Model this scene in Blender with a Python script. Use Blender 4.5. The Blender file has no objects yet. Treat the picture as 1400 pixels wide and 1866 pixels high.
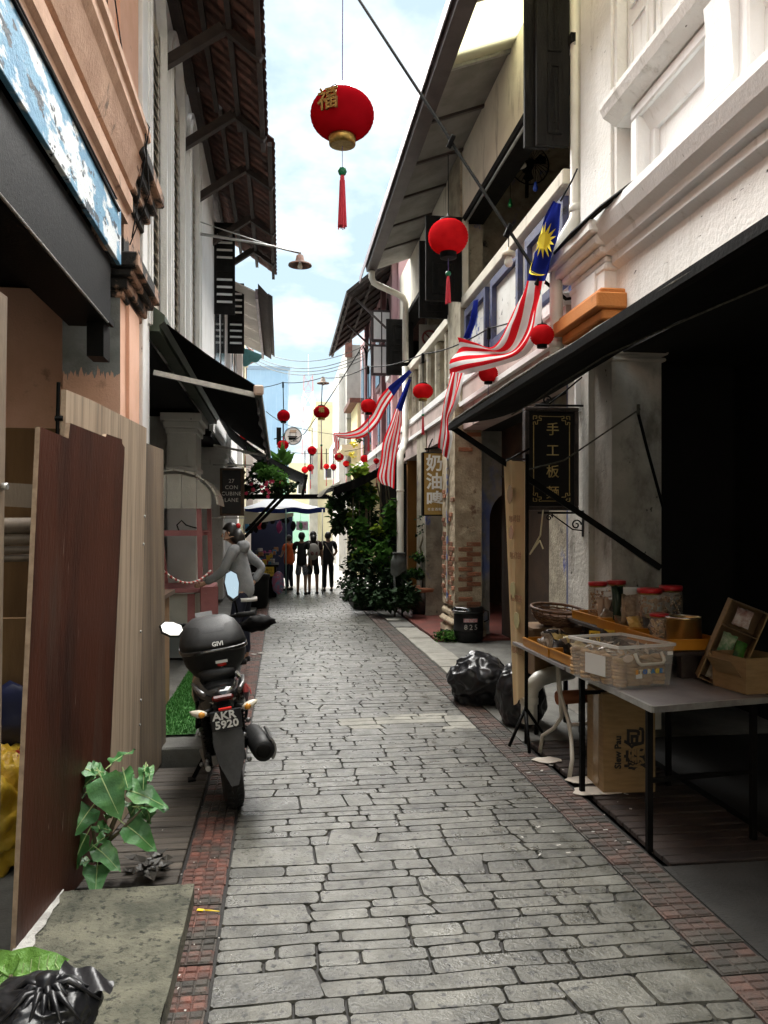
import bpy, bmesh, math, random
from mathutils import Vector, Matrix, Euler, noise
random.seed(11)
RN = random.Random(5)
S = bpy.context.scene
C = S.collection
V = Vector
PI = math.pi

# ------------------------------------------------------------------ camera, sky, sun, exposure
F_PX, TH, EYE = 1450.0, math.atan(188 / 1450.0), 1.6
cd = bpy.data.cameras.new('camera')
cam = bpy.data.objects.new('camera', cd); C.objects.link(cam); S.camera = cam
cd.sensor_fit = 'VERTICAL'; cd.sensor_height = 24.0
cd.lens = 24.0 * F_PX / 1866
cd.shift_y = 27 / 1866
cd.clip_start = 0.05; cd.clip_end = 3000
cam.location = (0, 0, EYE); cam.rotation_euler = (PI / 2, 0, -TH)
SUN_EL, SUN_AZ = math.radians(64), math.radians(-8)      # azimuth from +Y (down the lane) towards +X
w = bpy.data.worlds.new('World'); S.world = w; w.use_nodes = True
nt = w.node_tree; nt.nodes.clear()
def wn(t, **k):
    n = nt.nodes.new(t)
    for a, b in k.items(): setattr(n, a, b)
    return n
out = wn('ShaderNodeOutputWorld'); bg = wn('ShaderNodeBackground'); bg.inputs[1].default_value = 0.05
sky = wn('ShaderNodeTexSky', sky_type='NISHITA', sun_disc=False, sun_elevation=SUN_EL, sun_rotation=SUN_AZ)
tc = wn('ShaderNodeTexCoord'); sep = wn('ShaderNodeSeparateXYZ'); nt.links.new(tc.outputs['Generated'], sep.inputs[0])
ad = wn('ShaderNodeMath', operation='ADD'); ad.inputs[1].default_value = 0.22; nt.links.new(sep.outputs[2], ad.inputs[0])
cmb = wn('ShaderNodeCombineXYZ')
for i in (0, 1):
    dv = wn('ShaderNodeMath', operation='DIVIDE'); nt.links.new(sep.outputs[i], dv.inputs[0]); nt.links.new(ad.outputs[0], dv.inputs[1]); nt.links.new(dv.outputs[0], cmb.inputs[i])
nz = wn('ShaderNodeTexNoise'); nz.inputs['Scale'].default_value = 2.3; nz.inputs['Detail'].default_value = 7; nz.inputs['Roughness'].default_value = .55
nt.links.new(cmb.outputs[0], nz.inputs['Vector'])
rp = wn('ShaderNodeValToRGB'); rp.color_ramp.elements[0].position = .45; rp.color_ramp.elements[1].position = .68
nt.links.new(nz.outputs['Fac'], rp.inputs[0])
sc_ = wn('ShaderNodeMixRGB', blend_type='MIX'); sc_.inputs[0].default_value = .88   # thin veil over the whole sky
nt.links.new(sky.outputs[0], sc_.inputs[1]); sc_.inputs[2].default_value = (1.75, 2.25, 2.45, 1)
mx = wn('ShaderNodeMixRGB'); nt.links.new(rp.outputs[0], mx.inputs[0]); nt.links.new(sc_.outputs[0], mx.inputs[1]); mx.inputs[2].default_value = (4.4, 4.55, 4.6, 1)
nt.links.new(mx.outputs[0], bg.inputs[0]); nt.links.new(bg.outputs[0], out.inputs[0])
sd = bpy.data.lights.new('sun', 'SUN'); sun = bpy.data.objects.new('sun', sd); C.objects.link(sun)
sd.energy = 3.6; sd.angle = math.radians(80); sd.color = (1, .97, .92)
sdir = V((math.sin(SUN_AZ) * math.cos(SUN_EL), math.cos(SUN_AZ) * math.cos(SUN_EL), math.sin(SUN_EL)))
sun.rotation_euler = sdir.to_track_quat('Z', 'Y').to_euler(); sun.location = (0, 0, 30)
S.view_settings.view_transform = 'Standard'; S.view_settings.look = 'None'; S.view_settings.gamma = 1; S.view_settings.use_curve_mapping = False
S.view_settings.exposure = 2.9
S.render.engine = 'CYCLES'; S.cycles.max_bounces = 6; S.cycles.transparent_max_bounces = 12

# ------------------------------------------------------------------ where a thing seen in the photograph stands, given one real coordinate
_c, _s = math.cos(TH), math.sin(TH)
def ray(u, v):
    r = (u - 700) / F_PX
    return V((_s + _c * r, _c - _s * r, (960 - v) / F_PX))
def P(u, v, Y): a = ray(u, v); t = Y / a.y; return V((a.x * t, Y, EYE + a.z * t))
def PX(u, v, X): a = ray(u, v); t = X / a.x; return V((X, a.y * t, EYE + a.z * t))
def G(u, v, z=0): a = ray(u, v); t = (z - EYE) / a.z; return V((a.x * t, a.y * t, z))

# ------------------------------------------------------------------ mesh builder
class B:
    def __init__(s): s.bm = bmesh.new(); s.mi = 0; s.sm = False
    def face(s, vs):
        try: f = s.bm.faces.new(vs)
        except ValueError: return None
        f.material_index = s.mi; f.smooth = s.sm; return f
    def poly(s, pts): return s.face([s.bm.verts.new(p) for p in pts])
    def box(s, x0, x1, y0, y1, z0, z1, bev=0, m=None):
        x0, x1 = min(x0, x1), max(x0, x1); y0, y1 = min(y0, y1), max(y0, y1); z0, z1 = min(z0, z1), max(z0, z1)
        v = [s.bm.verts.new((x, y, z)) for z in (z0, z1) for y in (y0, y1) for x in (x0, x1)]
        if m is not None:
            for a in v: a.co = m @ a.co
        fs = [s.face([v[i] for i in q]) for q in ((0, 2, 3, 1), (4, 5, 7, 6), (0, 1, 5, 4), (2, 6, 7, 3), (0, 4, 6, 2), (1, 3, 7, 5))]
        if bev > 0:
            es = list({e for f in fs for e in f.edges})
            r = bmesh.ops.bevel(s.bm, geom=es, offset=bev, segments=1, affect='EDGES', profile=.5)
            for f in r['faces']: f.material_index = s.mi
        return s
    def obox(s, c, size, rot=(0, 0, 0), bev=0):
        m = Matrix.Translation(c) @ (rot.to_4x4() if isinstance(rot, Matrix) else Euler(rot).to_matrix().to_4x4())
        a, b, d = (q / 2 for q in size)
        return s.box(-a, a, -b, b, -d, d, bev, m)
    def beam(s, p, q, w, h=None, up=(0, 0, 1)):
        p, q = V(p), V(q); h = h or w; d = q - p; L = d.length; d.normalize()
        x = V(up).cross(d)
        if x.length < 1e-4: x = V((1, 0, 0)).cross(d)
        x.normalize(); z = d.cross(x)
        m = Matrix((x, d, z)).transposed().to_4x4(); m.translation = (p + q) / 2
        return s.box(-w / 2, w / 2, -L / 2, L / 2, -h / 2, h / 2, 0, m)
    def tube(s, pts, r, n=8, cap=True):
        pts = [V(p) for p in pts]; k = len(pts); rs = r if isinstance(r, (list, tuple)) else [r] * k
        prev = None; rings = []
        for i, p in enumerate(pts):
            t = (pts[min(i + 1, k - 1)] - pts[max(i - 1, 0)]).normalized()
            if prev is None:
                a = V((0, 0, 1)).cross(t)
                if a.length < .05: a = V((1, 0, 0)).cross(t)
            else: a = prev - t * prev.dot(t)
            a.normalize(); prev = a; b = t.cross(a)
            rings.append([s.bm.verts.new(p + (a * math.cos(2 * PI * j / n) + b * math.sin(2 * PI * j / n)) * rs[i]) for j in range(n)])
        o = s.sm; s.sm = n > 5
        for A, D in zip(rings, rings[1:]):
            for j in range(n): s.face([A[j], A[(j + 1) % n], D[(j + 1) % n], D[j]])
        s.sm = o
        if cap: s.face(rings[0][::-1]); s.face(rings[-1])
        return s
    def lathe(s, prof, n=20, c=(0, 0, 0), m=None, caps=True):
        c = V(c); rings = []
        for r, z in prof:
            ring = []
            for j in range(n):
                p = V((r * math.cos(2 * PI * j / n), r * math.sin(2 * PI * j / n), z))
                if m is not None: p = m @ p
                ring.append(s.bm.verts.new(c + p))
            rings.append(ring)
        o = s.sm; s.sm = True
        for A, D in zip(rings, rings[1:]):
            for j in range(n): s.face([A[j], A[(j + 1) % n], D[(j + 1) % n], D[j]])
        s.sm = o
        if caps: s.face(rings[0][::-1]); s.face(rings[-1])
        return s
    def prism(s, poly, ax, a, b):
        def mk(p, t): return {'x': (t, p[0], p[1]), 'y': (p[0], t, p[1]), 'z': (p[0], p[1], t)}[ax]
        A = [s.bm.verts.new(mk(p, a)) for p in poly]; D = [s.bm.verts.new(mk(p, b)) for p in poly]; n = len(poly)
        s.face(A[::-1]); s.face(D)
        for i in range(n): s.face([A[i], A[(i + 1) % n], D[(i + 1) % n], D[i]])
        return s
    def grid(s, fn, nu, nv, mi=None, closed=False):
        g = [[s.bm.verts.new(fn(i / nu, j / nv)) for j in range(nv + 1)] for i in range(nu + 1)]
        for i in range(nu):
            for j in range(nv):
                if mi: s.mi = mi(i, j)
                s.face([g[i][j], g[i + 1][j], g[i + 1][j + 1], g[i][j + 1]])
        return s
    def blob(s, c, rad, seed=0, amp=.15, sub=3, fr=2.0, flat=None, ridged=False):
        r = bmesh.ops.create_icosphere(s.bm, subdivisions=sub, radius=1)
        c = V(c)
        for v in r['verts']:
            d = v.co.copy(); q = d * fr + V((seed * 7.3, seed * 3.1, seed))
            h = noise.noise(q)
            if ridged: h = (abs(noise.noise(q)) * 2 - .5) + .5 * abs(noise.noise(q * 2.3)) + .25 * abs(noise.noise(q * 5))
            p = V((d.x * rad[0], d.y * rad[1], d.z * rad[2])) * (1 + amp * h)
            if flat is not None and p.z < flat: p.z = flat + (p.z - flat) * .05
            v.co = c + p
        for f in {f for v in r['verts'] for f in v.link_faces}: f.material_index = s.mi; f.smooth = s.sm
        return s
    def leaf(s, p, d, up, L, W, fold=.15):
        p = V(p); d = V(d).normalized(); x = d.cross(V(up))
        if x.length < .05: x = d.cross(V((1, .2, 0)))
        x.normalize(); n = x.cross(d)
        a = s.bm.verts.new(p); m1 = s.bm.verts.new(p + d * L * .5 - n * W * fold); e = s.bm.verts.new(p + d * L - n * L * .12)
        l = s.bm.verts.new(p + d * L * .42 + x * W * .5); r = s.bm.verts.new(p + d * L * .42 - x * W * .5)
        s.face([a, l, m1]); s.face([l, e, m1]); s.face([a, m1, r]); s.face([m1, e, r])
        return s
WORLD = set()
def root_of(o):
    while o.parent is not None: o = o.parent
    return o
def tag(o, label=None, cat=None, group=None, kind=None):
    for k, v in (('label', label), ('category', cat), ('group', group), ('kind', kind)):
        if v: o[k] = v
    return o
def thing(name, label, cat, loc=(0, 0, 0), rot=(0, 0, 0), group=None, world=False):
    o = bpy.data.objects.new(name, None); C.objects.link(o); o.location = loc; o.rotation_euler = rot
    o.empty_display_size = .1
    if world: WORLD.add(o.name)
    return tag(o, label, cat, group)
def mesh_of(name, b, m):
    me = bpy.data.meshes.new(name); bmesh.ops.recalc_face_normals(b.bm, faces=b.bm.faces[:]) if not getattr(b, 'raw', False) else None
    b.bm.to_mesh(me); b.bm.free()
    for q in (m if isinstance(m, (list, tuple)) else [m]): me.materials.append(q)
    return me
def part(name, b, m, parent, label=None, kind=None):
    r = root_of(parent)
    if r.name in WORLD: bmesh.ops.translate(b.bm, verts=b.bm.verts[:], vec=-V(r.location))
    o = bpy.data.objects.new(name, mesh_of(name, b, m)); C.objects.link(o); o.parent = parent
    return tag(o, label, None, None, kind)
def inst(name, me, parent, loc=(0, 0, 0), rot=(0, 0, 0), sc=None):
    o = bpy.data.objects.new(name, me); C.objects.link(o); o.parent = parent; o.location = loc; o.rotation_euler = rot
    if sc: o.scale = sc
    return o
def single(name, b, m, label, cat, group=None, kind=None):
    vs = b.bm.verts; xs = [v.co.x for v in vs]; ys = [v.co.y for v in vs]
    c = V(((min(xs) + max(xs)) / 2, (min(ys) + max(ys)) / 2, min(v.co.z for v in vs)))
    bmesh.ops.translate(b.bm, verts=b.bm.verts[:], vec=-c)
    o = bpy.data.objects.new(name, mesh_of(name, b, m)); C.objects.link(o); o.location = c
    if kind == 'structure': WORLD.add(o.name)
    return tag(o, label, cat, group, kind)
def dup(o, loc, label, rot=None, group=None, sc=None):
    def cp(a, par):
        c = a.copy(); C.objects.link(c)
        if par is not None: c.parent = par
        for ch in a.children: cp(ch, c)
        return c
    r = cp(o, None); r.location = loc
    if rot is not None: r.rotation_euler = rot
    if sc: r.scale = sc
    r['label'] = label
    if group: r['group'] = group
    return r
def text_mesh(s, size, ext=.0015, spacing=1.0, line=1.0, bold=0):
    cu = bpy.data.curves.new('lettering', 'FONT'); cu.body = s; cu.size = size; cu.align_x = 'CENTER'; cu.align_y = 'CENTER'
    cu.extrude = ext; cu.space_character = spacing; cu.space_line = line; cu.offset = bold; cu.resolution_u = 2
    o = bpy.data.objects.new('lettering', cu); C.objects.link(o)
    dg = bpy.context.evaluated_depsgraph_get(); me = bpy.data.meshes.new_from_object(o.evaluated_get(dg))
    bpy.data.objects.remove(o); bpy.data.curves.remove(cu); return me
def text(s, size, c, face, mat_, parent, name='lettering', up=(0, 0, 1), **k):
    """lettering centred on c, facing the direction face"""
    me = text_mesh(s, size, **k); me.materials.clear(); me.materials.append(mat_)
    z = V(face).normalized(); y = V(up); y = (y - z * y.dot(z)).normalized(); x = y.cross(z)
    m = Matrix((x, y, z)).transposed().to_4x4(); c = V(c)
    r = root_of(parent)
    if r.name in WORLD: c = c - V(r.location)
    m.translation = c; me.transform(m)
    o = bpy.data.objects.new(name, me); C.objects.link(o); o.parent = parent
    return o

# ------------------------------------------------------------------ materials
def mat(name, c, c2=None, sc=6, rough=.7, bump=0, bsc=60, metal=0, spec=.4, st=(1, 1, 1), stain=None, stain2=None, rnd=0, coat=0, detail=5, lo=.35, hi=.68, rrange=0, world=False):
    m = bpy.data.materials.new(name); m.use_nodes = True; n = m.node_tree.nodes; l = m.node_tree.links
    b = n['Principled BSDF']; b.inputs['Roughness'].default_value = rough; b.inputs['Metallic'].default_value = metal; b.inputs['Specular IOR Level'].default_value = spec
    b.inputs['Coat Weight'].default_value = coat
    tc = n.new('ShaderNodeTexCoord'); mp = n.new('ShaderNodeMapping'); mp.inputs['Scale'].default_value = st
    oi = n.new('ShaderNodeObjectInfo')
    if world:
        g = n.new('ShaderNodeNewGeometry'); l.new(g.outputs['Position'], mp.inputs[0])
    else:
        l.new(tc.outputs['Object'], mp.inputs[0])
        of = n.new('ShaderNodeVectorMath'); of.operation = 'SCALE'; of.inputs[0].default_value = (13, 7, 5); l.new(oi.outputs['Random'], of.inputs['Scale']); l.new(of.outputs[0], mp.inputs['Location'])
    def nse(scale, det=5, rg=.6, vec=None):
        q = n.new('ShaderNodeTexNoise'); q.inputs['Scale'].default_value = scale; q.inputs['Detail'].default_value = det; q.inputs['Roughness'].default_value = rg
        l.new((vec or mp).outputs[0], q.inputs['Vector']); return q
    def ramp(src, a, d):
        r = n.new('ShaderNodeMapRange'); r.interpolation_type = 'SMOOTHSTEP'; r.inputs[1].default_value = a; r.inputs[2].default_value = d; l.new(src, r.inputs[0]); return r
    def mix(fac, A, D, mode='MIX'):
        x = n.new('ShaderNodeMixRGB'); x.blend_type = mode
        if isinstance(fac, (int, float)): x.inputs[0].default_value = fac
        else: l.new(fac, x.inputs[0])
        for i, q in ((1, A), (2, D)):
            if isinstance(q, tuple): x.inputs[i].default_value = (*q, 1)
            else: l.new(q, x.inputs[i])
        return x.outputs[0]
    col = c
    if c2:
        col = mix(ramp(nse(sc, detail).outputs[0], lo, hi).outputs[0], c, c2)
    for sn in (stain, stain2):
        if sn:   # (colour, scale, lo, hi[, stretch])
            vec = mp
            if len(sn) > 4:
                vec = n.new('ShaderNodeMapping'); vec.inputs['Scale'].default_value = sn[4]; vec.inputs['Location'].default_value = (3, 1, 2); l.new(mp.outputs[0], vec.inputs[0])
            col = mix(ramp(nse(sn[1], 8, .65, vec).outputs[0], sn[2], sn[3]).outputs[0], col, sn[0])
    if rnd:
        g = n.new('ShaderNodeNewGeometry'); a = n.new('ShaderNodeMath'); a.operation = 'ADD'; l.new(g.outputs['Random Per Island'], a.inputs[0]); l.new(oi.outputs['Random'], a.inputs[1])
        fr = n.new('ShaderNodeMath'); fr.operation = 'FRACT'; l.new(a.outputs[0], fr.inputs[0])
        r = n.new('ShaderNodeMapRange'); r.inputs[3].default_value = 1 - rnd; r.inputs[4].default_value = 1 + rnd; l.new(fr.outputs[0], r.inputs[0])
        cm = n.new('ShaderNodeCombineXYZ')
        for i in range(3): l.new(r.outputs[0], cm.inputs[i])
        col = mix(1.0, col, cm.outputs[0], 'MULTIPLY')
    if isinstance(col, tuple): b.inputs['Base Color'].default_value = (*col, 1)
    else: l.new(col, b.inputs['Base Color'])
    if rrange:
        q = ramp(nse(sc * 1.7, 4).outputs[0], .3, .7); q.inputs[3].default_value = rough - rrange; q.inputs[4].default_value = rough + rrange; l.new(q.outputs[0], b.inputs['Roughness'])
    if bump:
        bp = n.new('ShaderNodeBump'); bp.inputs['Strength'].default_value = bump; bp.inputs['Distance'].default_value = .02
        l.new(nse(bsc, 6).outputs[0], bp.inputs['Height']); l.new(bp.outputs[0], b.inputs['Normal'])
    return m
def cloth(name, c, t=.45, c2=None):
    m = bpy.data.materials.new(name); m.use_nodes = True; n = m.node_tree.nodes; l = m.node_tree.links; n.clear()
    o = n.new('ShaderNodeOutputMaterial'); d = n.new('ShaderNodeBsdfDiffuse'); tr = n.new('ShaderNodeBsdfTranslucent'); mx = n.new('ShaderNodeMixShader'); mx.inputs[0].default_value = t
    for q in (d, tr):
        q.inputs[0].default_value = (*c, 1)
        if c2:
            tx = n.new('ShaderNodeTexCoord'); ns = n.new('ShaderNodeTexNoise'); ns.inputs['Scale'].default_value = 9; l.new(tx.outputs['Object'], ns.inputs['Vector'])
            x = n.new('ShaderNodeMixRGB'); x.inputs[1].default_value = (*c, 1); x.inputs[2].default_value = (*c2, 1); l.new(ns.outputs[0], x.inputs[0]); l.new(x.outputs[0], q.inputs[0])
    l.new(d.outputs[0], mx.inputs[1]); l.new(tr.outputs[0], mx.inputs[2]); l.new(mx.outputs[0], o.inputs[0])
    return m
def clear(name, c, rough=.1, alpha=.35):
    m = bpy.data.materials.new(name); m.use_nodes = True; b = m.node_tree.nodes['Principled BSDF']
    b.inputs['Base Color'].default_value = (*c, 1); b.inputs['Roughness'].default_value = rough; b.inputs['Alpha'].default_value = alpha
    return m
BLACKM = (.01, .01, .009)
K = {}
K['stone'] = mat('stamped concrete', (.088, .085, .070), (.040, .039, .031), 5, .40, .32, 55, spec=.5, stain=((.010, .0098, .0085), 24, .545, .62), stain2=((.12, .118, .10), .9, .5, .72), rnd=.24, rrange=.16, world=True)
K['stonepale'] = mat('stone with dried cement wash', (.26, .25, .21), (.16, .155, .13), 6, .6, .5, 45, stain=((.07, .068, .06), 7, .55, .7), world=True)
K['joint'] = mat('dark joint', (.012, .011, .010), (.02, .018, .016), 9, .8, .3)
K['redbrick'] = mat('red paving brick', (.135, .050, .035), (.07, .04, .032), 14, .7, .5, 90, stain=((.045, .04, .033), 3, .44, .62), rnd=.35)
K['pinkbrick'] = mat('worn pink brick', (.098, .054, .042), (.062, .046, .038), 12, .65, .5, 90, stain=((.05, .047, .039), 2, .42, .62), rnd=.3)
K['concrete'] = mat('grey concrete', (.15, .147, .132), (.095, .093, .083), 3, .8, .4, 70, stain=((.07, .066, .055), 1.4, .52, .72))
K['slabmoss'] = mat('mossy broom concrete', (.145, .138, .10), (.055, .056, .040), 4, .85, .9, 60, st=(1, 1, 1), stain=((.24, .225, .165), 2.2, .55, .75), stain2=((.028, .029, .021), 34, .53, .64))
K['slabedge'] = mat('pale slab edge', (.45, .44, .41), (.28, .27, .25), 12, .8, .6, 60)
K['paleslab'] = mat('pale granite kerb', (.25, .24, .205), (.18, .17, .145), 5, .7, .3, 60, stain=((.16, .15, .12), 3, .6, .75), rnd=.12)
K['redfloor'] = mat('red cement floor', (.17, .045, .035), (.11, .04, .032), 3, .45, .1, 30)
K['road'] = mat('pale road', (.46, .45, .42), (.38, .37, .34), 1, .8, .2)
K['ground'] = mat('ground earth', (.25, .24, .21), (.18, .17, .15), .2, .9)
K['timber'] = mat('weathered deck timber', (.085, .07, .055), (.045, .037, .03), 7, .6, .5, 60, st=(.6, 8, 1), stain=((.15, .135, .115), 4, .6, .8), rnd=.35)
K['darktimber'] = mat('dark grate timber', (.05, .035, .028), (.03, .022, .02), 7, .7, .4, rnd=.3)
K['turf'] = mat('plastic turf', (.03, .13, .02), (.05, .19, .03), 60, .8)
K['peach'] = mat('peach limewash', (.78, .47, .34), (.70, .40, .27), 2.2, .85, .25, 55, stain=((.38, .20, .13), 5, .6, .78), stain2=((.70, .50, .38), 1.1, .6, .8))
K['peachdirty'] = mat('dirty peach moulding', (.58, .37, .26), (.46, .28, .19), 3, .85, .35, 40, stain=((.10, .07, .05), 7, .60, .74, (.6, .8, .3)))
K['mouldstain'] = mat('mould stained plaster', (.45, .27, .18), (.32, .2, .14), 5, .9, .5, 30, stain=((.018, .016, .014), 4.5, .44, .52, (1, .5, .6)))
K['greyrender'] = mat('grey render', (.25, .26, .25), (.16, .165, .155), 4, .85, .3)
K['white'] = mat('white limewash', (.82, .82, .81), (.76, .76, .74), 2.5, .8, .22, 40, stain=((.48, .46, .41), 3.0, .57, .78, (2.2, 2.2, .25)), stain2=((.12, .11, .10), 9, .68, .74, (1, 1, .5)))
K['whitedirty'] = mat('dirty white plaster', (.79, .78, .75), (.72, .705, .67), 2.4, .85, .5, 26, stain=((.42, .40, .35), 3.4, .56, .76, (2, 2, .25)), stain2=((.05, .045, .04), 13, .665, .70, (1, .5, 2.2)))
K['cream'] = mat('cream plaster', (.76, .72, .61), (.66, .62, .52), 1.6, .85, .3, 30, stain=((.25, .22, .17), 2.4, .56, .76, (1.4, 1.4, .35)))
K['mottled'] = mat('weathered mottled plaster', (.40, .36, .27), (.24, .21, .16), 4, .9, .7, 28, stain=((.10, .12, .30), 2.6, .6, .68, (1, 1, .6)), stain2=((.05, .045, .04), 5, .58, .7))
K['bluepeel'] = mat('peeling blue paint', (.13, .33, .50), (.08, .25, .42), 5, .6, .5, 40, stain=((.72, .77, .79), 2.4, .47, .53, (1, .8, 2.0)), stain2=((.012, .03, .05), 7, .585, .60, (1, .55, 1.3)))
K['bluewhite'] = mat('blue panel flaking white', (.70, .70, .67), (.58, .57, .53), 3, .7, .4, stain=((.10, .14, .34), 3.2, .56, .6, (1, .8, 1)), stain2=((.06, .05, .045), 7, .6, .66))
K['navyfr'] = mat('navy painted frame', (.05, .065, .15), (.10, .10, .16), 6, .6, .3, stain=((.03, .03, .03), 6, .55, .7))
K['black'] = mat('black paint', (.003, .0028, .0026), (.006, .0055, .005), 6, .6, .15, spec=.1)
K['tarp'] = mat('black tarpaulin', (.0025, .0022, .002), (.005, .0045, .004), 2.5, .75, .3, 8, spec=.08)
K['tarphem'] = mat('frayed grey hem', (.12, .115, .09), (.05, .046, .037), 30, .9, .8, 60)
K['blackwood'] = mat('black shutter paint', (.007, .0065, .006), (.014, .013, .012), 8, .7, .4, 70, spec=.12, st=(1, 1, .3), stain=((.07, .066, .06), 22, .68, .74))
K['shutcream'] = mat('cream shutter paint', (.52, .48, .40), (.44, .40, .33), 5, .6, .15)
K['glassdark'] = mat('dark window', (.012, .013, .013), rough=.12, spec=.6)
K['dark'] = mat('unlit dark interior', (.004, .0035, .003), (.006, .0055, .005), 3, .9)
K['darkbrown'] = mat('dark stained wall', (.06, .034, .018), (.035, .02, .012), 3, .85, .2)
K['ply'] = mat('old plywood', (.22, .125, .05), (.15, .08, .032), 4, .7, .15, st=(1, 1, .15))
K['rooftile'] = mat('clay tile underside', (.14, .062, .045), (.07, .036, .028), 9, .85, .5, 50, rnd=.5)
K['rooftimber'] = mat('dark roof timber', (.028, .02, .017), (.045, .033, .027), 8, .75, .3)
K['soffit'] = mat('grey fibre soffit', (.26, .25, .23), (.19, .18, .165), 3, .8, .1)
K['palesoffit'] = mat('pale boarded soffit', (.62, .58, .52), (.54, .5, .45), 2, .8, .1)
K['gutter'] = mat('brown metal gutter', (.045, .033, .03), (.07, .055, .05), 4, .45, .1)
K['gutteredge'] = mat('mauve gutter lip', (.24, .2, .22), (.16, .13, .14), 5, .5)
K['steel'] = mat('galvanised steel', (.45, .45, .43), (.32, .31, .3), 12, .4, .1, metal=.6)
K['pvc'] = mat('white pvc pipe', (.70, .68, .61), (.60, .58, .51), 3, .35, .05)
K['brick'] = mat('old exposed brick', (.30, .12, .06), (.20, .09, .05), 9, .9, .7, 60, stain=((.36, .29, .2), 5, .56, .7), rnd=.3)
K['mortar'] = mat('crumbling plaster', (.47, .39, .27), (.33, .26, .175), 5, .95, .9, 30, stain=((.20, .12, .075), 4, .56, .68), stain2=((.09, .08, .065), 9, .62, .72))
K['orange'] = mat('orange painted capital', (.58, .22, .055), (.50, .175, .04), 3, .7, .25, stain=((.28, .12, .05), 6, .6, .75))
K['pinkwall'] = mat('pink house paint', (.66, .42, .43), (.58, .36, .37), 3, .8)
K['mauve'] = mat('mauve arch paint', (.20, .10, .105), (.15, .075, .08), 5, .7)
K['yellowwall'] = mat('yellow house paint', (.72, .66, .38), (.66, .6, .36), 3, .8)
K['greywall'] = mat('grey weathered block', (.42, .41, .38), (.33, .32, .29), 2, .9, .4, 20, stain=((.16, .15, .13), .9, .55, .72, (1, 1, .5)))
K['creamwall'] = mat('pale cream render', (.66, .61, .42), (.58, .53, .37), .8, .85, .2, stain=((.32, .29, .22), .5, .58, .74, (1, 1, .4)))
K['mint'] = mat('mint green paint', (.34, .60, .46), (.38, .64, .5), 1, .7)
K['bluemetal'] = mat('blue metal cladding', (.30, .45, .62), (.35, .5, .66), .6, .5)
K['olive'] = mat('olive painted rail', (.045, .06, .04), (.07, .085, .06), 3, .5)
K['tilegreen'] = mat('teal wave valance', (.05, .18, .2), (.08, .25, .27), 5, .6)

# ------------------------------------------------------------------ ground
b = B(); b.grid(lambda u, v: V((-600 + 1200 * u, -200 + 1600 * v, -.2)), 6, 6); single('ground', b, K['ground'], None, None, kind='structure')
b = B(); b.box(-30, 30, 20.6, 140, -.15, -.002); single('road', b, K['road'], None, None, kind='structure')
XL, XR = -.24, 1.55
b = B(); b.box(-.46, 1.8, -1.5, 20.6, -.19, -.013); lane = single('lane', b, K['joint'], None, None, kind='structure')
lo = V(lane.location)
def outline(fl, fu, x0, x1, sl, sr, gap=.0032):
    pts = []
    k = max(1, int((x1 - x0) / .14)); cc = .012
    def X(t, s): return (x0 + gap + s[0] * (1 - s[2]) ) if t == 0 else 0
    yl = lambda x: fl(x) + gap; yu = lambda x: fu(x) - gap
    xa, xb, xc_, xd = x0 + gap + sl, x1 - gap + sr, x1 - gap - sr, x0 + gap - sl
    for i in range(k + 1):
        t = i / k; x = xa + cc + (xb - xa - 2 * cc) * t; pts.append((x, yl(x)))
    pts.append((xb, yl(xb) + cc)); pts.append(((xb + xc_) / 2 + RN.uniform(-.006, .006), (yl(xb) + yu(xc_)) / 2)); pts.append((xc_, yu(xc_) - cc))
    for i in range(k + 1):
        t = i / k; x = xc_ - cc - (xc_ - xd - 2 * cc) * t; pts.append((x, yu(x)))
    pts.append((xd, yu(xd) - cc)); pts.append((xa, yl(xa) + cc))
    return pts
def slabstone(b, pts, c, top=0.0, low=-.012, bev=.0035):
    n = len(pts); cx, cy = sum(p[0] for p in pts) / n, sum(p[1] for p in pts) / n
    A, D = [], []
    for p in pts:
        d = V((cx - p[0], cy - p[1])); d.normalize()
        A.append(b.bm.verts.new((p[0] - c[0], p[1] - c[1], low))); D.append(b.bm.verts.new((p[0] + d.x * bev - c[0], p[1] + d.y * bev - c[1], top)))
    b.face(D)
    for i in range(n): b.face([A[i], A[(i + 1) % n], D[(i + 1) % n], D[i]])
stones = []
y, k = 1.7, 0
def curve(y, k, amp): return lambda x: y + amp * noise.noise(V((x * 1.7, k * 3.7, .5))) + .35 * amp * noise.noise(V((x * 5, k * 1.3, 7)))
low = curve(y, 0, .03)
while y < 20.3:
    k += 1; h = RN.choice((.12, .15, .18, .2, .22)); up = curve(y + h, k, .028)
    x = XL; first = True
    while x < XR - .01:
        big = h < .14 or RN.random() < .38
        wd = RN.uniform(.15, .42) if big else RN.uniform(.35, .95)
        if h < .14: wd = RN.uniform(.2, .55)
        x1 = min(XR, x + wd)
        if XR - x1 < .1: x1 = XR
        s0 = 0 if first else sprev; s1 = 0 if x1 >= XR else RN.uniform(-.02, .02)
        if big: stones.append(outline(low, up, x, x1, s0, s1))
        else:
            f = RN.uniform(.42, .6); md = (lambda lo_, up_, f_, kk: lambda q: lo_(q) * (1 - f_) + up_(q) * f_ + .008 * noise.noise(V((q * 3, kk, 2))))(low, up, f, k + x)
            for (fa, fb) in ((low, md), (md, up)):
                a = x
                while a < x1 - .01:
                    e = min(x1, a + RN.uniform(.16, .5))
                    if x1 - e < .09: e = x1
                    stones.append(outline(fa, fb, a, e, (s0 * (.5 if 1 else 0)) if a == x else 0, (s1 * .5) if e == x1 else 0)); a = e
        sprev = -s1 if False else s1
        x = x1; first = False
    low = up; y += h
rest = B(); n_ = 0
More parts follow.
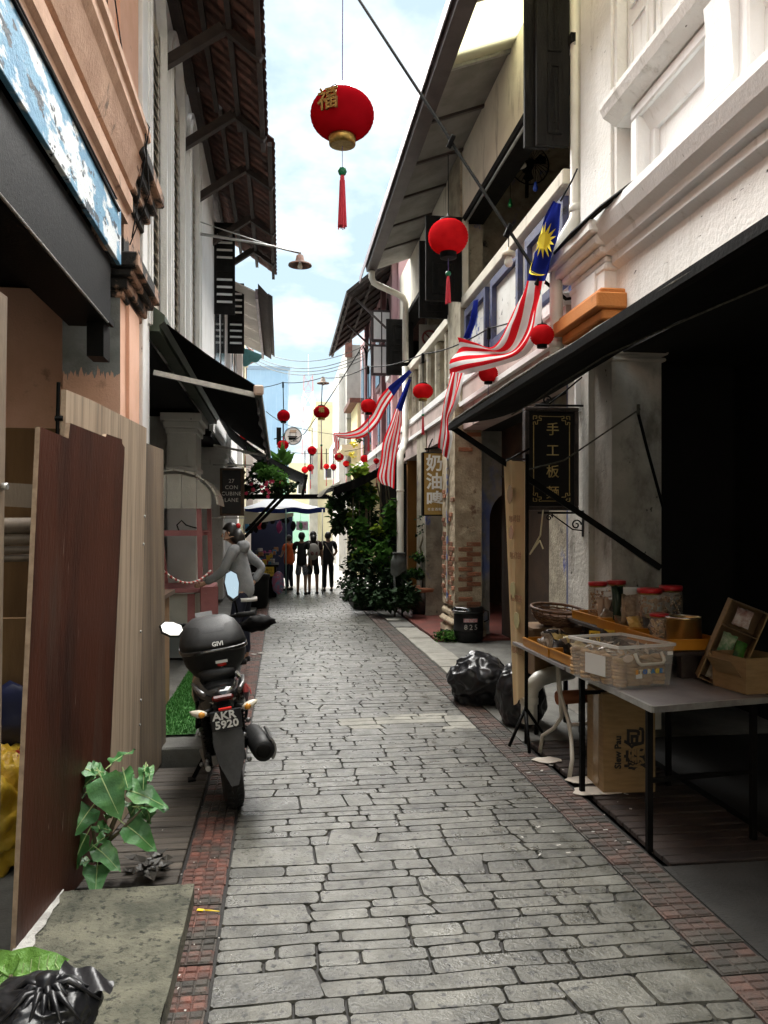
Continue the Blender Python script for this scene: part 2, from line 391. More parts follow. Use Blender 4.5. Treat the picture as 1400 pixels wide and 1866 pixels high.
for pts in stones:
    cx = sum(p[0] for p in pts) / len(pts); cy = sum(p[1] for p in pts) / len(pts)
    zt = RN.uniform(-.0016, .001)
    if cy > 2.35 and n_ < 290:
        b = B(); slabstone(b, pts, (cx, cy), zt); n_ += 1
        o = bpy.data.objects.new('paving_stone', mesh_of('paving_stone', b, K['stonepale'] if (.62 < cx < 1.5 and 6.2 < cy < 6.72 and RN.random() < .85) else K['stone'])); C.objects.link(o); o.parent = lane; o.location = V((cx, cy, 0)) - lo
    else: slabstone(rest, pts, (0, 0), zt)
part('paving_stones_rest', rest, K['stone'], lane, kind='stuff')

def brick_mesh(W, D, n, m, seed):
    r = random.Random(seed); b = B(); b.box(-W / 2, W / 2, -D / 2, D / 2, -.02, -.004)
    for r_ in range(2):
        x = -W / 2 + .004
        for i in range(n):
            wd = (W - .008) / n * (1.0); wd2 = wd
            p0, p1 = x + .002, x + wd2 - .002; ya = (-D / 2 + .004) if r_ == 0 else .003; yb = -.003 if r_ == 0 else D / 2 - .004
            zt = r.uniform(.0005, .003)
            A = [b.bm.verts.new((a, c, -.004)) for a, c in ((p0, ya), (p1, ya), (p1, yb), (p0, yb))]
            E_ = [b.bm.verts.new((a, c, zt)) for a, c in ((p0 + .004, ya + .004), (p1 - .004, ya + .004), (p1 - .004, yb - .004), (p0 + .004, yb - .004))]
            b.face(E_)
            for q in range(4): b.face([A[q], A[(q + 1) % 4], E_[(q + 1) % 4], E_[q]])
            x += wd
    return mesh_of('brick', b, m)
BA = [brick_mesh(.195, .088, 4, K['redbrick'], i) for i in range(3)]
BP = [brick_mesh(.215, .098, 3, K['pinkbrick'], i) for i in range(3)]
b = B(); b.box(-.452, -.243, 1.8, 17, -.03, -.0145); brA = single('brick_border', b, K['joint'], None, None, kind='structure')
y = 1.9
while y < 17: inst('brick', BA[RN.randrange(3)], brA, V((-.347 + RN.uniform(-.004, .004), y, .0 + RN.uniform(-.003, .002))) - V(brA.location), (0, 0, RN.uniform(-.02, .02))); y += .0935
b = B(); b.box(1.555, 1.785, 1.8, 15.2, -.03, -.0145); brB = single('brick_border', b, K['joint'], None, None, kind='structure')
y = 2.3
while y < 15.1: inst('brick', BP[RN.randrange(3)], brB, V((1.668 + RN.uniform(-.004, .004), y, RN.uniform(-.003, .002))) - V(brB.location), (0, 0, RN.uniform(-.02, .02))); y += .104

# left: timber drain deck, mossy slab, raised step, rear walk
b = B(); b.box(-1.0, -.462, 3.4, 5.45, -.3, -.09); dk = single('drain_deck', b, K['dark'], None, None, kind='structure')
bm_ = B(); bm_.box(-.26, .26, -.034, .034, -.03, 0, .004); slat_me = mesh_of('slat', bm_, K['timber'])
y = 3.52
while y < 5.42: inst('slat', slat_me, dk, V((-.72, y, .012 + RN.uniform(-.003, .003))) - V(dk.location), (0, RN.uniform(-.008, .008), RN.uniform(-.008, .008))); y += .0765
def wob(u, v): return .006 * noise.noise(V((u * 20, v * 20, 3)))
b = B()
b.grid(lambda u, v: V((-.93 + .565 * u + .008 * noise.noise(V((v * 9, 0, 0))) * (u > .9), 1.6 + 1.86 * v + .012 * noise.noise(V((u * 9, 4, 0))) * (v > .95), .082 + wob(u, v))), 24, 60)
b.poly([(-.365, 1.6, .08), (-.365, 3.46, .08), (-.365, 3.46, -.1), (-.365, 1.6, -.1)]); b.poly([(-.93, 3.46, .08), (-.93, 3.46, -.1), (-.365, 3.46, -.1), (-.365, 3.46, .08)])
sl = single('concrete_slab', b, K['slabmoss'], None, None, kind='structure')
b = B(); b.grid(lambda u, v: V((-.95 + (.055 + .03 * noise.noise(V((v * 14, 1, 0)))) * u + .02 * u * (1 - v), 2.3 + 1.16 * v, .0895 + wob(u, v * 3))), 4, 40); part('slab_edge', b, K['slabedge'], sl)
b = B(); b.box(-1.5, -.47, 5.47, 12.2, -.1, .12, .012); single('raised_step', b, K['concrete'], None, None, kind='structure')
b = B(); b.box(-1.6, -.47, 12.25, 21, -.1, .03); single('pavement', b, K['concrete'], None, None, kind='structure')
b = B(); b.box(-6, -.955, -3, 5.46, -.12, .03); single('arcade_floor', b, K['concrete'], None, None, kind='structure')
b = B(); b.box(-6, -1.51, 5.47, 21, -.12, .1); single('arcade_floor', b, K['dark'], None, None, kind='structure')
b = B(); b.grid(lambda u, v: V((-.93 + .33 * u - .06 * v * u, 5.75 + 3.2 * v, .136 + .004 * noise.noise(V((u * 30, v * 60, 0))))), 20, 60); turf = single('plastic_turf', b, K['turf'], 'strip of bright green plastic turf lying beside the brown counter', 'artificial turf')
tb = B()
for i in range(9000):
    u, v = RN.random(), RN.random(); p = V((-.93 + .33 * u - .06 * v * u, 5.75 + 3.2 * v, .134)) ; d = V((RN.uniform(-.5, .5), RN.uniform(-.5, .5), 1)).normalized() * .022; q = V((RN.uniform(-1, 1), RN.uniform(-1, 1), 0)).normalized() * .0035
    tb.poly([p - q, p + q, p + d])
o = part('turf_blades', tb, K['turf'], turf, kind='stuff')
o.location = -V(turf.location)
b = B(); b.box(-.955, -.90, 5.5, 5.9, .122, .36, .004); single('kerb_board', b, K['white'], 'short white board edging the near end of the green turf', 'edging board')

# right: kerb slabs, red floor, grey floors, grate
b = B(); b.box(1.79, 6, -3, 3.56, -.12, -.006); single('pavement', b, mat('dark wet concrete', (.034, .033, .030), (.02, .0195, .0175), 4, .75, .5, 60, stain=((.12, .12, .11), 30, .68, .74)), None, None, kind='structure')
b = B(); b.box(1.79, 2.55, 3.57, 5.75, -.3, -.08); gr = single('drain_grate', b, K['dark'], None, None, kind='structure')
bm_ = B(); bm_.box(-.33, .33, -.04, .04, -.03, 0, .004); gs = mesh_of('slat', bm_, K['darktimber'])
y = 3.62
while y < 5.74: inst('slat', gs, gr, V((2.17, y, -.002 + RN.uniform(-.003, .003))) - V(gr.location)); y += .09
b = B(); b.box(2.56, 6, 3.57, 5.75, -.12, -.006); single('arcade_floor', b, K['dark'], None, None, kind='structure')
b = B(); b.box(1.79, 5, 5.77, 10.9, -.12, -.004); single('pavement', b, K['concrete'], None, None, kind='structure')
b = B(); b.box(2.16, 5, 10.91, 17.1, -.12, .03); single('red_floor', b, K['redfloor'], None, None, kind='structure')
b = B(); b.box(1.79, 2.15, 8.45, 17.1, -.1, -.012); kb = single('kerb', b, K['joint'], None, None, kind='structure')
y = 8.5
while y < 16.8:
    L = RN.uniform(.32, .55); skip = 12.45 < y < 13.2
    if not skip:
        b = B(); b.box(-.17, .17, -L / 2 + .008, L / 2 - .008, -.05, RN.uniform(.004, .016), .005)
        inst('kerb_stone', mesh_of('kerb_stone', b, K['paleslab']), kb, V((1.965, y + L / 2, 0)) - V(kb.location), (RN.uniform(-.006, .006), RN.uniform(-.01, .01), RN.uniform(-.02, .02)))
    y += L
b = B(); b.box(1.8, 2.14, 12.6, 13.3, -.1, .0); single('pavement', b, K['concrete'], None, None, kind='structure')

# ------------------------------------------------------------------ left: peach shophouse
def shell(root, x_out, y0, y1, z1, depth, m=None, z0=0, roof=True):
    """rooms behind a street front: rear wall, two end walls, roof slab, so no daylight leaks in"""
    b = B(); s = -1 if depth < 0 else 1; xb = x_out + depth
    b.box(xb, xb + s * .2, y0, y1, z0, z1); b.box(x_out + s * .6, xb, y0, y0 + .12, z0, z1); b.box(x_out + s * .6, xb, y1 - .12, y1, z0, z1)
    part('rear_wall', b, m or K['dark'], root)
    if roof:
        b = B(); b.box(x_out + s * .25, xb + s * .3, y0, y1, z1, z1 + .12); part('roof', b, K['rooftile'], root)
ph = thing('shophouse', 'peach shophouse with peeling blue fascia and heavy mouldings, nearest on one side', 'building', (-1.3, 3, 0), world=True)
shell(ph, -1.3, -3, 7.55, 7.3, -3.2, K['darkbrown'])
b = B(); b.box(-1.62, -1.34, -3, 6.72, 4.86, 7.3); part('upper_wall', b, K['peach'], ph)
b = B(); b.box(-1.75, -1.30, 6.72, 7.55, 4.72, 7.6); b.box(-1.42, -1.285, 6.2, 6.45, 4.87, 7.3); part('pilaster', b, K['peach'], ph)
b = B(); prof = [(-1.34, 4.08), (-1.24, 4.08), (-1.24, 4.16), (-1.205, 4.18), (-1.205, 4.3), (-1.23, 4.32), (-1.23, 4.36), (-1.2, 4.37), (-1.17, 4.46), (-1.13, 4.6), (-1.09, 4.66), (-1.09, 4.74), (-1.06, 4.76), (-1.06, 4.82), (-1.34, 4.86)]
b.prism(prof, 'y', -3, 6.74); part('cornice', b, K['peachdirty'], ph)
b = B(); b.box(-1.27, -1.235, -3, 6.42, 3.64, 4.075, .004); part('fascia_board', b, K['bluepeel'], ph)
b = B(); b.box(-1.6, -1.285, -3, 6.28, 3.12, 3.635, .01); b.box(-1.42, -1.30, 6.1, 6.32, 2.86, 3.119); b.box(-1.285, -1.262, -3, 6.28, 3.12, 3.16); part('shutter_box', b, K['black'], ph)
b = B(); b.tube([(-1.27, -2, 3.115), (-1.27, 6.1, 3.115)], .009, 6); part('shutter_rail', b, K['steel'], ph)
b = B(); b.box(-1.75, -1.30, 6.72, 7.56, 0, 3.5); b.box(-1.30, -1.27, 6.95, 7.42, 0, 3.5); pil = part('pillar', b, K['peach'], ph)
b = B(); b.grid(lambda u, v: V((-1.752 + .452 * u, 6.716, 3.48 if v > .5 else 2.86 + .10 * noise.noise(V((u * 3, 0, 1))) + .09 * noise.noise(V((u * 17, 3, 1))) + .05 * noise.noise(V((u * 60, 5, 1))))), 90, 1); part('grey_patch', b, K['greyrender'], pil)
b = B()
for i, (z0, z1, e) in enumerate(((3.47, 3.53, .03), (3.53, 3.62, .07), (3.62, 3.68, .12), (3.68, 3.80, .17))): b.box(-1.75 - e, -1.30 + e, 6.72 - e, 7.56 + e, z0, z1, .012)
part('capital', b, K['mouldstain'], ph)
b = B(); b.box(-1.75, -1.28, 6.76, 7.52, 3.80, 4.45); part('pillar_neck', b, K['mouldstain'], ph)
b = B()
for z0, z1, e in ((4.30, 4.40, .03), (4.40, 4.50, .08), (4.50, 4.6, .13), (4.6, 4.72, .19), (4.72, 4.78, .12)): b.box(-1.7, -1.28 + e, 6.76 - e, 7.54 + e, z0, z1, .014)
part('upper_capital', b, K['mouldstain'], ph)
win = thing('dummy', None, None); bpy.data.objects.remove(win)
b = B(); b.box(-1.36, -1.30, 4.35, 5.62, 5.05, 5.12); b.box(-1.36, -1.30, 4.35, 4.43, 5.12, 7.4); b.box(-1.36, -1.30, 5.54, 5.62, 5.12, 7.4); wf = part('window', b, K['peach'], ph)
for k in range(2):
    b = B(); y0 = 4.44 + k * .55
    b.box(-1.345, -1.315, y0, y0 + .54, 5.13, 7.4, .004); part('shutter', b, mat('blue shutter paint', (.13, .24, .42), (.2, .3, .45), 5, .6, .2), wf)
b = B(); b.box(-3.1, -1.76, 7.0, 7.1, 0, 3.6); part('party_wall', b, K['peach'], ph)
b = B(); b.box(-4.4, -1.6, -3, 7.1, 3.64, 3.74); part('ceiling', b, K['dark'], ph)
for (xa, xb, h) in ((-2.35, -1.77, 2.42), (-2.98, -2.36, 2.36)):
    b = B(); b.box(xa, xb, 6.93, 6.97, .03, h, .003); part('plywood_sheet', b, K['ply'], ph)
b = B(); b.tube([(-1.295, 5.9, 8.5), (-1.30, 6.0, 6.2), (-1.16, 6.3, 4.9), (-1.05, 6.6, 4.82), (-1.12, 6.7, 4.5), (-1.2, 6.68, 3.95)], .006, 5); b.tube([(-1.29, 6.1, 8.5), (-1.295, 6.2, 5.5), (-1.08, 6.55, 4.84), (-1.06, 6.66, 4.3), (-1.22, 6.7, 3.9)], .005, 5); part('cable', b, K['black'], ph)
b = B(); b.tube([(-1.228, -2, 3.98), (-1.226, 2, 4.0), (-1.228, 4.5, 4.05), (-1.226, 6.3, 4.02)], .012, 6); b.tube([(-1.226, -2, 4.05), (-1.222, 3, 4.06), (-1.226, 6.2, 4.07)], .008, 6); part('cable', b, K['black'], ph)

# ------------------------------------------------------------------ left: white shophouse with arched windows
wh = thing('shophouse', 'white shophouse with tall arched shutter windows under a dark timber eave', 'building', (-1.3, 11, 0), world=True)
shell(wh, -1.3, 7.57, 15.1, 7.7, -3.4)
def arch_wall(bays, y0, y1, z0, z1, spring, x0, x1, wdt=None):
    b = B(); cuts = [y0] + [(bays[i][1] + bays[i + 1][0]) / 2 for i in range(len(bays) - 1)] + [y1]
    for (a, e), p, q in zip(bays, cuts, cuts[1:]):
        r = (e - a) / 2; c = (a + e) / 2
        poly = [(p, z0), (p, z1), (q, z1), (q, z0), (e, z0), (e, spring)] + [(c + r * math.cos(t), spring + r * math.sin(t)) for t in [PI * i / 14 for i in range(1, 14)]] + [(a, spring), (a, z0)]
        b.prism(poly, 'x', x0, x1)
    return b
bays = [(7.97, 8.9), (9.5, 10.55), (11.4, 12.45)]
SP = 6.93
part('front_wall', arch_wall(bays, 7.75, 15.1, 3.5, 7.75, SP, -1.52, -1.30), K['white'], wh)
b = B(); b.box(-1.75, -1.262, 7.57, 7.94, 0.1, 7.75, .008); part('pilaster', b, K['white'], wh)
b = B(); b.box(-1.31, -1.235, 12.9, 14.95, 3.6, 7.74, .008); part('pilaster', b, K['white'], wh)
def louvre_leaf(b, y0, y1, z0, z1, x, d=.03, n=None):
    fr = .06
    b.box(x - d, x, y0, y0 + fr, z0, z1); b.box(x - d, x, y1 - fr, y1, z0, z1)
    b.box(x - d, x, y0 + fr, y1 - fr, z0, z0 + .5)
    b.box(x - d, x, y0 + fr, y1 - fr, z1 - .07, z1)
for i, (a, e) in enumerate(bays):
    r = (e - a) / 2; c = (a + e) / 2
    ring = [(c + (r + .13) * math.cos(t), SP + (r + .13) * math.sin(t)) for t in [PI * k / 16 for k in range(17)]]
    inn = [(c + r * math.cos(t), SP + r * math.sin(t)) for t in [PI * k / 16 for k in range(16, -1, -1)]]
    b = B(); b.prism([(e + .13, 3.55)] + ring + [(a - .13, 3.55), (a, 3.55)] + inn + [(e, 3.55)], 'x', -1.31, -1.245)
    b.prism([(e + .06, 3.56)] + [(c + (r + .06) * math.cos(t), SP + (r + .06) * math.sin(t)) for t in [PI * k / 16 for k in range(17)]] + [(a - .06, 3.56), (a, 3.56)] + inn + [(e, 3.56)], 'x', -1.245, -1.23)
    wo = part('window', b, K['white'], wh)
    b = B(); b.prism([(a, SP)] + [(c + r * math.cos(t), SP + r * math.sin(t)) for t in [PI * k / 14 for k in range(14, -1, -1)]], 'x', -1.36, -1.335); part('lunette_glass', b, K['glassdark'], wo)
    b = B(); b.box(-1.36, -1.31, a, e, SP - .05, SP + .03)
    for t in (PI / 3, 2 * PI / 3): b.beam((-1.33, c, SP), (-1.33, c + r * math.cos(t), SP + r * math.sin(t)), .03)
    part('transom', b, K['shutcream'], wo)
    for s in (0, 1):
        y0, y1 = (a + .005, c - .004) if s == 0 else (c + .004, e - .005)
        b = B(); louvre_leaf(b, y0, y1, 3.6, SP - .06, -1.315); sh = part('shutter', b, K['shutcream'], wh)
        z = 4.14; sb_ = B(); sb_.obox((0, 0, 0), (.006, y1 - y0 - .12, .125), (0, -.45, 0)); sl_me = mesh_of('slat', sb_, K['shutcream'])
        while z < SP - .2:
            inst('slat', sl_me, sh, V((-1.325, (y0 + y1) / 2, z)) - V(wh.location)); z += .118
b = B(); b.prism([(-1.31, 3.5), (-1.17, 3.5), (-1.17, 3.56), (-1.12, 3.6), (-1.12, 3.66), (-1.3, 3.8)], 'y', 7.95, 15.0); part('ledge', b, K['olive'], wh)
for (y0, y1) in ((12.35, 13.15),):
    b = B(); b.box(-1.7, -1.28, y0, y1, .1, 3.2)
    for z0, z1, e in ((2.45, 2.52, .03), (3.02, 3.1, .03), (3.1, 3.2, .06), (3.2, 3.32, .1)): b.box(-1.7 - e, -1.28 + e, y0 - e, y1 + e, z0, z1, .01)
    part('column', b, K['white'], wh)
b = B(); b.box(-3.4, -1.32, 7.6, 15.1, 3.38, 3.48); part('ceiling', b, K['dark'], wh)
b = B(); b.box(-2.6, -1.72, 12.95, 13.05, .1, 3.35); part('party_wall', b, K['whitedirty'], wh)

# eaves: tiles, purlins, brackets
tile = B()
tile.grid(lambda u, v: V((-.115 + .23 * u, -.105 + .21 * v, .012 * abs(math.sin(PI * 1.5 * v)) + .012 * u)), 1, 8); tile.grid(lambda u, v: V((-.115 + .23 * u, -.105 + .21 * v, -.016 + .012 * abs(math.sin(PI * 1.5 * v)) + .012 * u)), 1, 8)
tile_me = mesh_of('roof_tile', tile, K['rooftile'])
def eave(root, y0, y1, xi, zi, xo, zo, brs, rafters=False, purl=(.12, .38, .66, .95)):
    d = V((xo - xi, 0, zo - zi)); L = d.length; d.normalize(); ang = math.atan2(-(zo - zi), xo - xi)
    rp_ = part('eave', (lambda b: b.obox(((xi + xo) / 2 - .15 * math.cos(ang), (y0 + y1) / 2, (zi + zo) / 2 + .075 + .15 * math.sin(ang)), (L + .3, y1 - y0, .02), (0, ang, 0)))(B()), K['rooftile'], root)
    off = -V(root.location)
    b = B(); b.box(xi, xi + .14, y0, y1, zi - .2, zi + .02); part('eave_shade_strip', b, K['rooftimber'], root)  # dark strip added for the shade under the eave, also closes the gap
    n = int(L / .2); m = int((y1 - y0) / .225)
    for i in range(n):
        for j in range(m):
            q = V((xi, 0, zi)) + d * (L * (i + .5) / n)
            inst('roof_tile', tile_me, rp_, V((q.x, y0 + .115 + .225 * j, q.z + .035)) + off, (0, ang, PI / 2 if False else RN.uniform(-.02, .02)))
    for t in purl:
        q = V((xi, 0, zi)) + d * L * t
        b = B(); b.box(q.x - .03, q.x + .03, y0, y1, q.z - .075, q.z - .01); part('purlin', b, K['rooftimber'], root)
    j = y0 + .3
    while j < y1 and rafters:
        b = B(); b.beam((xi, j, zi - .0), (xo, j, zo - .0), .05, .06); part('rafter', b, K['rooftimber'], root); j += .62
    for y in brs:
        q = V((xi, 0, zi)) + d * L * .6; e = V((xi, 0, zi)) + d * L * .98
        b = B(); b.beam((xi, y, zi - 1.12), (q.x, y, q.z - .1), .10, .11); b.beam((q.x, y, q.z - .08), (e.x, y, e.z - .06), .08, .08); part('bracket', b, K['rooftimber'], root)
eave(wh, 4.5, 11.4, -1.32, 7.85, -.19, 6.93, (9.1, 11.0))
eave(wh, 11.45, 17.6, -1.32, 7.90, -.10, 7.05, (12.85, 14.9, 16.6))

# ------------------------------------------------------------------ left: third house, louvred shutters standing open
lv = thing('shophouse', 'white shophouse with dark louvred shutters standing open over the lane', 'building', (-1.3, 18, 0), world=True)
shell(lv, -1.3, 15.15, 27.0, 7.6, -3.4)
b = B(); b.box(-1.52, -1.26, 15.15, 27, 3.4, 7.6); part('front_wall', b, K['white'], lv)
b = B(); b.box(-1.26, -1.17, 18.9, 19.5, 3.4, 7.55); b.box(-1.26, -1.12, 23.6, 24.2, 3.4, 7.5); part('pilaster', b, K['white'], lv)
b = B(); b.box(-1.26, -1.08, 24.25, 25.2, .1, 7.3); b.box(-1.26, -1.02, 24.2, 25.3, 6.6, 6.8); part('corner_pillar', b, K['creamwall'], lv)
for y0 in (15.5, 17.0, 20.0, 22.0):
    b = B(); b.box(-1.258, -1.235, y0, y0 + 1.0, 4.0, 7.2); part('window', b, K['glassdark'], lv)
def open_leaf(root, y, xa, xb, z0, z1, m, ms, lat=.14):
    b = B(); fr = .05; t = .04
    b.box(xa, xa + fr, y, y + t, z0, z1); b.box(xb - fr, xb, y, y + t, z0, z1); b.box(xa + fr, xb - fr, y, y + t, z0, z0 + .16); b.box(xa + fr, xb - fr, y, y + t, z1 - .08, z1); zc = (z0 + z1) / 2; b.box(xa + fr, xb - fr, y, y + t, zc - .05, zc + .05)
    b.box(xa + fr, xb - fr, y + t, y + t + .004, z0, z1)
    sh = part('shutter', b, m, root)
    z = z0 + .24
    while z < z1 - .1:
        if abs(z - zc) > .09:
            b = B(); b.obox(((xa + xb) / 2, y + .02, z), (xb - xa - .1, .008, .075), (-.75, 0, 0)); part('slat', b, ms, sh)
        z += lat
open_leaf(lv, 15.3, -1.25, -.86, 5.62, 7.35, K['blackwood'], K['white'])
open_leaf(lv, 18.4, -1.20, -.83, 5.55, 7.15, K['blackwood'], K['white'])
for y0, y1, x1 in ((16.9, 17.6, -1.2), (22.5, 23.3, -1.2)):
    b = B(); b.box(-1.7, x1, y0, y1, .1, 3.2)
    for z0, z1, e in ((2.5, 2.58, .03), (2.9, 3.0, .04), (3.0, 3.12, .08), (3.12, 3.25, .12)): b.box(-1.7 - e, x1 + e, y0 - e, y1 + e, z0, z1, .01)
    part('column', b, K['whitedirty'], lv)
b = B(); b.box(-3.2, -1.3, 15.2, 27, 3.3, 3.4); part('ceiling', b, K['dark'], lv)
for k in range(5):
    y0 = 17.8 + k * 1.25
    b = B(); b.obox((-.86, y0 + .61, 6.93), (.78, 1.22, .03), (0, .42, 0)); part('soffit_panel', b, K['palesoffit'], lv)
b = B(); b.box(-.56, -.50, 17.75, 24.1, 6.62, 6.84); part('fascia', b, K['gutteredge'], lv)
b = B(); b.prism([(-.5, 6.75), (-.28, 6.62), (-.28, 6.72), (-.5, 6.95)], 'y', 17.7, 24.1); b.prism([(-.28, 6.66), (-.18, 6.6), (-.18, 6.68), (-.28, 6.74)], 'y', 17.7, 23.6); part('roof_edge', b, K['rooftimber'], lv)
b = B(); b.prism([(-1.15 + .65 * t, 6.42 + .28 * t - .09 * abs(math.sin(t * 7))) for t in [i / 14 for i in range(15)]] + [(-.5, 6.72), (-1.15, 6.95)], 'y', 24.05, 24.1); part('wavy_valance', b, K['tilegreen'], lv)

# ------------------------------------------------------------------ right: near white house
X2 = 2.57
rw = thing('shophouse', 'white shophouse with deep plaster mouldings and recessed panel above a black awning', 'building', (X2, 4, 0), world=True)
shell(rw, X2, -3, 6.78, 8.5, 3.4, z0=0)
b = B(); b.box(X2 + .06, X2 + .4, -3, 6.0, 3.0, 4.02); part('lower_wall', b, K['whitedirty'], rw)
b = B(); b.prism([(X2 + .06, 3.62), (X2 + .0, 3.66), (X2 - .0, 3.72), (X2 - .05, 3.74), (X2 - .06, 3.79), (X2 - .12, 3.84), (X2 - .16, 3.93), (X2 - .16, 3.99), (X2 + .1, 4.02)], 'y', -3, 5.95); part('lower_cornice', b, K['white'], rw)
b = B(); b.box(X2 + .16, X2 + .4, -3, 6.0, 4.02, 4.72); part('balustrade_wall', b, K['white'], rw)
ys = [(-2.4, -1.0), (-.4, .8), (1.35, 2.6), (3.05, 4.15), (4.62, 5.55)]
for y0, y1 in ys:
    b = B(); f = .11
    b.box(X2 + .02, X2 + .16, y0 - f, y1 + f, 4.03, 4.12, .012); b.box(X2 + .02, X2 + .16, y0 - f, y1 + f, 4.62, 4.71, .012); b.box(X2 + .02, X2 + .16, y0 - f, y0, 4.12, 4.62, .012); b.box(X2 + .02, X2 + .16, y1, y1 + f, 4.12, 4.62, .012)
    pf = part('panel_frame', b, K['white'], rw)
    b = B(); b.prism([(X2 + .06, 4.12), (X2 + .16, 4.12), (X2 + .16, 4.22), (X2 + .13, 4.22)], 'y', y0, y1); b.prism([(X2 + .06, 4.62), (X2 + .16, 4.62), (X2 + .16, 4.5), (X2 + .13, 4.5)], 'y', y0, y1); b.box(X2 + .12, X2 + .16, y0, y0 + .07, 4.22, 4.5); b.box(X2 + .12, X2 + .16, y1 - .07, y1, 4.22, 4.5); part('panel_bevel', b, K['white'], pf)
for y0 in (4.24, 2.72, .93):
    b = B(); b.prism([(X2 + .16, 4.03), (X2 + .02, 4.03), (X2 - .02, 4.07), (X2 - .04, 4.12), (X2 - .01, 4.2), (X2 - .03, 4.5), (X2 - .05, 4.71), (X2 + .16, 4.71)], 'y', y0, y0 + .26); part('scroll_bracket', b, K['white'], rw)
b = B(); b.prism([(X2 + .2, 4.72), (X2 + .02, 4.72), (X2 - .03, 4.75), (X2 - .08, 4.78), (X2 - .11, 4.84), (X2 - .11, 4.88), (X2 + .2, 4.9)], 'y', -3, 5.93); part('sill', b, K['whitedirty'], rw)
b = B(); b.box(X2 + .2, X2 + .4, -3, 6.0, 4.9, 8.5); part('upper_wall', b, K['white'], rw)
for k in range(7):
    y0 = 5.52 - k * .47
    if k in (3,): continue
    b = B(); b.box(X2 + .13, X2 + .2, y0, y0 + .43, 4.95, 7.6, .006); sh = part('shutter', b, K['white'], rw)
    b = B()
    for z0, z1 in ((5.05, 5.5), (5.62, 6.4), (6.5, 7.4)):
        for (a, e, c, d) in ((y0 + .07, y0 + .36, z0, z0 + .025), (y0 + .07, y0 + .36, z1 - .025, z1), (y0 + .07, y0 + .095, z0 + .025, z1 - .025), (y0 + .335, y0 + .36, z0 + .025, z1 - .025)): b.box(X2 + .115, X2 + .131, a, e, c, d)
    part('panel_moulding', b, K['white'], sh)
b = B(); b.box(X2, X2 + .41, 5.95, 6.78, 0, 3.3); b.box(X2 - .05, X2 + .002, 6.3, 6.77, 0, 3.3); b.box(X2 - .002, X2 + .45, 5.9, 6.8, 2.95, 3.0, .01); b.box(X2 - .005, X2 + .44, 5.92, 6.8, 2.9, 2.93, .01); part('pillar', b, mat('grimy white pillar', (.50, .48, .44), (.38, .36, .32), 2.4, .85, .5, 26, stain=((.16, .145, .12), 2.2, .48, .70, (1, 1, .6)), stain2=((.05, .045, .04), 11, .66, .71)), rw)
b = B(); b.box(X2 + .07, X2 + .42, -3, 5.9, 2.96, 2.997); part('lintel', b, K['dark'], rw)  # dark strip added to blacken the pale underside of the wall
b = B()
for z0, z1, e in ((3.02, 3.12, .03), (3.12, 3.2, .07), (3.2, 3.28, .12), (3.28, 3.4, .18), (3.4, 3.44, .14)): b.box(X2 - e, X2 + .41, 5.95 - e * .8, 6.62 + e, z0, z1, .012)
part('orange_capital', b, K['orange'], rw)
b = B(); b.box(X2 - .04, X2 + .4, 6.0, 6.72, 3.44, 3.66); b.box(X2 - .06, X2 + .4, 6.15, 6.55, 3.44, 3.66); part('pillar_neck', b, K['white'], rw)
b = B()
for z0, z1, e in ((3.62, 3.68, .05), (3.68, 3.74, .04), (3.74, 3.80, .1), (3.80, 3.88, .15), (3.88, 3.98, .21)): b.box(X2 - e, X2 + .4, 6.0 - e * .6, 6.70 + e, z0, z1, .014)
part('capital', b, K['whitedirty'], rw)
b = B(); b.box(X2 + .045, X2 + .4, 5.96, 6.72, 3.98, 8.5); b.box(X2 + .02, X2 + .046, 6.02, 6.3, 4.15, 8.5); b.box(X2 - .03, X2 + .4, 5.93, 6.74, 3.98, 4.12, .02); part('pilaster', b, K['whitedirty'], rw)
b = B(); b.box(X2 + .4, 6, -3, 6.8, 3.02, 3.1); part('ceiling', b, K['dark'], rw)
pts = [(X2 - .12, 5.2, 4.0), (X2 - .2, 5.7, 3.99), (X2 - .24, 6.2, 3.97), (X2 - .2, 6.7, 3.99), (X2 - .02, 6.95, 4.02)]
b = B(); [b.tube([(V(p) + V((0.012 * j, 0, .014 * (j % 2)))) for p in pts], .013, 6) for j in range(3)]; part('cable', b, K['black'], rw)
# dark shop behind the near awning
b = B(); b.box(4.0, 4.1, -3, 6.7, 0, 3.05); b.box(2.98, 4.1, 6.62, 6.7, 0, 3.05); b.box(X2 + .3, 4.1, -2.9, -2.8, 0, 3.05); part('shop_wall', b, K['dark'], rw)

# ------------------------------------------------------------------ right: weathered house with open gallery
old = thing('shophouse', 'weathered shophouse with open upper gallery, black shutters and crumbling brick pillar', 'building', (X2, 12, 0), world=True)
shell(old, X2, 6.8, 17.15, 6.95, 3.6, K['mottled'])
b = B(); b.box(X2, X2 + .3, 6.95, 17.15, 6.0, 7.02); part('upper_wall', b, K['cream'], old)
b = B(); b.box(X2 - .012, X2 + .3, 6.8, 11.1, 5.92, 6.0); b.box(X2 - .012, X2 + .3, 11.95, 17.1, 5.92, 6.0); part('lintel', b, K['blackwood'], old)
b = B(); b.tube([(X2 + .03, 6.8, 5.905), (X2 + .03, 11.1, 5.905)], .018, 6); part('lintel_rail', b, K['steel'], old)
b = B(); b.box(X2 - .03, X2 + .3, 11.12, 11.95, 3.3, 6.98); up = part('pillar_shaft', b, K['mottled'], old)
b = B(); b.box(X2 - .03, X2 + .3, 6.96, 11.1, 4.72, 4.86, .01); b.box(X2 - .03, X2 + .3, 11.96, 17.1, 4.72, 4.86, .01); part('parapet_rail', b, K['cream'], old)
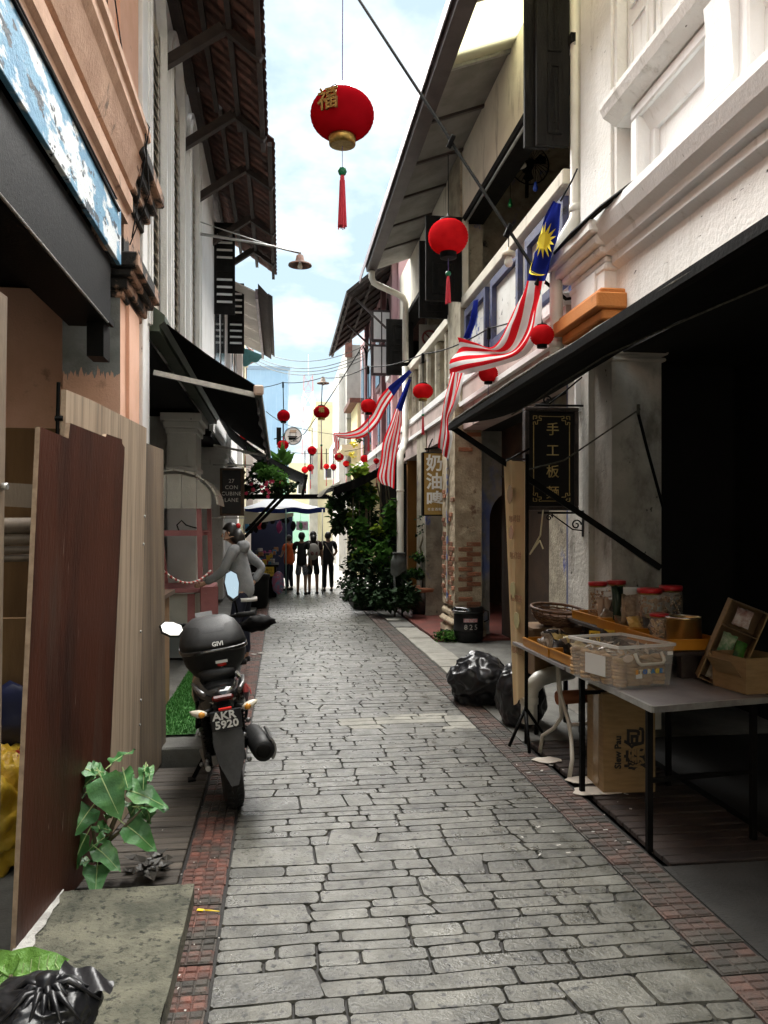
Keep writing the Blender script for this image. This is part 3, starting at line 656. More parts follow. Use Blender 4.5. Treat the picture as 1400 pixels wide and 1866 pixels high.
b = B(); b.box(X2 + .06, X2 + .3, 6.96, 11.1, 3.72, 4.72); part('parapet', b, K['bluewhite'], old)
for y0, y1 in ((7.05, 8.2), (8.45, 9.6), (9.85, 11.0)):
    b = B(); b.box(X2 + .0, X2 + .06, y0, y1, 3.82, 3.9); b.box(X2, X2 + .06, y0, y1, 4.55, 4.65); b.box(X2, X2 + .06, y0, y0 + .08, 3.9, 4.55); b.box(X2, X2 + .06, y1 - .08, y1, 3.9, 4.55); part('parapet_panel', b, K['navyfr'], old)
b = B(); b.box(X2 - .03, X2 + .3, 6.96, 11.12, 3.62, 3.74, .01); b.box(X2 - .03, X2 + .3, 11.95, 17.1, 3.62, 3.74, .01); b.box(X2 - .06, X2 + .3, 6.96, 17.1, 3.3, 3.36); part('string_course', b, K['white'], old)
b = B(); b.box(X2 + .0, X2 + .3, 6.96, 17.1, 2.98, 3.62); part('beam', b, mat('pinkish stained beam', (.5, .40, .36), (.4, .31, .28), 2, .85, .3, stain=((.1, .09, .08), 4, .58, .72, (1, 1, .4))), old)
for k in range(6):
    y0 = 12.3 + k * .8
    b = B(); b.box(X2 + .02, X2 + .2, y0, y0 + .22, 3.74, 4.72, .05); part('baluster', b, K['mottled'], old)
b = B(); b.box(X2 + .24, X2 + .3, 11.95, 17.1, 3.74, 4.72); part('parapet_back', b, K['mottled'], old)
b = B(); b.box(X2 + .3, X2 + 3.6, 6.8, 17.1, 3.5, 3.6); part('gallery_floor', b, K['darkbrown'], old)
b = B(); b.box(X2 + .3, X2 + 1.8, 11.5, 11.6, 3.6, 7.0); b.box(X2 + .3, X2 + 2.2, 10.9, 11.0, 4.95, 5.2); part('gallery_partition', b, K['mottled'], old)
b = B(); b.box(X2 + 1.75, X2 + 1.85, 6.9, 17, 3.6, 7.0); b.box(X2 + .3, X2 + 1.8, 6.85, 17, 6.93, 6.97); part('gallery_wall', b, K['mottled'], old)
def panel_leaf(root, y, xa, xb, z0, z1, tilt=0):
    b = B(); b.box(xa, xb, y, y + .045, z0, z1, .004); sh = part('shutter', b, K['blackwood'], root)
    zc = (z0 + z1) / 2
    for c, d in ((z0 + .1, zc - .05), (zc + .05, z1 - .1)):
        b = B(); xi, xj = xa + .1, xb - .08; t = .03
        b.box(xi, xj, y - .014, y, c, c + t); b.box(xi, xj, y - .014, y, d - t, d); b.box(xi, xi + t, y - .014, y, c + t, d - t); b.box(xj - t, xj, y - .014, y, c + t, d - t); b.box(xi + .07, xj - .07, y - .01, y, c + .1, d - .1, .006)
        part('panel', b, K['blackwood'], sh)
    return sh
panel_leaf(old, 6.88, 2.27, 2.575, 5.02, 6.6); panel_leaf(old, 6.98, 2.19, 2.42, 5.04, 6.6)
panel_leaf(old, 11.06, 2.03, 2.55, 4.80, 6.0); panel_leaf(old, 12.0, 2.1, 2.55, 4.80, 5.98); panel_leaf(old, 16.6, 2.2, 2.78, 4.8, 5.98)
b = B(); b.box(X2 - .02, X2 + .06, 11.0, 11.06, 4.86, 5.95); part('jamb', b, K['cream'], old)
# soffit, gutter, downpipe
XO, ZI, ZO = 1.69, 6.98, 6.66
yy = 4.0; ang = math.atan2(ZI - ZO, X2 - XO)
pn = clear('corrugated sheet', (.8, .79, .66), .5, 1)
trl = cloth('translucent roof sheet', (.86, .84, .68), .6)
k = 0
while yy < 15.3:
    dl = 1.18; m_ = trl if yy < 8.4 else K['soffit']
    b = B(); b.obox(((X2 + XO) / 2 + .05, yy + dl / 2, (ZI + ZO) / 2 + .03), (X2 - XO + .05, dl - .05, .012), (0, -ang, 0)); part('soffit_panel', b, m_, old)
    b = B(); b.obox(((X2 + XO) / 2 + .05, yy, (ZI + ZO) / 2 + .01), (X2 - XO + .05, .055, .04), (0, -ang, 0)); part('soffit_batten', b, K['steel'] if yy < 9.6 else K['gutter'], old)
    yy += dl
b = B(); b.prism([(X2 + .2, ZI + .12), (XO - .05, ZO + .06), (XO - .05, ZO + .1), (X2 + .2, ZI + .2)], 'y', 8.5, 15.35); part('roof_sheet', b, K['soffit'], old)
b = B(); b.prism([(XO + .14, ZO - .12), (XO + .16, ZO + .06), (XO + .145, ZO + .06), (XO + .125, ZO - .105), (XO - .02, ZO - .105), (XO - .055, ZO + .06), (XO - .075, ZO + .06), (XO - .04, ZO - .12)], 'y', 3.2, 15.35); gt = part('gutter', b, K['gutter'], old)
yy = 3.3
while yy < 15.2:
    b = B(); b.box(XO - .092, XO - .076, yy, yy + 1.28, ZO - .06, ZO + .07); part('gutter_lip', b, K['gutteredge'], gt); yy += 1.3
b = B(); b.tube([(XO + .05, 15.28, 6.6), (XO + .05, 15.28, 6.42), (XO + .09, 15.28, 6.32), (XO + .2, 15.3, 6.27), (X2 - .3, 15.6, 6.22), (X2 - .16, 15.7, 6.18), (X2 - .1, 15.72, 6.08), (X2 - .1, 15.72, 4.9)], .062, 12); b.tube([(X2 - .1, 15.72, 4.8), (X2 - .1, 15.72, 3.4), (X2 - .22, 15.3, 3.1), (2.2, 14.6, 2.95), (2.18, 14.5, 2.7), (2.18, 14.5, .55), (2.1, 14.4, .3), (1.92, 14.2, .15)], .065, 12)
for z in (2.25, .95): b.lathe([(.07, 0), (.074, .005), (.074, .03), (.07, .035)], 12, (2.18, 14.5, z))
single('drain_pipe', b, K['pvc'], 'white plastic downpipe dropping from the far gutter end behind the vine', 'drain pipe')
b = B(); b.tube([(X2 + .06, 6.85, 8.4), (X2 + .06, 6.85, 4.42), (X2 + .04, 6.85, 4.34), (X2 - .1, 6.88, 4.1), (X2 - .12, 6.88, 4.0), (X2 - .12, 6.88, 3.12), (X2 - .10, 6.88, 3.04), (X2 + .0, 6.88, 2.95)], .058, 14)
for z, x in ((4.42, X2 + .06), (3.9, X2 - .12), (3.2, X2 - .12)): b.lathe([(.06, 0), (.068, .005), (.068, .06), (.06, .065)], 14, (x, 6.85 if z > 4 else 6.88, z))
dp = single('drain_pipe', b, K['pvc'], 'white plastic downpipe with a slanted bend beside the orange capital', 'drain pipe')
# street level
bp = thing('brick_pillar', 'crumbling plaster pillar with bare bricks showing, beside the gold sign', 'pillar', (2.6, 11.5, 0), world=True)
b = B()
def rough_box(b, x0, x1, y0, y1, z0, z1, n=10, nz_=40, amp=.014):
    def face(o, du, dv, nn, mu, mv):
        b.grid(lambda u, v: V(o) + V(du) * u + V(dv) * v + V(nn) * amp * (noise.noise((V(o) + V(du) * u + V(dv) * v) * 9) - .4), mu, mv)
    face((x0, y0, z0), (x1 - x0, 0, 0), (0, 0, z1 - z0), (0, -1, 0), n, nz_); face((x0, y1, z0), (0, y0 - y1, 0), (0, 0, z1 - z0), (-1, 0, 0), n * 2, nz_)
    b.box(x0 + .012, x1 - .001, y0 + .012, y1, z0, z1)
rough_box(b, 2.45, 2.84, 11.07, 11.97, .45, 3.35); part('plaster', b, K['mortar'], bp)
b = B(); b.lathe([(.0, .0), (.36, 0), (.36, .1), (.33, .14), (.33, .2), (.27, .24), (.3, .3), (.3, .36), (.25, .4), (.23, .47)], 4, (2.67, 11.4, .02), Matrix.Rotation(PI / 4, 3, 'Z')); b.box(2.42, 2.9, 11.02, 11.98, .02, .16, .03); b.box(2.44, 2.87, 11.05, 11.97, .3, .4, .03); b.box(2.40, 2.9, 11.0, 11.98, .18, .28, .04); part('base_moulding', b, K['mortar'], bp)
bk = B(); bk.box(-.105, .105, -.03, .03, -.03, .03, .006); bk_me = mesh_of('brick', bk, K['brick'])
for r_ in range(36):
    z = .5 + r_ * .071
    dens = 1.0 if (.95 < z < 1.42) else (.72 if z < 1.0 else (.22 if z < 2.2 else .08))
    for (face_, n0, span) in (('y', 2.45, .39), ('x', 11.07, .9)):
        a = -.05 + (.1 if r_ % 2 else 0)
        while a < span - .03:
            Lb = min(.21, span - a)
            if RN.random() < dens + .5 * noise.noise(V((a * 3, z * 2.5, 1 if face_ == 'y' else 5))) and a > -.0 and Lb > .12:
                if face_ == 'y': inst('brick', bk_me, bp, V((2.45 + a + Lb / 2, 11.07 + .026 - RN.uniform(.0, .012), z)) - V(bp.location), (RN.uniform(-.03, .03), 0, RN.uniform(-.04, .04)), (Lb / .215, 1, 1))
                else: inst('brick', bk_me, bp, V((2.45 + .027 - RN.uniform(0, .010), 11.07 + a + Lb / 2, z)) - V(bp.location), (RN.uniform(-.03, .03), 0, PI / 2 + RN.uniform(-.04, .04)), (Lb / .215, 1, 1))
            a += .22
b = B(); b.box(2.425, 2.447, 11.5, 11.55, .5, 3.0); part('blue_flake_strip', b, mat('blue flake', (.14, .18, .36), (.45, .41, .32), 7, .9, lo=.42, hi=.52), bp)
# party wall with arch beyond the pillar
poly = [(2.86, .03), (2.86, 3.3), (4.4, 3.3), (4.4, .03), (3.75, .03), (3.75, 1.7)] + [(3.39 + .36 * math.cos(t), 1.7 + .42 * math.sin(t)) for t in [PI * i / 14 for i in range(1, 14)]] + [(3.03, 1.7), (3.03, .03)]
b = B(); b.prism(poly, 'y', 11.35, 11.6); part('arch_wall', b, mat('blue grey limewash', (.30, .29, .25), (.20, .19, .165), 4, .9, .5, 28, stain=((.13, .17, .36), 2.2, .5, .66, (1, 1, .5))), old)
b = B(); b.box(2.6, 3.2, 14.9, 15.1, .03, 3.2); b.box(2.55, 2.9, 13.9, 14.85, .03, 3.3); part('shop_wall', b, K['mottled'], old)
b = B(); b.box(2.62, 4.6, 16.4, 16.5, .03, 3.3); part('orange_wall', b, mat('orange shop wall', (.46, .22, .05), (.38, .17, .04), 2, .8), old)
b = B(); b.box(4.3, 4.4, 6.7, 17, .03, 3.3); b.box(3.2, 3.26, 6.9, 11.3, .03, 3.3); part('shop_wall', b, K['darkbrown'], old)
b = B(); b.box(2.9, 2.96, 6.82, 6.88, 0, 3.2); b.box(2.7, 2.76, 7.2, 7.3, 0, 3.2); part('mullion', b, K['navyfr'], old)
b = B(); b.box(2.6, 4.3, 6.8, 17.1, 3.0, 3.05); part('ceiling', b, K['dark'], old)
b = B(); b.box(2.98, 3.2, 7.3, 8.6, .0, 3.0); part('brick_pier', b, K['mottled'], old)
for i in range(30):
    inst('brick', bk_me, old, V((3.05 + .06 * (i % 2), 7.28, .12 + i * .072)) - V(old.location), (0, 0, RN.uniform(-.03, .03)))

# ------------------------------------------------------------------ right: pink house with arches, then yellow
pk = thing('shophouse', 'pink and mauve shophouse with pointed arches under a dark hanging roof', 'building', (X2, 20, 0), world=True)
shell(pk, X2, 17.2, 25.5, 7.6, 3.6)
b = B(); b.box(X2 - .02, X2 + .2, 17.2, 25.5, 3.3, 7.6); part('front_wall', b, K['pinkwall'], pk)
for k in range(4):
    y0 = 17.7 + k * 1.9
    b = B(); poly = [(y0, 5.1), (y0, 6.4), (y0 + .3, 6.95), (y0 + .6, 7.2), (y0 + .9, 6.95), (y0 + 1.2, 6.4), (y0 + 1.2, 5.1)]; b.prism(poly, 'x', X2 - .1, X2 - .02); aw_ = part('arch_panel', b, K['mauve'], pk)
    b = B(); b.prism([(y0 + .2, 5.2), (y0 + .2, 6.3), (y0 + .6, 6.9), (y0 + 1.0, 6.3), (y0 + 1.0, 5.2)], 'x', X2 - .125, X2 - .1); part('arch_pane', b, K['glassdark'], aw_)
    b = B(); b.box(X2 - .13, X2 - .02, y0 - .3, y0 - .05, 3.5, 7.5); part('pilaster', b, K['mauve'] if k % 2 else K['pinkwall'], pk)
    for q in range(2):
        b = B(); b.box(X2 - .06, X2 - .03, y0 + .1 + q * .6, y0 + .55 + q * .6, 3.7, 4.7); part('window', b, K['glassdark'], pk)
b = B(); b.box(X2 - .3, X2 - .02, 17.3, 25.4, 3.35, 3.5); part('ledge', b, K['whitedirty'], pk)
for (y, xa, xb) in ((17.85, 2.02, 2.5),):
    for z0, z1 in ((5.02, 5.72), (5.78, 6.5)):
        b = B(); b.box(xa, xb, y, y + .05, z0, z1); sh = part('shutter', b, mat('brown shutter frame', (.06, .04, .04), None, rough=.6) if z0 < 5.1 else bpy.data.materials['brown shutter frame'], pk)
        for q in range(2):
            b = B(); x0 = xa + .06 + q * (xb - xa - .09) / 2; b.box(x0, x0 + (xb - xa - .15) / 2, y - .008, y, z0 + .06, z1 - .05); part('shutter_panel', b, K['white'], sh)
b = B(); b.box(2.45, 2.6, 17.95, 18.6, 5.0, 6.5); part('shutter', b, K['white'], pk)
# its hanging roof
A, D_ = (X2, 7.5), (1.55, 6.85)
b = B(); b.prism([(X2 + .1, 7.62), (1.42, 6.62), (1.40, 6.68), (X2 + .1, 7.75)], 'y', 17.1, 23.5); part('roof_edge', b, K['rooftimber'], pk)
for k in range(8):
    y0 = 17.2 + k * .8; b = B(); b.beam((X2, y0, 7.55), (1.44, y0, 6.6), .07, .07); part('rafter', b, K['rooftimber'], pk)
b = B(); b.beam((1.5, 17.2, 6.62), (1.5, 23.4, 6.62), .06); b.beam((2.0, 17.2, 7.05), (2.0, 23.4, 7.05), .06); part('purlin', b, K['rooftimber'], pk)
for y0 in (17.3, 19.5):
    b = B(); b.tube([(X2, y0, 5.7), (1.6, y0, 6.6)], .025, 6); part('roof_stay', b, K['gutter'], pk)
# yellow ground storey house beyond
yl = thing('shophouse', 'yellow low shophouse beyond the pink one, half hidden by flags', 'building', (2.6, 28, 0), world=True)
b = B(); b.box(2.45, 6, 25.55, 27.9, 0, 5.6); part('wall', b, K['yellowwall'], yl)
b = B(); b.box(1.95, 2.7, 25.6, 28.0, 4.1, 4.25); part('balcony', b, K['creamwall'], yl)
b = B(); b.box(2.2, 6.1, 25.5, 28, 5.6, 5.75); part('roof', b, K['rooftile'], yl)
b = B(); b.box(2.42, 2.45, 26.2, 27.2, 1, 3); part('window', b, K['glassdark'], yl)

# ------------------------------------------------------------------ far buildings
def windows(root, face, pts, w_, h_, at, m=None):
    for (u, z) in pts:
        b = B()
        if face == 'y': b.box(u, u + w_, at - .05, at, z, z + h_)
        else: b.box(at - .05 if face == '-x' else at, at if face == '-x' else at + .05, u, u + w_, z, z + h_)
        wf_ = part('window', b, K['white'], root)
        b = B()
        if face == 'y': b.box(u + .1, u + w_ - .1, at - .07, at - .05, z + .1, z + h_ - .1)
        else: b.box((at - .07) if face == '-x' else at + .05, (at - .05) if face == '-x' else at + .07, u + .1, u + w_ - .1, z + .1, z + h_ - .1)
        part('pane', b, K['glassdark'], wf_)
g1 = thing('block_building', 'tall grey weathered concrete building beyond the pink house', 'building', (4, 31, 0), world=True)
b = B(); b.box(2.32, 6.5, 28.1, 36, 0, 8.05); part('wall', b, K['greywall'], g1)
b = B(); b.box(2.05, 2.32, 30.5, 34, 4.2, 4.9); b.box(2.1, 2.32, 29, 30.2, 0, 7.2); part('side_pier', b, K['whitedirty'], g1)
b = B(); b.box(2.25, 2.5, 28.0, 28.12, 7.6, 8.3); part('parapet_fin', b, K['rooftile'], g1)
for z in (2.4, 3.9, 5.4): 
    b = B(); b.box(2.3, 6.5, 28.06, 28.1, z, z + .06); part('ledge', b, K['greyrender'], g1)
g2 = thing('block_building', 'pale cream building with stained blank wall closing the view', 'building', (4, 48, 0), world=True)
b = B(); b.box(2.0, 4.6, 44, 56, 0, 8.3); part('wall', b, K['creamwall'], g2)
b = B(); b.box(1.9, 4.7, 43.9, 56.1, 8.3, 8.5); part('roof', b, K['creamwall'], g2)
b = B(); b.box(1.55, 2.0, 43.6, 44.2, 0, 5.9); part('boundary_pier', b, K['greywall'], g2)
b = B(); b.box(3.05, 3.5, 43.5, 44, 0, 6.6); b.box(2.9, 3.7, 43.3, 44, 5.6, 5.8); part('white_pier', b, K['white'], g2)
windows(g2, 'y', [(3.8, 1.0), (2.35, 4.2)], .5, .7, 44)
g3 = thing('corner_house', 'mint green and cream corner house at the end of the lane', 'building', (2.5, 62, 0), world=True)
b = B(); b.box(-1.2, 6.0, 60, 70, 0, 3.0); part('ground_storey', b, K['mint'], g3)
b = B(); b.box(.6, 6.0, 60.1, 70, 3.0, 6.4); part('upper_storey', b, K['creamwall'], g3)
b = B(); b.box(-1.2, .6, 60.1, 70, 3.0, 6.0); part('upper_storey', b, K['mint'], g3)
b = B(); b.box(-.9, .0, 59.97, 60.1, 3.2, 4.8); part('shopfront', b, K['creamwall'], g3)
windows(g3, 'y', [(1.2, 4.0), (2.3, 4.0)], .8, 1.3, 60.1)
b = B(); b.prism([(2.2, 0), (2.2, 1.5)] + [(2.7 - .5 * math.cos(t), 1.5 + .5 * math.sin(t)) for t in [PI * i / 10 for i in range(1, 10)]] + [(3.2, 1.5), (3.2, 0)], 'y', 59.9, 60); part('arched_door', b, K['glassdark'], g3)
g4 = thing('terrace_house', 'pale yellow terrace with white doors along the bright side of the far road', 'building', (5, 35, 0), world=True)
b = B(); b.box(3.6, 9, 36.2, 43.5, 0, 4.4); part('wall', b, K['creamwall'], g4)
for k in range(5):
    b = B(); b.box(3.52, 3.6, 36.5 + k * 1.4, 36.75 + k * 1.4, 0, 4.4); part('pier', b, K['white'], g4)
    b = B(); b.box(3.55, 3.6, 37.0 + k * 1.4, 37.7 + k * 1.4, .1, 2.3); part('door', b, K['mint'] if k % 2 else K['white'], g4)
b = B(); b.prism([(3.6, 2.8), (2.9, 2.5), (2.9, 2.55), (3.6, 2.9)], 'y', 37, 39.5); part('red_canopy', b, mat('red canopy', (.5, .08, .07), None, rough=.7), g4)
b = B(); b.box(2.9, 3.6, 28.3, 43, 0, .12); single('footway', b, K['paleslab'], None, None, kind='structure')
g5 = thing('warehouse', 'tall blue corrugated metal building over the left rooftops', 'building', (-3, 62, 0), world=True)
b = B(); b.box(-10, .55, 60.6, 75, 0, 13.4); part('wall', b, K['bluemetal'], g5)
for k in range(26):
    x = .5 - k * .4; b = B(); b.box(x - .07, x + .02, 60.52, 60.6, 3, 13.4); part('corrugation', b, K['bluemetal'], g5)
b = B(); b.box(-10.2, .7, 60.3, 75, 13.4, 13.65); part('roof', b, mat('blue grey flashing', (.2, .27, .36), None, rough=.5), g5)
g6 = thing('terrace_house', 'pale terrace with pilasters below the blue metal building', 'building', (-1.5, 35, 0), world=True)
b = B(); b.box(-5, -.95, 27.6, 45, 0, 5.2); part('wall', b, mat('greyish pink render', (.6, .54, .52), (.52, .47, .44), 1, .8), g6)
b = B(); b.box(-5, -.6, 27.5, 45.1, 5.2, 5.4); part('roof', b, K['greywall'], g6)
for k in range(6):
    b = B(); b.box(-.95, -.78, 27.7 + k * 2.6, 28.1 + k * 2.6, 0, 5.2); b.box(-.95, -.66, 27.6 + k * 2.6, 28.2 + k * 2.6, 4.3, 4.5); part('pilaster', b, K['white'], g6)
    b = B(); b.box(-.95, -.91, 28.6 + k * 2.6, 29.6 + k * 2.6, 2.6, 4.0); part('window', b, K['glassdark'], g6)
# telecom tower
tw = thing('telecom_tower', 'thin red and white lattice telecom tower in the far sky', 'tower', P(562, 960, 150) + V((0, 0, -1.6)))
tr_, tw_ = mat('pale tower red', (.5, .3, .3), None, rough=.7), mat('tower white', (.75, .76, .78), None, rough=.7)  # overexposed look is put into the colour: red paled towards grey
lv_ = 10
def tower_w(z): return 1.55 - .75 * z / 30
for k in range(lv_):
    z0, z1 = k * 3, k * 3 + 3; b = B(); h0, h1 = tower_w(z0) , tower_w(z1)
    for sx in (-1, 1):
        for sy in (-1, 1):
            b.beam((sx * h0, sy * h0, z0), (sx * h1, sy * h1, z1), .10)
    for s in range(4):
        c4 = [(-1, -1), (1, -1), (1, 1), (-1, 1)]; p, q = c4[s], c4[(s + 1) % 4]
        b.beam((p[0] * h0, p[1] * h0, z0), (q[0] * h1, q[1] * h1, z1), .05); b.beam((q[0] * h0, q[1] * h0, z0), (p[0] * h1, p[1] * h1, z1), .05); b.beam((p[0] * h0, p[1] * h0, z0), (q[0] * h0, q[1] * h0, z0), .05)
    part('lattice_section', b, tr_ if k % 2 == 1 else tw_, tw)
for z in (21.5, 24):
    for a in range(4):
        b = B(); t = a * PI / 2 + .5; b.box(1.3 * math.cos(t) - .16, 1.3 * math.cos(t) + .16, 1.3 * math.sin(t) - .16, 1.3 * math.sin(t) + .16, z, z + 1.9); part('antenna', b, tw_, tw)
b = B(); b.tube([(0, 0, 30), (0, 0, 34)], .05, 5); part('mast', b, tw_, tw)

# ------------------------------------------------------------------ awnings
def zline(a, b_, t): return V(a) * (1 - t) + V(b_) * t
aw = thing('awning', 'black tarpaulin awning with frayed front hem over the snack tables', 'awning', (2, 4, 0), world=True)
def tarp(u, v):   # u along lane, v from front bar to wall
    y = -3 + 9.3 * u  # stretch out of view, near the viewpoint, added to shade the tables
    xf, zf = 1.375, 2.52 - .10 * u + .02 * math.sin(u * 9)
    x = xf + (2.55 - xf) * v; z = zf + (2.96 - zf) * v - .10 * math.sin(PI * v) * (1 + .3 * math.sin(u * 14)) + .012 * noise.noise(V((u * 22, v * 5, 0)))
    return V((x, y, z))
b = B(); b.grid(tarp, 60, 14); b.grid(lambda u, v: tarp(u, v) + V((0, 0, .012)), 60, 14); b.sm = True; part('tarpaulin', b, K['tarp'], aw)
b = B(); b.tube([tarp(i / 40, 0) + V((-.02, 0, .0)) for i in range(41)], [.014 + .004 * noise.noise(V((i * .9, 0, 0))) for i in range(41)], 8); part('front_hem', b, K['tarphem'], aw)
b = B(); b.tube([tarp(i / 30, .42) + V((0, 0, -.012)) for i in range(31)], .006, 5); part('rope', b, K['tarphem'], aw)
b = B(); b.beam((1.375, 6.3, 2.40), (2.93, 5.86, 1.28), .045, .045); part('arm', b, K['black'], aw); b = B(); b.beam((1.36, -3, 2.5), (1.36, 6.32, 2.40), .04); part('front_bar', b, K['black'], aw)
b = B(); b.tube([(1.75, 6.2, 2.0), (2.2, 6.0, 2.12), (2.78, 5.9, 2.52)], .007, 6); b.beam((2.78, 5.93, 2.56), (2.78, 5.93, 2.48), .02); part('guy_rope', b, K['tarphem'], aw)
b = B(); b.tube([(2.78, 5.94, 2.5), (2.86, 5.94, 2.2), (2.99, 5.94, 1.75)], .012, 6); part('hook_strap', b, K['black'], aw)

la = thing('awning', 'large black sloping awning with grey arm on the white arched shophouse', 'awning', (-.8, 11, 0), world=True)
def sheet(x0, z0, x1, z1, y0, y1, sag, th=.012):
    b = B(); f = lambda u, v: V((x0 + (x1 - x0) * v, y0 + (y1 - y0) * u, z0 + (z1 - z0) * v - sag * math.sin(PI * v) + .008 * noise.noise(V((u * 12, v * 5, y0)))))
    b.grid(f, 24, 8); b.grid(lambda u, v: f(u, v) + V((0, 0, th)), 24, 8)
    for v in (0, 1): b.grid(lambda u, t: f(u, v) + V((0, 0, th * t)), 24, 1)
    for u in (0, 1): b.grid(lambda v, t: f(u, v) + V((0, 0, th * t)), 8, 1)
    return b
part('tarpaulin', sheet(-1.22, 3.68, -.23, 3.0, 8.1, 15.4, .03), K['tarp'], la)
b = B(); b.box(-.26, -.19, 8.1, 15.5, 2.9, 3.0, .01); part('front_bar', b, mat('dark green bar', (.03, .035, .03), None, rough=.5), la)
b = B(); b.box(-.27, -.17, 8.04, 8.1, 2.92, 3.02, .015); part('end_cap', b, mat('tan end cap', (.55, .42, .34), None, rough=.5), la)
b = B(); b.beam((-1.25, 8.12, 3.13), (-.24, 8.16, 2.93), .05, .05); part('arm', b, K['steel'], la); b = B(); b.beam((-1.25, 15.2, 3.13), (-.24, 15.2, 2.93), .04); part('arm', b, K['steel'], la)
b = B()
for i in range(8): b.box(-.75 + .10 * (i % 3), -.68 + .1 * (i % 3), 8.4 + .5 * i, 8.402 + .5 * i, 2.7, 2.75)
b2 = B(); b2.grid(lambda u, v: V((-.235 + .015 * math.sin(u * 40), 8.15 + 7.2 * u, 2.92 - .17 * v)), 50, 1); part('valance', b2, K['tarp'], la); b.bm.free()

l2 = thing('awning', 'small black awning reaching far over the lane above the hanging flowers', 'awning', (-.3, 17, 0), world=True)
part('tarpaulin', sheet(-1.2, 3.7, .48, 2.62, 15.7, 19.2, .12), K['tarp'], l2)
b = B(); b.beam((.5, 15.6, 2.6), (.5, 19.2, 2.6), .05); b.beam((.5, 15.8, 2.58), (.45, 16.9, 2.25), .05); part('front_bar', b, K['black'], l2)
b = B(); b.beam(P(440, 985, 16.2), P(545, 878, 16.4), .06); part('arm', b, K['black'], l2); b = B(); b.beam(P(448, 968, 17.2), P(512, 900, 17.3), .06); part('arm', b, K['black'], l2)
b = B(); b.beam(P(440, 905, 17), P(597, 905, 17), .09, .1); single('crossbar', b, K['black'], 'thick black horizontal bar bridging the lane between two awnings', 'bar')
r2 = thing('awning', 'black drooping awning with pale torn tip above the climbing vine', 'awning', (1.8, 17, 0), world=True)
part('tarpaulin', sheet(2.45, 3.12, .98, 2.36, 15.3, 18.6, .10), K['tarp'], r2)
b = B(); b.grid(lambda u, v: P(582 + 40 * u - 4 * v, 897 - 22 * u + (8 + 4 * math.sin(u * 9)) * v, 15.3), 10, 3); b.grid(lambda u, v: P(582 + 40 * u - 4 * v, 897 - 22 * u + (8 + 4 * math.sin(u * 9)) * v, 15.33), 10, 3); part('torn_flap', b, cloth('pale flap', (.55, .53, .46)), r2)
b = B(); b.beam(P(597, 903, 16), P(668, 1008, 16), .06); part('arm', b, K['black'], r2); b = B(); b.beam((.98, 15.3, 2.36), (.98, 18.6, 2.36), .05); part('front_bar', b, K['black'], r2)
b = B(); b.grid(lambda u, v: V((1.0 + 1.4 * u, 15.28 + .02 * math.sin(u * 30), 2.36 + .75 * u - .16 * v - .1 * math.sin(PI * u))), 20, 1); part('side_flap', b, K['tarp'], r2)

# ------------------------------------------------------------------ cables, lanterns, lamps
K['lanred'] = cloth('red lantern cloth', (.46, .008, .016), .35, (.30, .004, .01)); K['lanred2'] = cloth('bright red lantern cloth', (.80, .03, .035), .45, (.48, .01, .018))
K['gold'] = mat('gold foil', (.42, .29, .09), (.26, .17, .05), 30, .35, .2, metal=1)
K['chrome'] = mat('chrome', (.7, .7, .72), None, rough=.12, metal=1)
K['bead'] = mat('green bead', (.01, .16, .07), None, rough=.3)
K['tassel'] = mat('red tassel thread', (.55, .02, .05), (.7, .08, .1), 40, .7, st=(8, 8, .4))
K['purple'] = mat('violet wire', (.10, .06, .22), None, rough=.5)
def sag(a, b_, s, n=14): return [V(a) * (1 - i / n) + V(b_) * (i / n) + V((0, 0, -4 * s * (i / n) * (1 - i / n))) for i in range(n + 1)]
def polyc(px, n=6):  # chain of (u,v,Y)
    return [P(*q) for q in px]
thick = [V((-.6, 9.8, 9.75))] + polyc([(640, -25, 8.6), (655, 0, 8.5), (730, 115, 8.2), (812, 240, 7.9), (830, 270, 7.8), (925, 415, 7.35), (984, 506, 7.0), (1032, 545, 6.86), (1060, 540, 6.8)])
b = B(); b.tube(thick, .016, 7)
for q in ((822, 258, 7.82), (927, 420, 7.33), (984, 508, 6.98)): c = P(*q); b.obox(c, (.05, .05, .13), (.3, .4, 0), .008)
pb_ = B(); pb_.tube([(-.6, 9.8, 7.3), (-.6, 9.8, 9.8)], .03, 8); pb_.beam((-.75, 9.8, 9.6), (-.45, 9.8, 9.6), .04); single('roof_pole', pb_, K['rooftimber'], 'timber cable pole standing on the tiled eave of the white shophouse', 'pole')
single('power_cable', b, K['black'], 'thick black cable crossing the sky down to the white pilaster', 'cable')
n3, n4, n5, n6, n7, n8, n9 = (P(*q) for q in ((984, 520, 7.0), (891, 598, 9.2), (771, 645, 11.4), (671, 668, 14), (588, 688, 17.5), (516, 697, 20), (455, 706, 22)))
b = B(); pts = sag(P(1060, 540, 6.8), n4, .03, 6) + sag(n4, n5, .06, 6)[1:] + sag(n5, n6, .06, 6)[1:] + sag(n6, n7, .08, 6)[1:] + sag(n7, n8, .05, 6)[1:] + sag(n8, n9, .05, 6)[1:]
b.tube(pts, .009, 6)
for q in (n4, n5, n6, n7, n8): b.obox(q + V((0, 0, -.06)), (.045, .045, .15), (0, 0, 0), .01)
single('festoon_cable', b, K['black'], 'black festoon cable zigzagging from the orange capital, carrying the red lanterns', 'cable')
def string(px, lbl, r=.008, m='black'):
    b = B(); pts = []
    for p, q in zip(px, px[1:]): pts += sag(P(*p), P(*q), .05, 6)[(1 if pts else 0):]
    b.tube(pts, r, 5); return single('wire', b, K[m], lbl, 'cable')
string([(655, 640, 17), (655, 640, 17.2), (555, 790, 24), (505, 815, 26)], 'dark slanting wire running behind the emblem lantern towards the round sign', .012)
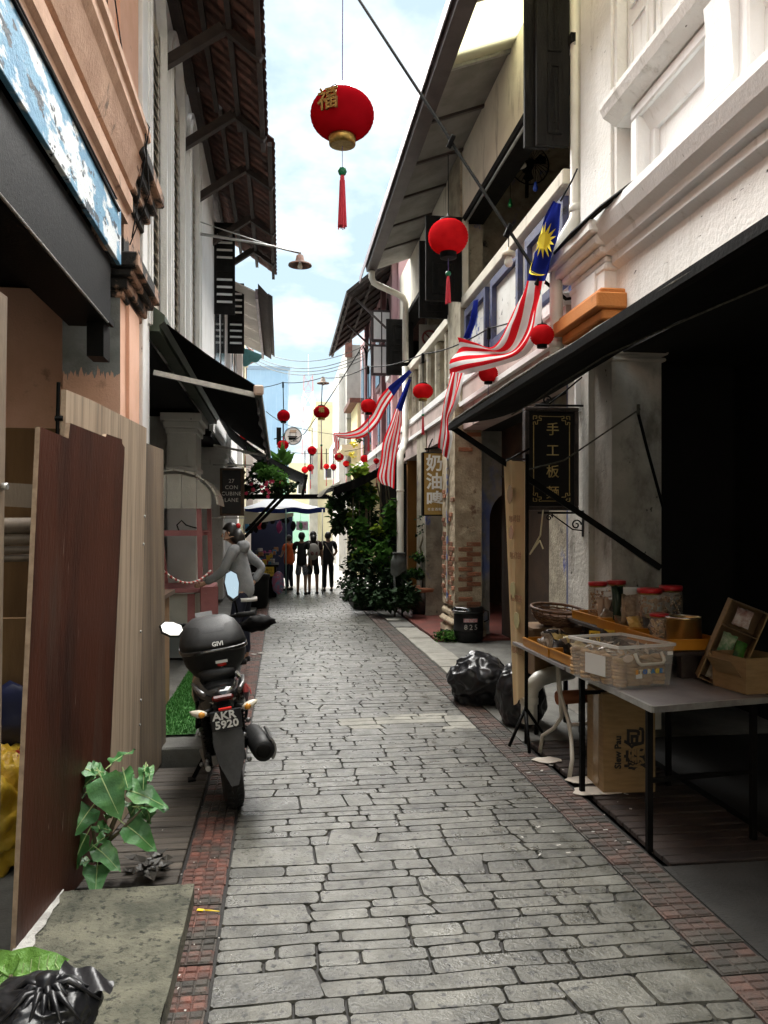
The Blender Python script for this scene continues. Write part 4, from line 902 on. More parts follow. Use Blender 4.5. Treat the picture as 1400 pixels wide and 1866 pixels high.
string([(485, 750, 18), (535, 778, 24), (650, 795, 26), (700, 800, 24)], 'thin wire sagging across the lane below the blue metal wall', .008)
string([(520, 823, 26), (612, 825, 28), (720, 800, 20)], 'thin wire carrying the farthest row of small lanterns', .009)
for i, (v0, v1) in enumerate(((632, 638), (646, 650), (652, 656), (658, 662))):
    b = B(); b.tube(sag(P(452, v0 - 4, 26), P(668, v1 - 10, 22), .5, 16), .011, 5); single('service_wire', b, K['greyrender'], ('topmost', 'second', 'third', 'lowest')[i] + ' of four parallel grey service wires sagging between opposite houses', 'cable', 'service wires slung between the houses')
b = B()
for i in range(5): b.tube([P(447 + i * 3, 628 + 4 * i, 25.9), P(462 + i * 2, 640 + i * 4, 25.6), P(452, 665, 25.9)], .02, 5)
b.obox(P(452, 640, 25.8), (.35, .15, .12)); b.tube([P(449, 665, 25.9), P(449, 690, 25.9)], .02, 5); single('insulator_bracket', b, mat('rusty fitting', (.2, .13, .11), None, rough=.8), 'cluster of insulators and looping wires on the left corner house', 'fitting')
b = B()
for i in range(6): b.tube([P(655 + 4 * i, 640 - 3 * (i % 3), 17.1), P(660 + i * 2, 628 + 3 * i, 17.0), P(668, 640 + 5 * i, 17.1)], .014, 5)
single('wire_tangle', b, K['black'], 'tangle of wire ends beside the white and brown shutter', 'fitting')

lan_n = {}
def lantern(u, v, Y, w_px, hang, label, kind='round', bright=True, tassel=None, emblem=False):
    c = P(u, v, Y); d = Y * _c + c.x * _s; r = w_px / 2 * d / F_PX
    L = thing('red_lantern', label, 'lantern', c, (0, 0, RN.uniform(0, 6)), 'red lanterns hung along the lane')
    fl = .86 if kind == 'round' else .74
    hz = r * fl; b = B(); prof = []; nseg = 28 if w_px > 50 else 18
    for i in range(nseg + 1):
        a = -1.15 + 2.3 * i / nseg; rib = (1 + .034 * (1 if i % 2 else -1)) if w_px > 14 else 1
        prof.append((r * math.cos(a) ** .85 * rib, hz * math.sin(a) / math.sin(1.15) * .93))
    b.lathe(prof, 28 if w_px > 30 else 16)
    part('shade', b, K['lanred2'] if bright else K['lanred'], L)
    cr = r * .42; zt = hz * .93
    b = B(); b.lathe([(cr, 0), (cr * 1.05, r * .03), (cr * 1.02, r * .13), (cr * .5, r * .2), (cr * .22, r * .24), (cr * .12, r * .42)], 16, (0, 0, zt - r * .02)); part('top_cap', b, K['chrome'] if emblem and w_px > 50 else K['black'], L)
    b = B(); b.lathe([(cr * .8, -r * .30), (cr * 1.02, -r * .29), (cr * 1.05, -r * .05), (cr * 1.0, 0)], 16, (0, 0, -zt + r * .02)); part('base_ring', b, K['gold'] if emblem or kind != 'round' else K['black'], L)
    top = zt + r * .38
    b = B(); b.tube([(0, 0, top), hang - c if isinstance(hang, V) else (0, 0, top + hang)], max(.004, .0006 * d), 5)
    if isinstance(hang, V): pass
    L.rotation_euler = (0, 0, 0)
    part('cord', b, K['purple'] if w_px > 100 else K['black'], L)
    if tassel:
        s, tl = tassel; z0 = -zt - r * .3
        b = B(); b.tube([(0, 0, z0), (0, 0, z0 - s)], max(.0025, .0004 * d), 4); part('tassel_string', b, K['purple'], L)
        b = B(); b.lathe([(.001, r * .15), (r * .11, r * .1), (r * .15, 0), (r * .11, -r * .1), (.001, -r * .15)], 12, (0, 0, z0 - s)); part('bead', b, K['bead'], L)
        b = B(); zb = z0 - s - r * .12
        b.lathe([(r * .06, 0), (r * .075, -tl * .06), (r * .06, -tl * .1), (r * .1, -tl * .5), (r * .13, -tl)], 10, (0, 0, zb))
        for i in range(14): a = i * 2 * PI / 14; b.beam((r * .07 * math.cos(a), r * .07 * math.sin(a), zb - tl * .1), (r * .135 * math.cos(a), r * .135 * math.sin(a), zb - tl * RN.uniform(.97, 1.05)), r * .03)
        part('tassel', b, K['tassel'], L)
    if emblem:
        e = V((-.50, -.86, -.02)).normalized() if w_px > 50 else V((-.05, -1, .15)).normalized()
        me = text_mesh('福', r * .72, r * .03, bold=r * .012); me.materials.clear(); me.materials.append(K['gold'])
        z = e; y = (V((0, 0, 1)) - z * z.z).normalized(); x = y.cross(z); m = Matrix((x, y, z)).transposed().to_4x4(); m.translation = V((e.x * r, e.y * r, e.z * hz)) * 1.03; me.transform(m)
        o = bpy.data.objects.new('emblem', me); C.objects.link(o); o.parent = L
    return L
HC = V((P(625, 0, 6.2).x, 6.2, 5.98))
lantern(624, 210, 6.2, 113, HC, 'largest red lantern, alone in the open sky, gold emblem and long tassel', 'oblate', False, (.20, .40), True)
b = B(); b.tube(sag((-.3, 5.9, 6.75), HC, .0, 4) + sag(HC, (1.75, 6.6, 6.72), 0, 4)[1:], .007, 5); single('wire', b, K['purple'], 'support wire between the two eaves holding the largest lantern', 'cable')
lantern(817, 432, 8.2, 71, .62, 'red ribbed lantern with black caps in front of the open black gallery shutter', tassel=(.16, .28))
lantern(988, 611, 6.7, 43, n3, 'red lantern beside the orange capital and the white downpipe')
lantern(890, 681, 9.2, 35, n4, 'red lantern hanging just above the awning hem beside the folded flag', tassel=(.16, .06))
lantern(771, 713, 11.4, 37, n5, 'squat red lantern with gold foot and green bead, left of the flag bundle', 'oblate', tassel=(.2, .26))
lantern(672, 740, 14, 29, n6, 'red lantern under the white and brown shutter of the pink house', tassel=(.32, .3))
lantern(586, 751, 17.5, 30, n7, 'red lantern with gold emblem below the tin lamp shade in mid lane', 'oblate', False, (.55, .5), True)
lantern(517, 758, 20, 24, n8, 'dark red lantern in front of the blue metal building', bright=False, tassel=(.3, .45))
far = [(516, 811, 24, 21, .5, 'red emblem lantern half over the lower edge of the round stall sign', 'oblate', False, True), (569, 821, 25, 17, .55, 'small dark red lantern in the gap below the telecom tower', 'round', False, False),
 (618, 833, 24, 18, .6, 'small red lantern with pale emblem before the cream end wall', 'oblate', False, True), (556, 856, 27, 13, .5, 'bright tiny lantern, left one of a touching pair under the tower', 'round', True, False), (566, 852, 26.4, 13, .5, 'dark tiny lantern, right one of a touching pair under the tower', 'round', False, False),
 (595, 850, 28, 11, .5, 'tiny bright lantern hanging left of the emblem lantern at the end wall', 'round', True, False), (608, 851, 27, 12, .5, 'tiny dark lantern directly below left of the pale emblem lantern', 'round', False, False), (631, 845, 28, 12, .5, 'tiny bright lantern hanging right of the pale emblem lantern', 'round', True, False), (665, 836, 21, 16, .5, 'small red lantern on a hook bracket above the right black awning', 'round', True, False), (686, 840, 19, 11, .3, 'small lantern partly hidden by the hanging striped flag', 'round', True, False), (447, 793, 17.4, 20, .35, 'red lantern half hidden behind the large left awning', 'round', True, False)]
for u, v, Y, wp, h, lb, kd, br, em in far: lantern(u, v, Y, wp, h, lb, kd, br, (.25, .3) if wp > 10 and not em else None, em)
# small lamps
def tin_lamp(c, r, label, mt):
    L = thing('street_lamp', label, 'lamp', c)
    b = B(); b.lathe([(r, -.02 * r), (r * .98, .02), (r * .5, r * .18), (r * .42, r * .3), (r * .3, r * .85), (r * .12, r * .95), (r * .1, r * 1.1)], 24, caps=False); b.lathe([(r * .97, -.0 * r), (r * .48, r * .16), (r * .26, r * .8)], 24, caps=False); part('shade', b, mt, L)
    b = B(); b.lathe([(.001, -r * .32), (r * .18, -r * .24), (r * .22, -r * .1), (r * .16, r * .12), (r * .1, r * .3)], 14); part('bulb', b, mat('white glass bulb', (.7, .68, .6), None, rough=.2) if 'white glass bulb' not in bpy.data.materials else bpy.data.materials['white glass bulb'], L)
    return L
rust = mat('rusty tin', (.16, .06, .03), (.05, .035, .03), 14, .7, .3, stain=((.25, .10, .04), 9, .55, .65))
lc = P(547, 484, 12.9); L = tin_lamp(lc, .19, 'rusty tin lamp shade on a long bent pole over the lane', rust)
wp = V((-1.26, 12.6, lc.z + .33)); b = B(); b.tube([wp - lc, V((-.55, 12.75, lc.z + .3)) - lc, V((-.13, 12.88, lc.z + .285)) - lc, V((-.04, 12.9, .27 + lc.z)) - lc + V((0, 0, 0)), V((0, 0, .2))], [.026, .022, .018, .016, .016], 8); part('pole', b, K['steel'], L)
b = B(); b.tube([V((-1.26, 12.6, lc.z + .52)) - lc, V((-.2, 12.86, lc.z + .3)) - lc], .009, 6); part('stay', b, K['steel'], L)
lc = P(589, 699, 17.5); tin_lamp(lc, .14, 'small tan tin lamp shade hung from the festoon cable', mat('tan tin', (.32, .25, .2), None, rough=.6))
lc = P(927, 470, 7.35); L = thing('pendant_bulb', 'bare pale bulb in a round ceramic holder before the blue panels', 'lamp', lc)
b = B(); b.lathe([(.001, -.09), (.03, -.08), (.043, -.045), (.03, -.005), (.022, .01)], 14); part('bulb', b, bpy.data.materials['white glass bulb'], L)
b = B(); b.lathe([(.062, 0), (.066, .01), (.066, .04), (.05, .05), (.02, .055), (.012, .09)], 18, (0, 0, .01)); part('holder', b, mat('stained ceramic', (.5, .44, .34), None, rough=.5), L)
b = B(); b.tube([(0, 0, .09), P(927, 425, 7.35) - lc], .005, 5); part('cord', b, K['black'], L)
lc = P(943, 305, 8.4); L = tin_lamp(PX(945, 303, 3.0), .10, 'white cone lamp shade in front of the gallery fan', mat('white enamel', (.75, .72, .62), None, rough=.4))
# gallery fan and coloured bulbs
fc = PX(965, 300, 3.35); L = thing('wall_fan', 'dark caged wall fan inside the open upper gallery', 'fan', fc)
b = B()
for k in range(14):
    a = k * PI / 14; b.tube([(.27 * math.cos(a) * math.cos(t), -.10 * math.sin(t) if True else 0, .27 * math.sin(a) * math.cos(t)) for t in [PI * i / 8 for i in range(9)]], .004, 4)
b.tube([(.27 * math.cos(t), 0, .27 * math.sin(t)) for t in [2 * PI * i / 24 for i in range(25)]], .009, 5); part('cage', b, K['black'], L)
for k in range(3):
    a = k * 2 * PI / 3 + .4; b = B(); b.prism([(.03 * math.cos(a) , .03 * math.sin(a)), (.22 * math.cos(a - .35), .22 * math.sin(a - .35)), (.25 * math.cos(a), .25 * math.sin(a)), (.2 * math.cos(a + .4), .2 * math.sin(a + .4))], 'y', -.02, -.012); part('blade', b, K['blackwood'], L)
b = B(); b.lathe([(.05, 0), (.07, .05), (.07, .16), (.04, .2)], 14, (0, -.03, 0), Matrix.Rotation(-PI / 2, 3, 'X')); b.beam((0, .1, 0), (0, .12, -.4), .04); part('motor', b, K['black'], L)
for (u, v, nm, cc) in ((976, 340, 'blue', (.03, .08, .5)), (930, 370, 'green', (.02, .3, .1))):
    c = PX(u, v, 2.95); L = thing('fairy_bulb', nm + ' fairy light bulb dangling inside the upper gallery', 'bulb', c); b = B(); b.lathe([(.001, -.06), (.025, -.045), (.03, -.02), (.018, .02), (.015, .05)], 12); part('glass', b, mat(nm + ' bulb glass', cc, None, rough=.15), L); b = B(); b.tube([(0, 0, .05), (0, 0, .25)], .004, 4); part('cord', b, K['black'], L)

# ------------------------------------------------------------------ flags
FR, FW, FN = cloth('flag red', (.72, .02, .03), .35), cloth('flag white', (.80, .79, .78), .35), cloth('flag navy', (.012, .02, .17), .2)
FY = mat('flag yellow', (.85, .68, .04), None, rough=.8)
def ribbon(rows, nav, label, cols=8, sub=7, wave=.03, wdir=V((1, 0, 0)), seed=0, first=0):
    """rows: pairs of points across the cloth from its head to its tail; nav: how many row steps are navy"""
    R_ = []
    n = len(rows)
    def cr(p0, p1, p2, p3, t): return .5 * ((2 * p1) + (-p0 + p2) * t + (2 * p0 - 5 * p1 + 4 * p2 - p3) * t * t + (-p0 + 3 * p1 - 3 * p2 + p3) * t ** 3)
    for i in range(n - 1):
        for k in range(sub):
            t = k / sub; q = [rows[max(0, min(n - 1, i + j))] for j in (-1, 0, 1, 2)]
            R_.append((cr(q[0][0], q[1][0], q[2][0], q[3][0], t), cr(q[0][1], q[1][1], q[2][1], q[3][1], t)))
    R_.append(rows[-1]); m = len(R_) - 1; nc = cols * 3
    def pt(i, j, off=0):
        a, c = R_[i]; s = j / nc
        return a * (1 - s) + c * s + wdir * (wave * math.sin(s * 9 + i * .09 + seed) * min(1, i / 6) + wave * .6 * noise.noise(V((s * 4, i * .15, seed))) + off)
    b = B(); b.raw = False
    b.sm = True
    g = [[b.bm.verts.new(pt(i, j)) for j in range(nc + 1)] for i in range(m + 1)]
    for i in range(m):
        for j in range(nc):
            b.mi = 2 if i < nav * sub else ((j // 3 + first) % 2)
            b.face([g[i][j], g[i + 1][j], g[i + 1][j + 1], g[i][j + 1]])
    cen = sum((p[0] + p[1] for p in rows), V()) / (2 * n)
    T = thing('flag', label, 'flag', cen, group='striped national flags on the right hand houses'); WORLD.add(T.name)
    part('cloth', b, [FR, FW, FN], T)
    return T, pt, m, nc
def rx(px, X): return [(PX(a, b_, X), PX(c, d, X)) for a, b_, c, d in px]
T1, pt1, m1, nc1 = ribbon(rx([(1008, 366, 1022, 372), (984, 410, 1016, 430), (968, 462, 1004, 482), (956, 512, 1000, 512)], 2.30) + rx([(944, 548, 993, 552), (924, 590, 986, 606), (903, 632, 956, 648)], 2.28) + rx([(872, 625, 900, 668), (842, 615, 846, 682), (838, 616, 814, 690)], 2.25), 3, 'largest flag, yellow star on navy, stripes sweeping down to a bundle', wave=.035)
def flat_on(T, pt, i0, j0, di, dj, poly, name):
    b = B(); b.poly([V(pt(0, 0)) * 0 + (lambda q: q)(pt2(pt, i0 + di * p[1], j0 + dj * p[0])) for p in poly]); return part(name, b, FY, T)
def pt2(pt, fi, fj):
    i, j = int(fi), int(fj); a, c = fi - i, fj - j
    p = pt(i, j) * (1 - a) * (1 - c) + pt(i + 1, j) * a * (1 - c) + pt(i, j + 1) * (1 - a) * c + pt(i + 1, j + 1) * a * c
    return p + V((-.012, -.012, 0))
star = [((1 if k % 2 == 0 else .42) * math.cos(k * PI / 14), (1 if k % 2 == 0 else .42) * math.sin(k * PI / 14)) for k in range(28)]
flat_on(T1, pt1, 9.5, 13, 4.4, 7.5, star, 'star')
cres = [(math.cos(t), math.sin(t)) for t in [-.9 + i * (PI * 2 - 1.9 + .0) / 16 * 1 + 1.4 for i in range(17)]]
cres = [(math.cos(t), math.sin(t)) for t in [PI * .12 + i * PI * 1.0 / 12 for i in range(13)]] + [(.15 + .85 * math.cos(t), .12 + .75 * math.sin(t)) for t in [PI * .12 + (12 - i) * PI / 12 for i in range(13)]]
flat_on(T1, pt1, 15.2, 13, 4.2, 8.5, cres, 'crescent')
b = B(); b.tube([PX(1022, 366, 2.30), PX(1042, 330, 2.45), PX(1052, 308, 2.54)], .008, 6); part('pole', b, K['black'], T1)
ribbon(rx([(822, 678, 846, 680), (812, 726, 836, 730), (807, 762, 820, 766), (803, 795, 822, 795), (800, 815, 814, 838)], 2.22), 0, 'twisted red and white flag tail hanging beside the gold sign', wave=.02, seed=3)
T2, p2_, _, _ = ribbon(rx([(863, 548, 872, 545), (856, 576, 870, 578), (850, 600, 864, 604), (845, 614, 858, 620)], 2.42), 3, 'navy end of a second flag, only its dark corner showing behind the bundle', wave=.02, seed=1)
ry = lambda px: [(P(a, b_, Y), P(c, d, Y)) for a, b_, c, d, Y in px]
ribbon(ry([(746, 674, 751, 678, 14.2), (726, 690, 733, 700, 14.6), (707, 706, 718, 722, 15)]) + ry([(692, 724, 702, 748, 15.4), (676, 754, 688, 774, 15.8), (655, 778, 664, 796, 16.2), (632, 788, 636, 800, 16.6), (613, 789, 616, 797, 17)]) + ry([(608, 792, 616, 798, 17), (610, 812, 618, 814, 17.0), (607, 826, 612, 830, 17.0)]), 2, 'pale flag drooping in a long curve across the pink house front', wave=.02, wdir=V((0, 1, 0)), seed=5, cols=5)
ribbon(ry([(745, 690, 750, 692, 13.6), (733, 716, 741, 720, 13.6), (722, 744, 732, 750, 13.6)]) + ry([(712, 770, 731, 772, 13.6), (698, 805, 727, 806, 13.6), (693, 842, 721, 843, 13.5), (687, 868, 720, 870, 13.5), (692, 880, 719, 890, 13.5)]), 2, 'striped flag hanging straight down above the vine, knotted at its navy head', wave=.05, wdir=V((0, 1, 0)), seed=7, cols=9)

# ------------------------------------------------------------------ signs
GOLDP = mat('gold leaf lettering', (.72, .56, .24), (.55, .4, .15), 20, .4, metal=.6)
bs = thing('hanging_sign', 'black hanging board with carved gold Chinese characters and fret border', 'sign', (2.25, 6.4, 2.15), world=True)
x0, x1, z0, z1 = P(956, 800, 6.4).x, P(1054, 800, 6.4).x, P(1000, 930, 6.4).z, P(1000, 742, 6.4).z
b = B(); b.box(x0 + .03, x1 - .03, 6.40, 6.44, z0 + .03, z1 - .03); part('board', b, mat('black lacquer', (.006, .005, .005), None, rough=.3), bs)
b = B(); fr = .035
b.box(x0, x1, 6.38, 6.46, z0, z0 + fr, .006); b.box(x0, x1, 6.38, 6.46, z1 - fr, z1, .006); b.box(x0, x0 + fr, 6.38, 6.46, z0 + fr, z1 - fr, .006); b.box(x1 - fr, x1, 6.38, 6.46, z0 + fr, z1 - fr, .006); part('frame', b, mat('dark sign frame', (.02, .014, .012), (.05, .035, .03), 12, .45, .3), bs)
cx = (x0 + x1) / 2; hh = z1 - z0
for i, ch in enumerate('手工板麵'): text(ch, .115, (cx + .01, 6.398, z1 - .19 - i * hh * .205), (0, -1, 0), GOLDP, bs, 'character', ext=.003)
b = B(); ins = .075; t = .005; yb0, yb1 = 6.394, 6.40; g = .07
a0, a1, c0, c1 = x0 + ins, x1 - ins, z0 + ins, z1 - ins
b.box(a0 + g, a1 - g, yb0, yb1, c0, c0 + t); b.box(a0 + g, a1 - g, yb0, yb1, c1 - t, c1); b.box(a0, a0 + t, yb0, yb1, c0 + g, c1 - g); b.box(a1 - t, a1, yb0, yb1, c0 + g, c1 - g)
for sx, xx in ((1, a0), (-1, a1)):
    for sz, zz in ((1, c0), (-1, c1)):
        q = lambda dx, dz: (xx + sx * dx, yb0 + .003, zz + sz * dz)
        pts = [q(0, g), q(0, .05), q(.018, .05), q(.018, .068), q(.036, .068), q(.036, .036), q(.068, .036), q(.068, .018), q(.05, .018), q(.05, 0), q(g, 0)]
        for p, r_ in zip(pts, pts[1:]): b.beam(p, r_, t, t)
        pts = [q(.0, .03), q(0, 0), q(.03, 0), q(.03, .02), q(.015, .02)]
        for p, r_ in zip(pts, pts[1:]): b.beam(p, r_, t, t)
part('fret_border', b, GOLDP, bs)
def scroll(c, r, ax=1, n=18, tr=.008):
    return [V((c[0] + ax * r * (1 - i / n * .8) * math.cos(i / n * 2.6 * PI), c[1], c[2] + r * (1 - i / n * .8) * math.sin(i / n * 2.6 * PI))) for i in range(n + 1)]
b = B(); b.tube([(x0 + .1, 6.42, z1 + .02), (x1 + .05, 6.42, z1 + .02)], .01, 6); b.tube([(x0 + .22, 6.42, z1 + .03), (cx + .1, 6.42, z1 + .12), (x1 + .04, 6.42, z1 + .26)], .008, 6); b.tube(scroll((x0 + .2, 6.42, z1 + .06), .04), .007, 6); b.tube([(x0 + .12, 6.42, z0 - .02), (x1 + .07, 6.42, z0 - .02)], .01, 6); b.tube([(x0 + .24, 6.42, z0 - .03), (x1 - .04, 6.42, z0 - .16), (x1 + .06, 6.42, z0 - .17)], .006, 6); b.tube(scroll((x1 - .01, 6.42, z0 - .12), .045), .007, 6); b.tube(scroll((x0 + .22, 6.42, z0 - .06), .03), .006, 6); b.box(x1 + .045, x1 + .07, 6.40, 6.44, z0 - .22, z0 + .0); part('bracket', b, K['black'], bs)
b = B(); b.box(x1 + .005, x1 + .1, 6.47, 6.5, z1 + .02, z1 + .28); b.box(x1 + .1, x1 + .13, 6.46, 6.51, z1 - .02, z1 + .32); b.box(x1 + .0, x1 + .12, 6.46, 6.51, z1 - .02, z1 + .01); tag(single('side_sign', b, K['white'], 'small white iron framed plate above the black character sign', 'sign'))
gs_ = thing('hanging_sign', 'narrow gold sign with white brush Chinese characters beside the brick pillar', 'sign', (2.3, 12.3, 2.2), world=True)
x0, x1, z0, z1 = P(770, 800, 12.3).x, P(811, 800, 12.3).x, P(800, 940, 12.3).z, P(800, 824, 12.3).z
b = B(); b.box(x0, x1, 12.3, 12.42, z0, z1, .008); part('frame', b, K['black'], gs_)
b = B(); b.box(x0 + .03, x1 - .015, 12.29, 12.3, z0 + .02, z1 - .02); part('panel', b, mat('ochre sign face', (.36, .23, .06), (.33, .2, .05), 3, .5), gs_)
wm = mat('white lettering', (.85, .85, .83), None, rough=.5)
cx = (x0 + x1) / 2 + .01
for i, ch in enumerate('奶油啤'): text(ch, .27, (cx, 12.287, z1 - .19 - i * .285), (0, -1, 0), wm, gs_, 'character', bold=.007)
text('老金酒館', .05, (cx, 12.287, z0 + .1), (0, -1, 0), wm, gs_, 'character', spacing=1.3)
b = B(); b.beam((x0 + .05, 12.36, z1 + .05), (2.6, 12.36, z1 + .1), .03); b.tube([(x0 + .1, 12.36, z1), (x0 + .12, 12.36, z1 + .1), (x0 + .18, 12.4, z1 + .22)], .012, 5); part('bracket', b, K['black'], gs_)
c27 = thing('hanging_sign', 'dark plaque in a wooden frame reading 27 CON CUBINE LANE', 'sign', (-.9, 15, 2.3), world=True)
x0, x1, z0, z1 = P(405, 890, 15).x, P(439, 890, 15).x, P(420, 936, 15).z, P(420, 857, 15).z
b = B(); b.box(x0, x1, 15, 15.06, z0, z1, .005); part('plaque', b, mat('slate plaque', (.012, .014, .02), None, rough=.45), c27)
b = B(); b.box(x1, x1 + .06, 14.99, 15.07, z0 - .04, z1 + .04); b.box(x0 - .04, x0, 14.99, 15.07, z0 - .04, z1 + .04); b.box(x0, x1, 14.99, 15.07, z1, z1 + .04); b.box(x0, x1, 14.99, 15.07, z0 - .04, z0); part('frame', b, mat('sign timber', (.13, .085, .055), (.08, .05, .035), 8, .7), c27)
for i, s_ in enumerate(('27', 'CON', 'CUBINE', 'LANE')): text(s_, .10, ((x0 + x1) / 2, 14.996, z1 - .20 - i * .118), (0, -1, 0), wm, c27, 'lettering', spacing=1.08)
b = B(); b.beam((-1.25, 15.03, z1 + .1), (x1 + .2, 15.03, z1 + .1), .025); b.beam((-1.25, 15.03, z0 - .08), (x1 + .1, 15.03, z0 - .08), .025); b.beam((x0 + .1, 15.03, z1), (x0 + .1, 15.03, z1 + .1), .015); part('bracket', b, K['steel'], c27)
rsg = thing('round_sign', 'round white sign with black ring and drawn food stall, over the lane', 'sign', P(534, 795, 26))
R0 = 15.5 * 26 / 1450
b = B(); b.lathe([(R0, 0), (R0, .05)], 32, (0, 0, 0), Matrix.Rotation(PI / 2, 3, 'X')); part('disc', b, K['white'], rsg)
b = B()
for k in range(40): a = k * 2 * PI / 40; b.obox((R0 * math.cos(a), -.055, R0 * math.sin(a)), (.032, .03, .03), (0, -a, 0))
part('ring', b, K['black'], rsg)
b = B(); q = R0
b.box(-.45 * q, .45 * q, -.062, -.052, .38 * q, .42 * q); b.box(-.36 * q, -.32 * q, -.062, -.052, -.6 * q, .38 * q); b.box(.32 * q, .36 * q, -.062, -.052, -.6 * q, .38 * q); b.box(-.6 * q, .5 * q, -.062, -.052, -.1 * q, .0); b.box(-.5 * q, .4 * q, -.062, -.052, -.45 * q, -.15 * q); b.box(.4 * q, .62 * q, -.062, -.052, -.3 * q, -.2 * q); b.box(-.2 * q, .55 * q, -.062, -.052, -.62 * q, -.55 * q); part('stall_drawing', b, K['black'], rsg)
b = B(); b.prism([(-.4 * q, .4 * q), (-.32 * q, .72 * q), (.4 * q, .72 * q), (.36 * q, .4 * q)], 'y', -.06, -.05); part('roof_drawing', b, mat('tan print', (.5, .38, .28), None, rough=.8), rsg)
b = B(); b.beam((-R0 * 2.2, .02, -.1), (-R0, .02, 0), .03); b.box(-R0 * 1.9, -R0 * 1.35, -.02, .06, -R0, R0); part('bracket', b, K['black'], rsg)
nsg = thing('notice', 'no smoking notice in the shadow of the upper gallery', 'notice', P(783, 616, 16.4))
b = B(); b.box(-.22, .22, 0, .02, -.3, .28); part('board', b, mat('grey notice', (.25, .24, .22), None, rough=.7), nsg)
b = B(); b.tube([(.15 * math.cos(t), -.01, .15 * math.sin(t)) for t in [2 * PI * i / 20 for i in range(21)]], .022, 6); b.beam((-.1, -.01, .1), (.1, -.01, -.1), .03, .02); part('symbol', b, mat('dark red print', (.12, .02, .02), None, rough=.7), nsg)

# ------------------------------------------------------------------ boards leaning on the left
K['bd1'] = mat('grey brown board', (.26, .20, .145), (.17, .13, .095), 5, .6, .25, 50, st=(1, 1, .2), stain=((.42, .36, .28), 3, .6, .75, (1, 1, .4)))
K['bd2'] = mat('red brown varnished board', (.072, .023, .013), (.028, .010, .007), 3, .5, .15, 60, spec=.15, st=(1, 1, .25), stain=((.07, .05, .038), 4, .54, .76, (2, 2, .35)), stain2=((.30, .25, .2), 26, .66, .70, (1, 1, .16)))
K['bd3'] = mat('pale striped board', (.44, .34, .245), (.27, .205, .145), 6, .6, .15, 60, st=(3, 3, .12), stain=((.13, .10, .075), 3, .50, .72, (4, 4, .25)), stain2=((.09, .07, .05), 6, .64, .72, (1, 1, .6)))
K['bd4'] = mat('dull olive brown board', (.21, .155, .105), (.12, .088, .06), 5, .55, .2, 60, st=(2, 2, .2), stain=((.05, .037, .027), 3, .50, .68, (1.5, 1.5, .5)))
K['bdedge'] = mat('raw board edge', (.42, .31, .22), (.28, .2, .14), 20, .8)
def board(name, label, p_bot0, p_bot1, ztop, dx, m, th=.018, notch=0, group='salvaged boards along the drain'):
    """an upright panel between two ground points, its top pushed dx towards the lane"""
    a, e = V(p_bot0), V(p_bot1); d = (e - a); L = d.length; d.normalize(); n = V((d.y, -d.x, 0))
    z0, z1 = ztop
    prof = [(0, a.z), (L, e.z)] + ([] if notch else [(L, z1)]) + ([(L, z1 + .07), (L * .955, z1 + .085), (L * .95, z1 + .105), (L * .72, z1 + .10), (L * .71, z1 + .085), (L * .28, z0 + .055), (L * .27, z0 - .008)] if notch else [(L * .25, z0 + .008)]) + [(0, z0)]
    T = thing(name, label, 'board', (a + e) / 2, group=group, world=True)
    b = B()
    def pt(s, z, t): return a + d * s + V((0, 0, z - a.z)) + n * t + V((1, 0, 0)) * dx * (z / 2.2)
    A = [b.bm.verts.new(pt(s, z, 0)) for s, z in prof]; E2 = [b.bm.verts.new(pt(s, z, th)) for s, z in prof]; k = len(prof)
    b.face(A); b.face(E2)
    b.mi = 1
    for i in range(k): b.face([A[i], A[(i + 1) % k], E2[(i + 1) % k], E2[i]])
    part('panel', b, [m, K['bdedge']], T)
    return T, pt
T, pt = board('board', 'grey brown upright board cut by the left edge of the picture', (-1.075, 2.3, .03), (-.995, 2.92, .03), (2.43, 2.40), .03, K['bd1'])
b = B(); b.lathe([(.012, 0), (.012, .02)], 8, (pt(.6, 1.74, .02)), Matrix.Rotation(PI / 2, 3, 'Y')); part('bolt', b, K['steel'], T)
T, pt = board('board', 'dark red brown varnished board with a torn notched top', (-.965, 3.0, .03), (-.87, 4.05, .02), (1.96, 1.93), .10, K['bd2'], notch=1)
T, pt = board('board', 'pale tan striped board standing tallest, behind the red brown one', (-.955, 3.45, .02), (-.84, 4.74, .02), (2.17, 2.17), .05, K['bd3'], .022)
b = B(); b.tube([pt(.0, 1.7, -.01), pt(.0, 2.2, -.01)], .008, 5); b.tube([pt(.0, 2.05, .012), pt(.0, 2.05, -.02)], .012, 5); part('hinge_rod', b, K['black'], T)
for s, z in ((1.28, 1.66), (1.27, 1.5), (1.25, 1.0), (1.29, .6), (1.28, .46)):
    b = B(); b.lathe([(.008, 0), (.008, .006), (.003, .008)], 8, pt(s, z, .023), Matrix.Rotation(PI / 2, 3, 'Y')); part('screw', b, K['steel'], T)
T, pt = board('board', 'dull olive brown board with dark stains, last of the row', (-.85, 4.72, .02), (-.80, 5.62, .02), (2.11, 2.13), -.02, K['bd4'])
b = B(); b.obox((-1.21, 3.55, 1.74), (.5, .03, .10), (0, .06, .05)); single('timber_rail', b, K['bd1'], 'short grey rail nailed between the two nearest boards', 'rail')
for i, (z, r) in enumerate(((1.60, .035), (1.545, .025), (1.50, .017), (1.465, .015))):
    b = B(); b.tube([(-1.55, 3.5, z - .01), (-1.25, 3.5, z), (-.9, 3.52, z + .008)], [r, r * 1.08, r * .94], 9); single('wooden_pole', b, K['bd1'], ('thickest, topmost of four rough poles', 'second of four rough poles from the top', 'third of four rough poles from the top', 'thinnest, lowest of four rough poles')[i] + ' seen in the gap between boards', 'pole', 'rough poles stacked behind the boards')
